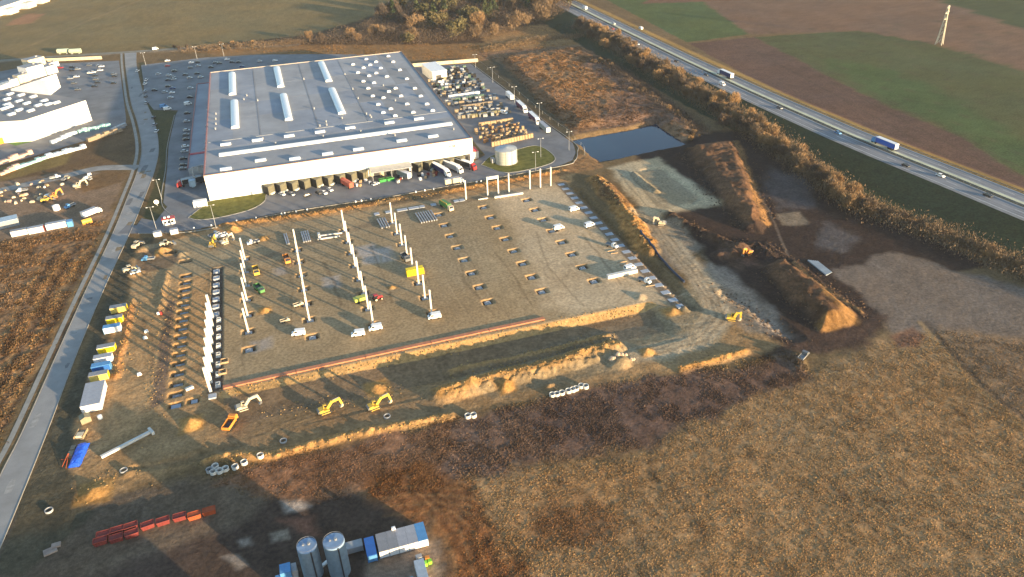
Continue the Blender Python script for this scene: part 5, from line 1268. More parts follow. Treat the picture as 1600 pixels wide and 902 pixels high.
pa, pb = P(1268, 407), P(1297, 430); L_ = math.dist(pa, pb)
t = thing('panel_stack', 'stack of long pale panels lying on the dark soil', 'panels', ((pa[0] + pb[0]) / 2, (pa[1] + pb[1]) / 2, float(hgt((pa[0] + pb[0]) / 2, (pa[1] + pb[1]) / 2)) + .05), math.atan2(pb[1] - pa[1], pb[0] - pa[0]))
for n in range(5): part(t, 'panel', ('pnl', n), mat('pale_panel', (0.27, 0.31, 0.34), .6), lambda mb: mb.box(0, 0, 0, L_ - n * .7, .75, .5 - .08 * n), (0, -1.6 + .8 * n, 0))
# rocks of the whitish rubble heap
for k in range(7):
    x, y, z = S(955 + 6 * k + random.uniform(-2, 2), 561 + random.uniform(-4, 6)); r = random.uniform(.7, 1.5)
    solo('boulder', 'pale boulder on the rubble heap below the ditch', 'boulder', ('bld', k % 3), mat('pale_rock', (0.46, 0.36, 0.26), .9, var=.2), lambda mb: mb.cyl(0, 0, 0, 1.0, .75, .6, 7).cyl(.1, 0, .6, .75, .35, .35, 7), (x, y, z - .2), random.uniform(0, 6), 'boulders on the rubble heap').scale = (r, r * .8, r)
# ------------------------------------------------------------------ motorway traffic
def mway(px, py): x, y = P(px, py, HZ); return (x, y, HZ + .03)
up = R_(92)       # driving away (far carriageway), towards the camera on the near one
dn = R_(-87)
x, y, z = mway(1131, 120); semi((x + 1, y, z), up, 'white', PAINT['navy'], 'dark-sided white truck driving away on the far motorway carriageway')  # navy curtains put the shaded flank of the truck into colour
x, y, z = mway(1381, 229); semi((x, y, z), R_(95), 'ltblue', PAINT['royal'], 'bright blue curtain-sided truck with white doors on the motorway')
x, y, z = mway(913, 15); boxtruck((x, y, z), up, 'white', WHITEP, 'small white lorry far up the motorway')
x, y, z = mway(1128, 133); van((x, y, z), dn, 'white', 'white van on the near carriageway below the dark-sided truck')
for px, py, c, a, lb in ((959, 38, 'white', up, 'white car on the far carriageway left of the field corner'), (957, 46, 'red', dn, 'dark red car on the near carriageway behind the white one'), (996, 70, 'white', dn, 'white car on the near carriageway above the brown trees'), (1057, 97, 'black', dn, 'black car on the near carriageway left of the dark-sided truck'), (1104, 118, 'grey', dn, 'grey car on the near carriageway next to the white van'),
                         (1218, 170, 'grey', dn, 'grey car on the near carriageway between the two trucks'), (1309, 209, 'ltblue', dn, 'pale blue car on the near carriageway left of the blue truck'), (1415, 260, 'black', R_(-84), 'black car on the near carriageway below the blue truck'), (1469, 276, 'white', R_(-83), 'white car on the near carriageway right of the blue truck'), (1543, 307, 'black', R_(-82), 'black car farthest right on the motorway')):
    car(mway(px, py), a, c, lb, 'cars on the motorway')
van((*P(1001, 46, 2.0), float(hgt(*P(1001, 46, 2.0)))), up, 'white', 'white van standing on the grass verge beside the far carriageway')
# ------------------------------------------------------------------ loading yard traffic
Z_ = .07
def YD(px, py, z=Z_): x, y = P(px, py); return (x, y, z)
semi((126.5, 134, Z_), R_(-72), 'white', PAINT['navy'], 'navy-sided truck backed up to a dock, left of the three')
semi((133.2, 136, Z_), R_(-66), 'white', PAINT['silver'], 'silver-sided truck backed up to a dock, middle of the three')
semi((140.5, 137, Z_), R_(-60), 'red', PAINT['black'], 'red-cabbed truck backed up to a dock, right of the three')
semi(YD(638, 281), R_(-62), 'cream', PAINT['grn'], 'grey-green trailer standing at an angle below the canopy', L_=9.5, cab=False, cat='trailer')
boxtruck(YD(714, 287), R_(3), 'white', CREAM, 'cream box truck crossing the loading yard', 8)
t = thing('red_trailer', 'red tarpaulin trailer parked across the dock row', 'trailer', YD(543, 292), R_(-68)); part(t, 'box_body', 'rtb', mat('faded_red', (0.50, 0.10, 0.06), .6, var=.12), lambda mb: mb.box(0, 0, 1, 9.5, 2.5, 2.4).ext([(-1.25, 3.4), (1.25, 3.4), (0, 3.75)], -4.75, 4.75, 'x')); part(t, 'chassis', 'rtc', DARKM, lambda mb: mb.box(0, 0, .6, 9, 1, .4)); wheels(t, (-3.4, -2.2, 3.4), 2.4, .45, .3)
semi(YD(302, 288), R_(192), 'red', PAINT['black'], 'dark trailer with red cab parked at the left end of the warehouse', rooff=PAINT['grey'])
for k, (px, py, c, a) in enumerate(((441, 305, 'white', -60), (457, 305, 'silver', -70), (481, 307, 'black', 20), (498, 303, 'black', -65), (507, 303, 'white', -68), (516, 298, 'white', -70), (587, 289, 'white', 30))):
    car(YD(px, py), R_(a), c, '%s car in front of the loading docks, %s from the left' % ({'white': 'white', 'silver': 'silver', 'black': 'black'}[c], ORD[k]), 'cars in front of the docks')
for k, (px, py) in enumerate(((598, 284), (610, 282))):
    t = thing('skip_bin', 'green waste skip below the canopy, %s one' % ('left' if k == 0 else 'right'), 'skip', YD(px, py), .15); skip_parts(t, mat('skip_green', (0.04, 0.30, 0.07), .5), GREENP)
r = random.Random(8)
for k in range(26):
    px = r.choice((r.uniform(556, 590), r.uniform(620, 632), r.uniform(648, 680), r.uniform(660, 690))); py = 290 - (px - 556) * .125 + r.uniform(-5, 4)
    m, nm, lb = r.choice(((WHITEP, 'bale', 'white wrapped bale standing on the loading yard'), (WOOD, 'crate', 'timber crate standing on the loading yard'), (RUSTP, 'metal_bin', 'rust-red metal bin standing on the loading yard'), (DARKM, 'metal_bin', 'dark metal bin standing on the loading yard')))
    solo(nm, lb, 'bale' if nm == 'bale' else ('crate' if nm == 'crate' else 'bin'), 'lyard' + nm, m, lambda mb: mb.box(0, 0, 0, 1.5, 1.2, 1.1).box(0, 0, 1.1, 1.3, 1.0, .15), YD(px, py), r.uniform(0, 3), lb.split(' standing')[0] + 's on the loading yard')
# trailers along the right edge
for k, (px, py, sd, c, lb) in enumerate(((795, 157, WHITEP, False, 'white trailer without cab, farthest of the trucks on the right yard edge'), (813, 172, PAINT['purple'], True, 'purple-sided truck on the right yard edge, second from the far end'), (831, 190, PAINT['purple'], True, 'purple-sided truck on the right yard edge, third from the far end'), (849, 206, PAINT['grn'], False, 'grey-sided trailer without cab, nearest of the trucks on the right yard edge'))):
    semi((201.0, P(px, py)[1], Z_), R_(-90), 'white', sd, lb, L_=13.6 if k != 0 else 11, cab=c, cat='truck' if c else 'trailer', rooff=LROOF if k == 3 else None)
van(YD(787, 178), R_(-55), 'white', 'white van driving across the right storage yard')
# ------------------------------------------------------------------ right yard: tank, goods, shed
t = thing('water_tank', 'large round grey-green water tank on the oval lawn', 'tank', (164.2, 136.0, .1))
TANKM = mat('tank_steel', (0.50, 0.50, 0.42), .55, .1, var=.06, scale=.3)
part(t, 'shell', 'tanks', TANKM, lambda mb: mb.cyl(0, 0, 0, 6.1, 6.1, 7.6, 40)); part(t, 'roof', 'tankr', mat('tank_roof', (.42, .44, .44), .6), lambda mb: mb.cyl(0, 0, 7.6, 6.15, .6, .9, 40))
for k in range(4): part(t, 'seam_ring', 'tankri', GREYM, lambda mb: mb.cyl(0, 0, 0, 6.14, 6.14, .08, 40), (0, 0, 1.5 + 1.6 * k))
for k in range(10): part(t, 'pilaster', 'tankp', GREYM, lambda mb: mb.box(0, 0, 0, .12, .22, 7.5), (6.12 * math.cos(k * .628), 6.12 * math.sin(k * .628), 0), k * .628)
part(t, 'base_ring', 'tankb', KERBM, lambda mb: mb.cyl(0, 0, -.05, 6.6, 6.6, .15, 40)); part(t, 'pump_box', 'tankx', CONCG, lambda mb: mb.box(-7.2, 2, 0, 1.8, 3.5, 2.4))
x, y = 165.5, 318; t = thing('yard_shed', 'white flat-roofed shed at the far corner of the storage yard', 'shed', (x, y, .05), .1)
part(t, 'wall', 'ysw', mat('shed_cream', (.78, .75, .66), .6), lambda mb: mb.box(0, 0, 0, 11, 26, 7)); part(t, 'roof', 'ysr', WHITEP, lambda mb: mb.box(0, 0, 7, 11.6, 26.6, .4)); part(t, 'door', 'ysd', DARKM, lambda mb: mb.box(-1, -13.05, 0, 4, .2, 4.5))
boxes = [(PAINT['grey'], 'dark steel cage'), (CONCG, 'grey steel crate'), (WHITEP, 'white wrapped pallet'), (WOODG, 'weathered timber crate'), (BLACK, 'black plastic crate'), (mat('dull_green', (.10, .16, .12), .7), 'dull green crate')]
def crate(mb): mb.box(0, 0, .15, 1.5, 1.2, 1.15).box(0, -.45, 0, 1.5, .2, .15).box(0, .45, 0, 1.5, .2, .15).box(0, 0, 1.3, 1.56, 1.26, .06)
for row in range(17):
    y = 334 - row * 7.4; n = r.randint(11, 15)
    if row in (10, 13): continue
    for k in range(n):
        x = 158 + (194 - 158) * (k + r.uniform(.0, .7)) / n
        if row < 4 and x < 173: continue
        m, lb = r.choice(boxes + [boxes[0], boxes[4], boxes[3], boxes[1], boxes[4]] if row < 9 else boxes[:2] + boxes[3:4] + boxes[:1])
        solo('storage_crate', '%s in the storage yard, %s row from the far shed' % (lb, ORD[row]), 'crate', 'crate', m, crate, (x, y + r.uniform(-2.2, 2.2), .06), r.uniform(-.3, .3), 'goods in the storage yard, %s row' % ORD[row]).scale = (r.uniform(1, 1.9), r.uniform(1, 1.9), r.uniform(.9, 1.8))
for row, (y, m, nm, lb) in enumerate(((262, WHITEP, 'white', 'long white wrapped stack across the storage yard'), (254, mat('dull_green', (.1, .16, .12)), 'green', 'long dull green covered stack across the storage yard'), (237, WOODG, 'timber', 'long weathered timber stack across the storage yard'), (217, mat('khaki_cover', (.20, .18, .10), .8), 'khaki', 'long khaki covered stack across the storage yard'), (199, WOOD, 'pale timber', 'long pale timber stack across the storage yard'))):
    t = thing('goods_stack', lb, 'stack', (174 + row, y, .06), .03)
    for k in range(6): part(t, 'bundle', ('bundle', k % 3), m, lambda mb: mb.ext([(-1.1, 0), (-1.15, 1.6), (-.6, 2.1), (.6, 2.1), (1.15, 1.6), (1.1, 0)], -1.75 - .1 * (k % 3), 1.7, 'x'), (-10 + 3.8 * k, r.uniform(-.3, .3), 0))
for row in range(5):
    for k in range(15):
        y = 189 - row * 6.2 + r.uniform(-2.2, 2.2); x = 160.5 + k * 2.0 + row * .4 + r.uniform(-.9, .9)
        if row == 4: y = 161.5 + k * .35; x = 164 + k * 1.85
        m = r.choice((WOOD, WOOD, mat('orange_timber', (.40, .21, .09), .8, var=.2, scale=2), WOODG)) if row < 4 else WOOD
        pale = row == 4
        solo('wooden_crate', ('tall pale timber crate beside the round tank, %s from the left' % ORD[k] if pale else ('weathered' if m == WOODG else 'orange-brown' if m != WOOD else 'pale') + ' wooden crate beyond the round tank, %s row from the back' % ORD[row]), 'crate', 'crate', m, crate, (x, y, .06), r.uniform(-.15, .15) if pale else r.uniform(-.6, .6), 'front crate line' if pale else 'crate rows beyond the tank').scale = (r.uniform(.9, 1.15), 1.1, r.uniform(1.1, 2.0) if not pale else 2.0)
# ------------------------------------------------------------------ neighbouring works on the left
t = thing('factory_hall', 'large white factory hall with vented grey roof at the left edge', 'factory', (0, 0, 0))
FA = [(-101, 281), (-70.5, 310.5), (-93, 334), (-124, 359), (-190, 345), (-190, 300)]
link('wall', MB().prism(FA, -.1, 13.6).mesh('wall', WALLW), t)
ra = link('roof', MB().prism([(x * .995 - .6, y * .9995) for x, y in FA], 13.5, 13.75).mesh('roof', mat('warm_roof', (.235, .23, .23), .8, var=.1, scale=.05)), t)
link('plinth', MB().bar((-101.1, 280.85, .9), (-70.4, 310.35, .9), .12, 1.8).mesh('plinth', mat('plinth_grey', (.5, .5, .48))), t)
for px, py in [(16, 148), (33, 149.5), (52, 152), (11, 156), (30, 159), (42, 162.5), (60, 165.5), (88, 161.5), (75, 164), (48, 174), (30, 173), (18, 179.5), (6, 171), (15, 168), (11, 164.5), (69, 158.5)]:
    x, y = P(px, py, 13.75); part(ra, 'smoke_vent', 'fvent', SKYL, lambda mb: mb.ext([(-1.3, 0), (-1.3, .7), (-.7, 1.2), (.7, 1.2), (1.3, .7), (1.3, 0)], -2.2, 2.2, 'x'), (x, y, 13.75), .75)
link('tower_wall', MB().poly([(-124, 357, 13.7), (-95.5, 333.5, 13.7), (-95.5, 333.5, 23.5), (-99, 336.2, 24), (-124, 357, 15)]).poly([(-124, 357, 15), (-99, 336.2, 24), (-92, 352, 23), (-116, 366, 15)]).poly([(-95.5, 333.5, 13.7), (-92, 352, 13.7), (-92, 352, 23), (-99, 336.2, 24), (-95.5, 333.5, 23.5)]).poly([(-92, 352, 13.7), (-116, 366, 13.7), (-116, 366, 15), (-92, 352, 23)]).poly([(-116, 366, 13.7), (-124, 357, 13.7), (-124, 357, 15), (-116, 366, 15)]).mesh('tower_wall', WALLW), t)
for k, (px, py, h, w, d, m, lb) in enumerate(((53, 120, 9, 14, 12, WHITEP, 'white process block behind the factory hall'), (57, 108, 9, 14, 9, CREAM, 'cream block behind the white process block'), (78, 114, 6, 9, 9, WHITEP, 'small white block right of the process blocks'), (10, 137, 5, 18, 5, WHITEP, 'low white annex at the left edge behind the factory hall'), (36, 128, 6, 9, 7, CREAM, 'low cream annex beside the factory hall'), (82, 104, 3.4, 10, 4, WHITEP, 'small white gatehouse behind the factory'))):
    x, y = P(px, py); q = thing('process_block', lb, 'building', (x, y, 0), .75)
    part(q, 'wall', ('pbw', k), m, lambda mb: mb.box(0, 0, 0, w, d, h)); part(q, 'roof', ('pbr', k), GROOF, lambda mb: mb.box(0, 0, h, w - .5, d - .5, .2).box(w * .2, 0, h + .2, 1.6, 1.6, 1.1))
q = thing('boundary_wall', 'long cream boundary wall behind the neighbouring car park', 'wall', (0, 0, 0)); link('panel', MB().bar((-136, 501, 1.3), (-86, 488, 1.3), .4, 2.6).mesh('panel', mat('wall_cream', (.62, .52, .36), .8)), q)
q = thing('boundary_wall', 'pale low wall between the warehouse yard and the brown field strip', 'wall', (0, 0, 0)); link('panel', MB().bar((148, 353, 1.3), (207, 345, 1.3), .4, 2.6).mesh('panel', mat('wall_cream', (.62, .52, .36), .8)), q)
for k, px in enumerate((100, 119)):
    x, y = P(px, 84); q = thing('fuel_tank', 'pale green tank by the track, %s of the pair' % ('left' if k == 0 else 'right'), 'tank', (x, y, .05), -.2)
    part(q, 'barrel', 'ftk', mat('pale_green', (.42, .50, .36), .5), lambda mb: mb.ext([(2.0 * math.cos(a * math.pi / 8), 2.3 + 2.0 * math.sin(a * math.pi / 8)) for a in range(16)], -4.6, 4.6, 'x')); part(q, 'end_cap', 'ftke', CREAM, lambda mb: mb.ext([(1.7 * math.cos(a * math.pi / 8), 2.3 + 1.7 * math.sin(a * math.pi / 8)) for a in range(16)], -5.1, -4.6, 'x'))
    for s_ in (-1, 1): part(q, 'cradle', 'ftkc', CONCG, lambda mb: mb.box(0, 0, 0, .6, 3.2, .8), (s_ * 3, 0, 0))
# far halls at the top left
q = thing('far_hall', 'long low white hall at the far top left beyond the field', 'hall', (-212, 795, 0), math.radians(69)); part(q, 'wall', 'fhw', WALLW, lambda mb: mb.box(0, 0, 0, 120, 24, 8)); part(q, 'roof', 'fhr', GROOF, lambda mb: mb.box(0, 0, 8, 119, 23, .4))
for k, (a, b_) in enumerate(((-38, -16), (-6, -17), (22, -16))): part(q, 'side_wing', ('fhs', k), mat('cream_wall', (.72, .66, .5), .7), lambda mb: mb.box(0, 0, 0, 16, 9, 6), (a, b_, 0))
q = thing('far_hall', 'small white hall behind the long far hall at the top left', 'hall', (-262, 830, 0), .3); part(q, 'wall', 'fh2', WALLW, lambda mb: mb.box(0, 0, 0, 30, 14, 7)); part(q, 'roof', 'fh2r', GROOF, lambda mb: mb.box(0, 0, 7, 29, 13, .3))
q = thing('far_hall', 'cream hall at the far top left corner', 'hall', (-246, 868, 0), .3); part(q, 'wall', 'fh3', mat('cream_wall', (.72, .66, .5)), lambda mb: mb.box(0, 0, 0, 26, 14, 7)); part(q, 'roof', 'fh3r', GROOF, lambda mb: mb.box(0, 0, 7, 25, 13, .3))
# goods stacked in the neighbour's yard
TURQ = mat('turquoise_wrap', (.30, .52, .50), .45, var=.12); ICE = mat('ice_wrap', (.55, .63, .68), .4, var=.1); PEACH = mat('peach_pallets', (.60, .40, .30), .7, var=.15)
ROWS = [((18, 267), (72, 248), TURQ, 'turquoise wrapped pallet', 7), ((74, 247), (134, 231), ICE, 'pale blue wrapped pallet', 9), ((0, 258), (50, 240), PEACH, 'peach-coloured pallet', 9), ((80, 225), (120, 208), ICE, 'pale wrapped pallet in front of the white hall', 5), ((122, 208), (172, 197), TURQ, 'blue-green wrapped pallet', 7), ((138, 222), (190, 205), WOODG, 'brown timber bundle', 8), ((176, 205), (197, 196), GREYM, 'grey pipe bundle', 4), ((0, 275), (30, 262), PEACH, 'peach-coloured pallet near the access road', 4)]
for n, (a, b_, m, lb, c_) in enumerate(ROWS):
    for k in range(c_):
        f = (k + .5) / c_; x, y = P(a[0] + (b_[0] - a[0]) * f, a[1] + (b_[1] - a[1]) * f)
        solo('wrapped_pallet' if 'pallet' in lb else 'goods_bundle', '%s in the neighbouring yard, %s from the left' % (lb.split(' in front')[0].split(' near')[0], ORD[k]), 'pallet', ('wp', n % 3), m, lambda mb: mb.box(0, 0, .12, 3.2, 2.2, 1.7 + .3 * (n % 3), 0, .95, .93).box(0, 0, 0, 3.2, 2.0, .12), (x, y, .05), .7 + r.uniform(-.1, .1), 'goods in the neighbouring yard').scale = (r.uniform(.8, 1.15), r.uniform(.9, 1.4), r.uniform(.6, 1.25))
x, y = P(6, 207); q = thing('canopy_sign', 'bright yellow canopy fascia at the left edge', 'canopy', (x, y, 0), .6); part(q, 'fascia', 'cf', mat('bright_yellow', (.85, .70, .10), .5), lambda mb: mb.box(0, 0, 4.6, 16, 5, 1.0)); [part(q, 'post', 'cfp', GREYM, lambda mb: mb.box(0, 0, 0, .3, .3, 4.6), (s_ * 6, 0, 0)) for s_ in (-1, 1)]
x, y = P(5, 222); q = thing('kiosk', 'bright orange kiosk below the yellow canopy', 'kiosk', (x, y, 0), .6); part(q, 'body', 'ksk', mat('bright_orange', (.85, .34, .02), .5), lambda mb: mb.box(0, 0, 0, 7, 6, 3.4)); part(q, 'roof', 'kskr', ORAM, lambda mb: mb.box(0, 0, 3.4, 7.4, 6.4, .3))
sheet('lawn', PL([(14, 212), (30, 210), (50, 222), (24, 228), (12, 224)]), .09, mat('bright_grass', (.10, .20, .04), .9, var=.2))
# yard across the site road
def Yd(px, py): x, y = P(px, py); return (x, y, float(hgt(x, y)))
x, y, z = Yd(32, 367); t = thing('site_cabin', 'white container at the left end of the line by the earth field', 'container', (x, y, z), .12); cabin_parts(t, 7.0, 2.6, 2.8, WHITEP, GROOF, WHITEP, WHITEP)
x, y, z = Yd(58, 363); t = thing('site_cabin', 'white container in the middle of the line by the earth field', 'container', (x, y, z), .12); cabin_parts(t, 6.6, 2.6, 2.9, WHITEP, LROOF, REDP, WHITEP)
x, y, z = Yd(90, 356); t = thing('site_cabin', 'longest white container in the line by the earth field, blue at its end', 'container', (x, y, z), .12); cabin_parts(t, 9.0, 2.6, 3.0, WHITEP, LROOF, LBLUE, WHITEP)
x, y, z = Yd(111, 353); t = thing('blue_container', 'blue container at the right end of the white container line', 'container', (x, y, z), .12); cabin_parts(t, 2.4, 3.0, 2.9, LBLUE, LBLUE, LBLUE, LBLUE)
x, y, z = Yd(15, 352); t = thing('steel_container', 'silver container with open lid at the left edge of the yard', 'container', (x, y, z), .25); cabin_parts(t, 8.5, 6.0, 3.6, mat('silver_blue', (.42, .48, .52), .4, .3), mat('silver_blue', (.42, .48, .52), .4, .3), CONCG, GREYM)
boxtruck(Yd(148, 335), R_(38), 'white', WHITEP, 'white box truck beside the site road in the left yard', 7.5)
x, y, z = Yd(137, 350); q = thing('fuel_bowser', 'orange-yellow bowser behind the white box truck', 'bowser', (x, y, z), .4); part(q, 'tank', 'bws', YELM, lambda mb: mb.ext([(1.1 * math.cos(a * math.pi / 6), 1.7 + 1.1 * math.sin(a * math.pi / 6)) for a in range(12)], -2.2, 2.2, 'x')); part(q, 'frame', 'bwf', ORAM, lambda mb: mb.box(0, 0, .4, 4.6, 1.6, .3)); wheels(q, (-.6, .6), 2.2, .45, .3)
x, y, z = Yd(89, 328); solo('water_drum', 'round white water tank in the left yard', 'tank', 'wtk', WHITEP, lambda mb: mb.cyl(0, 0, 0, 1.7, 1.7, 2.4, 18).cyl(0, 0, 2.4, 1.7, .4, .5, 18), (x, y, z))
loader(74, 315, R_(20), 'yellow', 'yellow wheel loader in the left yard', float(hgt(*P(74, 315))))
excavator(85, 309, R_(30), 'orange', 'orange excavator behind the loader in the left yard', fold=.6)
excavator(122, 293, R_(10), 'cream', 'cream excavator on the brown mound by the access road', fold=.4)
for k, (px, py, c) in enumerate(((87, 279, 'white'), (104, 281, 'cream'), (141, 277, 'white'), (137, 282, 'white'), (35, 300, 'white'), (110, 324, 'ltblue'))): pickup(Yd(px, py), R_(20 + 40 * k), c, '%s pickup in the left yard beside the access road, %s' % ({'ltblue': 'pale blue'}.get(c, c), ORD[k]))
for k in range(26):
    px = r.uniform(0, 110); py = 300 - px * .08 + r.uniform(-12, 22); x, y, z = Yd(px, py); m, lb = r.choice(((WHITEP, 'white sack'), (CREAM, 'cream block'), (PEACH, 'reddish brick pallet'), (WOOD, 'timber pile')))
    solo('building_material', lb + ' among the building materials in the left yard', 'material', 'bm', m, lambda mb: mb.box(0, 0, 0, 2.2, 1.3, .7, 0, .9, .85).box(0, 0, .7, 1.4, .8, .25), (x, y, z), r.uniform(0, 3), lb + 's in the left yard').scale = (r.uniform(.6, 1.3),) * 3
x, y, z = Yd(265, 350); t = thing('guard_cabin', 'white guard cabin with red roof edge at the yard entrance', 'cabin', (x, y, .1), .1); part(t, 'wall', 'gcw', WHITEP, lambda mb: mb.box(0, 0, 0, 5.4, 2.8, 2.9)); part(t, 'roof', 'gcr', REDP, lambda mb: mb.box(0, 0, 2.9, 6.0, 3.4, .35)); part(t, 'roof_unit', 'gcu', WHITEP, lambda mb: mb.box(-1.4, .2, 3.25, 1, 1, .6).box(.4, .3, 3.25, 1, 1, .6))
for k in (-1.6, 0, 1.6): part(t, 'window', 'gcg', GLASS, lambda mb: mb.box(0, -1.42, 1.0, 1.1, .06, 1.1), (k, 0, 0))
for px, py, lb in ((247, 369, 'white container unit at the foot of the lamp by the junction'), (273, 365, 'pale grey unit right of the lamp by the junction')):
    x, y, z = Yd(px, py); t = thing('white_cabin', lb, 'container', (x, y, 0), .1); cabin_parts(t, 3.4, 2.2, 2.4, WHITEP, LROOF, WHITEP, WHITEP)
x, y, z = Yd(246, 322); solo('marker_stone', 'round white sign disc on the verge by the yard fence', 'sign', 'disc', WHITEP, lambda mb: mb.tube((0, -.1, 2.2), (0, .1, 2.2), 1.2, 16).tube((0, .12, 0), (0, .12, 2.0), .08, 6), (x, y, 0))
for k, px in enumerate((303, 330, 370, 400, 440, 445, 463, 480, 556, 565, 580, 650, 664, 678, 745, 752)):
    py = 358 - (px - 303) * .163; x, y = P(px, py); solo('kerb_stone', 'small white boundary stone along the service road, %s from the left' % ORD[k], 'boundary stone', 'kst', WHITEP, lambda mb: mb.cyl(0, 0, 0, .45, .35, .8, 8).cyl(0, 0, .8, .35, .1, .15, 8), (x, y + .4, float(hgt(x, y + .4)) - .05), 0, 'white boundary stones')
# lamp posts
def lamp(px, py, h, label, arm=1.4, z=0.05):
    x, y = P(px, py); t = thing('street_lamp', label, 'street lamp', (x, y, z)); part(t, 'pole', ('lpp', h), GREYM, lambda mb: mb.tube((0, 0, 0), (0, 0, h), .16, 8, .08)); part(t, 'arm', ('lpa', h), GREYM, lambda mb: mb.tube((-arm, 0, h), (arm, 0, h), .06, 6))
    for s_ in (-1, 1): part(t, 'lamp_head', 'lph', WHITEP, lambda mb: mb.box(0, 0, 0, .7, .4, .2), (s_ * arm, 0, h - .1))


for px, py, h, lb in ((246, 363, 13, 'tall street lamp at the road junction by the white cabin'), (837, 268, 11, 'twin-headed lamp on the oval lawn below the tank'), (845, 246, 11, 'lamp on the right end of the oval lawn'), (743, 106, 10, 'lamp at the far end of the storage yard edge'), (770, 129, 11, 'lamp between the far end and the white trailer'), (804, 161, 11, 'lamp behind the white trailer on the yard edge'), (843, 188, 11, 'lamp behind the purple trucks on the yard edge'), (889, 235, 11, 'lamp on the yard corner near the pond'), (338, 357, 12, 'lamp by the service road left of the white columns'), (253, 312, 11, 'lamp on the verge by the left yard kerb'), (308, 92, 10, 'lamp in the car park behind the annex'), (350, 88, 10, 'lamp in the far car park behind the warehouse'), (228, 102, 10, 'lamp at the far end of the site road')):
    lamp(px, py, h, lb)
# yard fence along the right edge
fe = thing('mesh_fence', 'thin mesh fence along the right edge of the storage yard', 'fence', (0, 0, 0)); fl = dens([(207, 344), (210, 250), (211, 192), (214, 148), (208, 128)], 8)
for p_ in fl[::2]: part(fe, 'post', 'fpost', GREYM, lambda mb: mb.box(0, 0, 0, .1, .1, 2.0), (p_[0], p_[1], float(hgt(p_[0], p_[1]))))
for a, b_ in zip(fl[:-1], fl[1:]): link('rail', MB().bar((a[0], a[1], float(hgt(*a)) + 1.9), (b_[0], b_[1], float(hgt(*b_)) + 1.9), .05, .06).mesh('rail', GREYM), fe)
# parked cars
CARL = {'W': 'white', 'S': 'silver', 'G': 'grey', 'K': 'black', 'B': 'blue', 'R': 'red'}
def park(lst, z, lab, grp, a=0):
    cnt = {}
    for px, py, c in lst:
        c = CARL[c]; k = cnt.get(c, 0); cnt[c] = k + 1; x, y = P(px, py); car((x, y, z), R_(a + r.uniform(-5, 5)), c, '%s %s car parked %s' % (ORD[k], c, lab), grp, True)


park([(113, 106, 'K'), (122, 109, 'S'), (140, 103, 'G'), (155, 104, 'S'), (159, 105, 'W'), (146, 114, 'W'), (141, 115, 'W'), (157, 111, 'W'), (149, 119, 'K'), (120, 121, 'W'), (110, 124, 'S'), (113, 111, 'K'), (150, 125, 'G'), (153, 130, 'K'), (148, 136, 'K'), (116, 131, 'G'), (122, 141, 'G'), (178, 117, 'G'), (179, 120, 'K'), (178, 131, 'K'), (83, 103, 'W'), (95, 107, 'R')], .05, "in the neighbour's car park", 'cars in the neighbouring car park', -14)
park([(262, 96, 'W'), (262, 104, 'R'), (299, 99, 'W'), (309, 98, 'K'), (310, 104, 'S'), (298, 107, 'G'), (248, 117, 'S'), (264, 119, 'S'), (271, 122, 'G'), (263, 126, 'K'), (272, 125, 'S'), (263, 136, 'K'), (270, 139, 'B'), (258, 145, 'S'), (269, 146, 'W'), (267, 154, 'S'), (297, 123, 'S'), (290, 118, 'K'), (308, 116, 'K'), (314, 122, 'S'), (330, 106, 'K'), (337, 99, 'G'), (343, 100, 'K'), (355, 94, 'W'), (363, 98, 'K'), (373, 98, 'K'), (378, 105, 'B'), (298, 139, 'S'), (297, 153, 'K'), (242, 142, 'K'), (406, 97, 'S'), (430, 96, 'W'), (273, 112, 'K')], .05, 'behind the annex', 'cars parked behind the annex')
park([(292, 205, 'S'), (291, 219, 'K'), (290, 230, 'W'), (287, 249, 'K'), (287, 259, 'K'), (286, 265, 'G'), (293, 178, 'K'), (292, 191, 'S'), (291, 212, 'G'), (289, 238, 'S')], .05, 'along the front of the annex', 'cars parked along the annex')
park([(229, 126, 'W'), (227, 132, 'W'), (227, 144, 'S'), (228, 152, 'G'), (229, 162, 'S'), (215, 112, 'W'), (240, 185, 'G'), (242, 196, 'S'), (245, 206, 'W')], .06, 'on the verge by the site road', 'cars parked on the verge', 75)
for px, py, c, lb in ((294, 164, 'white', 'white van beside the annex corner'), (262, 172, 'white', 'white van at the round kerb behind the annex'), (256, 168, 'ltblue', 'pale blue van at the round kerb behind the annex'), (243, 78, 'white', 'white van on the track behind the car park')):
    van((*P(px, py), .08), R_(20), c, lb)
# pylon
x, y = 560.2, 239.8; PYM = mat('pylon_steel', (.50, .46, .36), .7, .2, var=.1); z0 = float(hgt(x, y)); t = thing('power_pylon', 'pale lattice power pylon standing in the ploughed field', 'pylon', (x, y, z0), .55)
lv = [(0, 2.4), (6, 1.9), (12, 1.5), (18, 1.1), (22, .85), (26, .65), (30, .4)]
for sx, sy in ((1, 1), (1, -1), (-1, -1), (-1, 1)):
    m_ = MB(); [m_.bar((sx * w0, sy * w0, h0), (sx * w1, sy * w1, h1), .34, .34) for (h0, w0), (h1, w1) in zip(lv[:-1], lv[1:])]; link('leg', m_.mesh('leg', PYM), t)
m_ = MB()
for (h0, w0), (h1, w1) in zip(lv[:-1], lv[1:]):
    for a, b_ in (((1, 1), (1, -1)), ((1, -1), (-1, -1)), ((-1, -1), (-1, 1)), ((-1, 1), (1, 1))):
        m_.bar((a[0] * w0, a[1] * w0, h0), (b_[0] * w1, b_[1] * w1, h1), .2, .2).bar((b_[0] * w0, b_[1] * w0, h0), (a[0] * w1, a[1] * w1, h1), .2, .2).bar((a[0] * w1, a[1] * w1, h1), (b_[0] * w1, b_[1] * w1, h1), .18, .18)
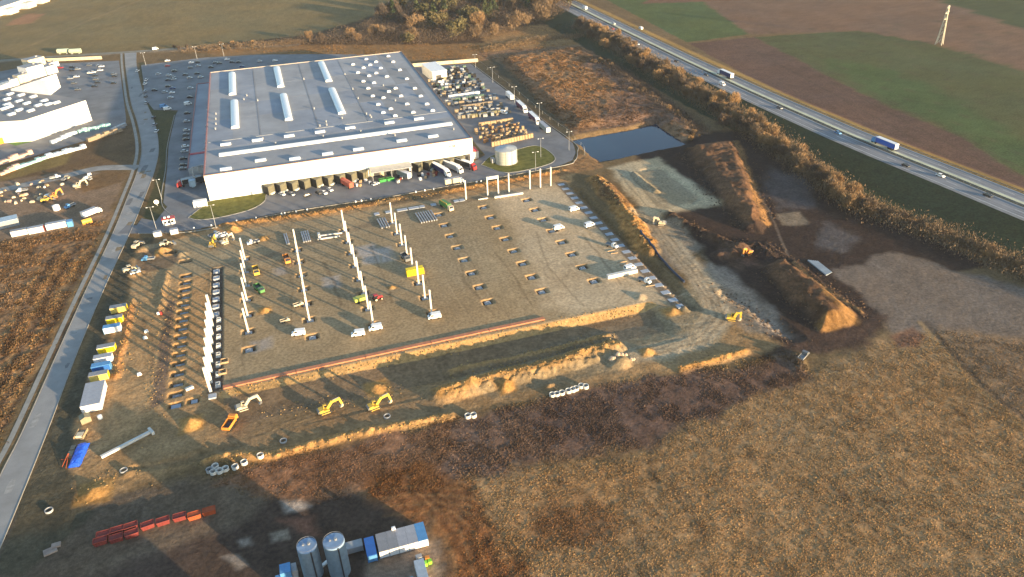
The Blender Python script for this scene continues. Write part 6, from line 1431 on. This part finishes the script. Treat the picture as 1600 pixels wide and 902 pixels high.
tag(link('bracing', m_.mesh('bracing', PYM), t), kind='stuff')
for h, L_ in ((20, 4.6), (24.5, 5.6), (28.5, 4.0)):
    for s_ in (-1, 1): link('cross_arm', MB().bar((0, -.5, h - .4), (s_ * L_, 0, h + .3), .5, .5).bar((0, .5, h - .4), (s_ * L_, 0, h + .3), .5, .5).bar((0, 0, h + 1.2), (s_ * L_, 0, h + .3), .5, .5).mesh('cross_arm', PYM), t)
# ------------------------------------------------------------------ trees
def leafmat(name, rgb, hue):
    m = bpy.data.materials.new(name); m.use_nodes = True; nt = m.node_tree; b = nt.nodes['Principled BSDF']; b.inputs['Roughness'].default_value = .9; b.inputs['Specular IOR Level'].default_value = .05
    at = nt.nodes.new('ShaderNodeAttribute'); at.attribute_name = 'tint'; oi = nt.nodes.new('ShaderNodeObjectInfo')
    mx = nt.nodes.new('ShaderNodeMix'); mx.data_type = 'RGBA'; mx.inputs['A'].default_value = (*rgb, 1); mx.inputs['B'].default_value = (*hue, 1); nt.links.new(oi.outputs['Random'], mx.inputs['Factor'])
    vm = nt.nodes.new('ShaderNodeVectorMath'); vm.operation = 'SCALE'; nt.links.new(mx.outputs['Result'], vm.inputs[0]); nt.links.new(at.outputs['Fac'], vm.inputs['Scale']); nt.links.new(vm.outputs[0], b.inputs['Base Color'])
    return m


def tris(name, V, tint, m):
    n = len(V); me = bpy.data.meshes.new(name); me.vertices.add(n * 3); me.vertices.foreach_set('co', V.reshape(-1).astype(np.float32)); me.loops.add(n * 3); me.loops.foreach_set('vertex_index', np.arange(n * 3, dtype=np.int32))
    me.polygons.add(n); me.polygons.foreach_set('loop_start', np.arange(0, n * 3, 3, dtype=np.int32)); me.update(calc_edges=True)
    a = me.attributes.new('tint', 'FLOAT', 'POINT'); a.data.foreach_set('value', np.repeat(tint, 3).astype(np.float32)); me.materials.append(m); return me


def crown(seed, n, rx, rz, zc, kind, m):
    g = np.random.default_rng(seed); nc = 30
    u = g.normal(size=(nc, 3)); u /= np.linalg.norm(u, axis=1)[:, None]; cr = g.uniform(.35, .95, nc)[:, None]
    if kind == 'conifer':
        h = g.uniform(0, 1, nc) ** 1.3; cc = np.stack([u[:, 0] * rx * (1 - h) * .8, u[:, 1] * rx * (1 - h) * .8, zc - rz + 2 * rz * h], 1); rad = rx * (.55 - .4 * h)
    else:
        cc = u * cr * np.array((rx, rx, rz)) * .85 + np.array((0, 0, zc)); rad = np.full(nc, rx * .34)
    k = g.integers(0, nc, n); d = g.normal(size=(n, 3)); d /= np.linalg.norm(d, axis=1)[:, None]
    c = cc[k] + d * rad[k][:, None] * g.uniform(.3, 1, n)[:, None]
    if kind == 'bare':
        up = (c - np.array((0, 0, zc - rz * 1.4))); up /= np.linalg.norm(up, axis=1)[:, None]; L_ = g.uniform(.5, 1.3, n)[:, None]; s_ = np.cross(up, g.normal(size=(n, 3))); s_ /= np.linalg.norm(s_, axis=1)[:, None]; w_ = g.uniform(.05, .13, n)[:, None]
        V = np.stack([c - s_ * w_, c + s_ * w_, c + up * L_ + g.normal(size=(n, 3)) * .15], 1)
    else:
        a = g.normal(size=(n, 3)); a /= np.linalg.norm(a, axis=1)[:, None]; b_ = np.cross(a, g.normal(size=(n, 3))); b_ /= np.linalg.norm(b_, axis=1)[:, None]; q = g.uniform(.25, .55, n)[:, None]
        V = np.stack([c - a * q, c + a * q, c + b_ * q * 1.5], 1)
    V[..., 2] = np.maximum(V[..., 2], .1)
    return tris('crown', V, g.uniform(.65, 1.35, n) * np.repeat(1, n), m)


BARK = mat('bark', (.10, .075, .05), .9, var=.2)
def trunk(mb, h, sd, limbs=6):
    g = random.Random(sd); mb.tube((0, 0, -.3), (0, 0, h * .75), .16 + h * .008, 6, .05)
    for k in range(limbs):
        z = h * g.uniform(.25, .6); a = g.uniform(0, 6.28); L_ = h * g.uniform(.2, .35); mb.tube((0, 0, z), (math.cos(a) * L_ * .7, math.sin(a) * L_ * .7, z + L_ * .9), .07, 4, .02)


TM = {'rust': leafmat('twig_rust', (.34, .21, .10), (.28, .185, .10)), 'brown': leafmat('twig_brown', (.215, .145, .082), (.165, .12, .08)), 'dark': leafmat('twig_dark', (.085, .070, .058), (.12, .085, .06)), 'olive': leafmat('needle_olive', (.095, .088, .042), (.13, .105, .05)), 'pine': leafmat('needle_dark', (.045, .062, .032), (.075, .085, .04))}
TV = {}
for kind, shape, n in (('rust', 'bare', 2600), ('brown', 'bare', 2600), ('dark', 'bare', 2400), ('olive', 'leaf', 1500), ('pine', 'conifer', 900)):
    for k in range(3):
        TV[kind, k] = (crown(len(TV) * 7 + 1, n, 3.9 if shape != 'conifer' else 2.7, 3.3 if shape != 'conifer' else 4.0, 3.9 if shape != 'conifer' else 4.4, shape, TM[kind]), MB())
        trunk(TV[kind, k][1], 7.5, k); TV[kind, k] = (TV[kind, k][0], TV[kind, k][1].mesh('trunk', BARK))


def tree(x, y, kind, h, label, cat, grp, name='tree'):
    k = r.randint(0, 2); s_ = h / 7.6; t = thing(name, label, cat, (x, y, float(hgt(x, y)) - .05), r.uniform(0, 6.28), grp); t.scale = (s_ * r.uniform(.85, 1.2), s_ * r.uniform(.85, 1.2), s_)
    link('crown', TV[kind, k][0], t); link('trunk', TV[kind, k][1], t)


tl = dens([(326, 420), (324, 351), (319, 232), (316, 144), (309, 75), (303, 20), (313, -13), (322, -57), (338, -110), (352, -160)], 6)
tl = np.array(tl); acc_ = np.concatenate([[0], np.cumsum(np.linalg.norm(np.diff(tl, axis=0), axis=1))])
for k in range(172):
    d = acc_[-1] * (k + r.random()) / 172; x = float(np.interp(d, acc_, tl[:, 0])); y = float(np.interp(d, acc_, tl[:, 1]))
    thin = y < 8; o_ = r.gauss(0, 2.2 if thin else 4.0) - (0 if thin else 1); 
    if 18 < y < 26 and r.random() < .7: continue
    h = r.uniform(3.6, 5.6) if thin else r.uniform(6.0, 9.4); kd = r.choices(('rust', 'brown', 'dark'), (5, 3, 1) if o_ > -1 or thin else (2, 4, 3))[0]  # darker kinds favoured on the west side to show the row's shade
    tree(x + o_ + r.uniform(-1, 1), y, kd, h, {'rust': 'rusty leafless', 'brown': 'brown leafless', 'dark': 'dark leafless'}[kd] + ' bush-like tree in the row along the motorway', 'tree', '%s trees along the motorway' % kd)
WD = PL([(420, 72), (500, 64), (560, 48), (600, 30), (680, -12), (780, -45), (905, -40), (890, 24), (845, 38), (750, 62), (650, 72)])
wx = [p[0] for p in WD]; wy = [p[1] for p in WD]; n = 0
while n < 128:
    x = r.uniform(min(wx), max(wx)); y = r.uniform(min(wy), max(wy))
    if segd(np.array([x]), np.array([y]), WD, True)[0] > 0: continue
    n += 1; f = (x - 100) / 250; edge = y < 430 + 60 * (f < .3)
    kd = r.choices(('rust', 'brown', 'dark', 'olive', 'pine'), (3, 4, 1, 2, 0) if edge else ((1, 2, 6, 1, 1) if f < .35 else ((1, 2, 0, 6, 4) if f < .72 else (2, 7, 1, 1, 1))))[0]
    h = r.uniform(8, 12) if edge else r.uniform(12, 18)
    tree(x, y, kd, h, {'rust': 'rusty leafless tree', 'brown': 'brown leafless tree', 'dark': 'dark bare tree', 'olive': 'olive-green leafy tree', 'pine': 'dark green conifer'}[kd] + ' in the wood behind the warehouse', 'tree', '%s trees of the wood' % kd)
for px, py, n, sp in ((940, 105, 10, 8), (1000, 150, 8, 6), (345, 74, 8, 14), (390, 72, 8, 12), (280, 78, 4, 10), (1085, 215, 6, 5), (1050, 178, 6, 8)):
    for k in range(n):
        x, y = P(px, py); tree(x + r.uniform(-sp, sp), y + r.uniform(-sp, sp), r.choice(('brown', 'dark', 'rust')), r.uniform(2, 4), 'low brown shrub on the rough ground beyond the warehouse yards', 'shrub', 'low shrubs on rough ground', 'shrub')
def scrub(name, pts, n, h, label, m, sig=5.0):
    """dense twigs of uncountable undergrowth scattered along a line or through an area"""
    if sig:
        p = np.array(pts); a_ = np.concatenate([[0], np.cumsum(np.linalg.norm(np.diff(p, axis=0), axis=1))]); d = rng.uniform(0, a_[-1], n)
        X = np.interp(d, a_, p[:, 0]) + rng.normal(0, sig, n); Y = np.interp(d, a_, p[:, 1]) + rng.normal(0, sig, n)
    else:
        p = np.array(pts); X = rng.uniform(p[:, 0].min(), p[:, 0].max(), n * 3); Y = rng.uniform(p[:, 1].min(), p[:, 1].max(), n * 3); k = segd(X, Y, pts, True) < 0; X, Y = X[k][:n], Y[k][:n]; n = len(X)
    D0 = fbm(X / 7, Y / 7, 2, 5); Z = hgt(X, Y) + rng.uniform(0, 1, n) ** 1.5 * h * (.4 + 1.2 * D0)
    c = np.stack([X, Y, Z], 1); up = rng.normal(size=(n, 3)) * .5 + np.array((0, 0, 1)); up /= np.linalg.norm(up, axis=1)[:, None]; s_ = np.cross(up, rng.normal(size=(n, 3))); s_ /= np.linalg.norm(s_, axis=1)[:, None]; w_ = rng.uniform(.08, .22, n)[:, None]
    V = np.stack([c - s_ * w_, c + s_ * w_, c + up * rng.uniform(.5, 1.4, n)[:, None]], 1)
    tag(link(name, tris(name, V, rng.uniform(.6, 1.3, n), m)), label, 'scrub', kind='stuff')


scrub('undergrowth', tl, 120000, 4.2, 'brown undergrowth filling the tree row along the motorway', TM['brown'], 4.8)
scrub('undergrowth', WD, 150000, 8.5, 'dark undergrowth filling the wood behind the warehouse', TM['dark'], 0)
scrub('undergrowth', dens(PL([(290, 80), (345, 74), (420, 70), (470, 66)])), 9000, 2.2, 'low brush line behind the far car park', TM['brown'], 5)
scrub('undergrowth', dens(PL([(935, 95), (975, 118), (1040, 165), (1095, 205)])), 12000, 1.8, 'dark brush along the right edge of the meadow', TM['dark'], 4)
scrub('undergrowth', dens(PL([(760, 78), (850, 62), (905, 58)])), 9000, 1.6, 'brown brush line above the meadow', TM['brown'], 4)
# ------------------------------------------------------------------ rough grass (uncountable)
def grassmat(name):
    m = bpy.data.materials.new(name); m.use_nodes = True; nt = m.node_tree; b = nt.nodes['Principled BSDF']; b.inputs['Roughness'].default_value = .95; b.inputs['Specular IOR Level'].default_value = .03
    at = nt.nodes.new('ShaderNodeAttribute'); at.attribute_name = 'blade'; nt.links.new(at.outputs['Color'], b.inputs['Base Color']); return m


GM = grassmat('dry_grass')
def tufts(name, poly, n, hmin, hmax, rad, label, jit=.2, clump=6.0, lo=.35):
    p = np.array(poly); X = rng.uniform(p[:, 0].min(), p[:, 0].max(), n * 3); Y = rng.uniform(p[:, 1].min(), p[:, 1].max(), n * 3)
    keep = segd(X, Y, poly, True) < rng.normal(0, 1.5, n * 3); keep &= fbm(X / clump, Y / clump, 3, 61) > lo + rng.uniform(0, .3, n * 3)
    X, Y = X[keep][:n], Y[keep][:n]; n = len(X); Z = hgt(X, Y); K = 5
    i = np.clip(np.searchsorted(xs, X), 0, NX - 1); j = np.clip(np.searchsorted(ys, Y), 0, NY - 1); col = C[i, j]
    h = rng.uniform(hmin, hmax, n) * (.6 + .8 * fbm(X / 9, Y / 9, 2, 77)); V = np.zeros((n, K, 3, 3))
    for k in range(K):
        a = 2 * math.pi * k / K + rng.uniform(0, 1.2, n); q = rad * rng.uniform(.5, 1.2, n); ca, sa = np.cos(a), np.sin(a); w_ = q * .55
        V[:, k, 0] = np.stack([X - sa * w_, Y + ca * w_, Z - .05], 1); V[:, k, 1] = np.stack([X + sa * w_, Y - ca * w_, Z - .05], 1); V[:, k, 2] = np.stack([X + ca * q, Y + sa * q, Z + h * rng.uniform(.6, 1.1, n)], 1)
    f = n * K; me = bpy.data.meshes.new(name); me.vertices.add(f * 3); me.vertices.foreach_set('co', V.reshape(-1).astype(np.float32)); me.loops.add(f * 3); me.loops.foreach_set('vertex_index', np.arange(f * 3, dtype=np.int32)); me.polygons.add(f); me.polygons.foreach_set('loop_start', np.arange(0, f * 3, 3, dtype=np.int32)); me.update(calc_edges=True)
    cc = col * (1 + rng.normal(0, jit, n))[:, None] * np.array((1.14, 1.09, 0.96)); cc = np.clip(np.repeat(cc, K * 3, axis=0), .02, .6)
    a = me.attributes.new('blade', 'FLOAT_COLOR', 'POINT'); a.data.foreach_set('color', np.concatenate([cc, np.ones((f * 3, 1))], 1).astype(np.float32).ravel()); me.materials.append(GM)
    tag(link(name, me), label, 'grass', kind='stuff')


tufts('dry_grass', PL([(980, 720), (1130, 640), (1250, 592), (1400, 530), (1480, 518), (1600, 540), (1760, 590), (1760, 1000), (720, 1000), (740, 770), (800, 730)]), 52000, .08, .26, .42, 'dry straw-coloured grass covering the field at the lower right', jit=.24, clump=2.2, lo=.24)
tufts('weedy_ground', PL([(560, 705), (700, 655), (950, 600), (1240, 555), (1270, 588), (1100, 650), (980, 705), (800, 728), (690, 765), (600, 765)]), 12000, .10, .32, .5, 'dark dead weeds on the band below the construction site')
tufts('rough_grass', PL([(-60, 395), (20, 376), (140, 353), (168, 338), (95, 478), (-20, 715), (-60, 740)]), 9000, .18, .5, .8, 'tussocky brown grass on the field left of the site road')
tufts('meadow_grass', PL([(778, 90), (905, 72), (965, 102), (1100, 206), (1062, 216), (1022, 190), (895, 205), (850, 168)]), 8000, .2, .5, .9, 'rusty tussock grass on the meadow beyond the storage yard')
tufts('meadow_grass', PL([(300, 76), (460, 68), (620, 62), (760, 72), (880, 38), (930, 62), (770, 96), (640, 92), (420, 82)]), 5000, .2, .5, 1.0, 'brown rough grass strip behind the warehouse')
tufts('verge_grass', PL([(330, 722), (420, 712), (560, 700), (700, 660), (720, 720), (640, 770), (430, 782), (340, 760)]), 5000, .08, .25, .45, 'thin reddish weeds below the ochre ridge')
# loose clods and stones spilled from the ridges and heaps (uncountable)
def clods(name, lines, n, sig, rmin, rmax, col, label):
    P_ = []
    for ln in lines:
        p = np.array(dens(PL(ln), 4)); a_ = np.concatenate([[0], np.cumsum(np.linalg.norm(np.diff(p, axis=0), axis=1))]); m_ = int(n * a_[-1] / 60); d = rng.uniform(0, a_[-1], m_); P_.append(np.stack([np.interp(d, a_, p[:, 0]) + rng.normal(0, sig, m_), np.interp(d, a_, p[:, 1]) + rng.normal(0, sig, m_)], 1))
    Q = np.concatenate(P_); n = len(Q); Z = hgt(Q[:, 0], Q[:, 1]); rr = rmin + (rmax - rmin) * rng.random(n) ** 3
    oc = np.array([(1, 0, 0), (0, 1, 0), (-1, 0, 0), (0, -1, 0), (0, 0, 1), (0, 0, -1)], float); fc = [(0, 1, 4), (1, 2, 4), (2, 3, 4), (3, 0, 4), (1, 0, 5), (2, 1, 5), (3, 2, 5), (0, 3, 5)]
    V = oc[None] * (.7 + .6 * rng.random((n, 6, 1))) * rr[:, None, None]; a = rng.uniform(0, 6.28, n); ca, sa = np.cos(a)[:, None], np.sin(a)[:, None]
    V = np.stack([V[..., 0] * ca - V[..., 1] * sa, V[..., 0] * sa + V[..., 1] * ca, V[..., 2] * .75], -1) + np.stack([Q[:, 0], Q[:, 1], Z + rr * .2], -1)[:, None]
    T = V[:, fc].reshape(-1, 3, 3); f = len(T); me = bpy.data.meshes.new(name); me.vertices.add(f * 3); me.vertices.foreach_set('co', T.reshape(-1).astype(np.float32)); me.loops.add(f * 3); me.loops.foreach_set('vertex_index', np.arange(f * 3, dtype=np.int32)); me.polygons.add(f); me.polygons.foreach_set('loop_start', np.arange(0, f * 3, 3, dtype=np.int32)); me.update(calc_edges=True)
    cc = np.repeat(np.array(col)[None] * rng.uniform(.6, 1.25, (n, 1)), 24, axis=0); a = me.attributes.new('blade', 'FLOAT_COLOR', 'POINT'); a.data.foreach_set('color', np.concatenate([cc, np.ones((f * 3, 1))], 1).astype(np.float32).ravel()); me.materials.append(GM)
    tag(link(name, me), label, 'soil', kind='stuff')


clods('soil_clods', [[(325, 722), (420, 712), (500, 692), (560, 678), (705, 650)], [(345, 353), (500, 333), (620, 312), (700, 300), (880, 267)], [(207, 470), (196, 530), (180, 590)], [(350, 612), (600, 562), (830, 512), (1000, 480)]], 420, 1.5, .08, .42, (.42, .25, .09), 'loose ochre clods spilled along the ridges of the site')
clods('soil_clods', [[(690, 612), (760, 592), (830, 577), (955, 540)], [(705, 580), (850, 548), (950, 522)], [(930, 283), (985, 345), (1010, 392)]], 620, 2.4, .08, .5, (.36, .235, .10), 'loose clods on the long spoil ridges')
clods('soil_clods', [[(1066, 240), (1110, 300), (1165, 360)], [(1150, 222), (1172, 268), (1198, 350)], [(1190, 420), (1240, 470), (1285, 515)], [(1040, 335), (1085, 360), (1205, 400)], [(1195, 382), (1290, 450), (1345, 490)], [(1120, 450), (1240, 540)]], 520, 3.2, .1, .55, (.12, .078, .05), 'dark clods on the topsoil heaps')
clods('soil_clods', [[(1065, 578), (1110, 565), (1162, 548)], [(240, 650), (250, 560), (262, 430)], [(130, 770), (200, 735), (330, 722)], [(400, 650), (600, 610), (690, 600)]], 300, 2.6, .08, .35, (.33, .21, .09), 'scattered clods on the trodden ground of the site')
# ------------------------------------------------------------------ air
hm = bpy.data.materials.new('haze_air'); hm.use_nodes = True; nt = hm.node_tree; nt.nodes.remove(nt.nodes['Principled BSDF'])
pv = nt.nodes.new('ShaderNodeVolumePrincipled'); pv.inputs['Color'].default_value = (.93, .95, 1.0, 1); pv.inputs['Density'].default_value = 0.00006; pv.inputs['Anisotropy'].default_value = 0.25
nt.links.new(pv.outputs[0], nt.nodes['Material Output'].inputs['Volume'])
zlo = float(H.min()) - 1.5
tag(link('haze', MB().box(300, 800, zlo, 8600, 8400, 168 - zlo).mesh('haze', hm)), 'thin pale haze filling the air over the whole site', 'haze', kind='stuff')
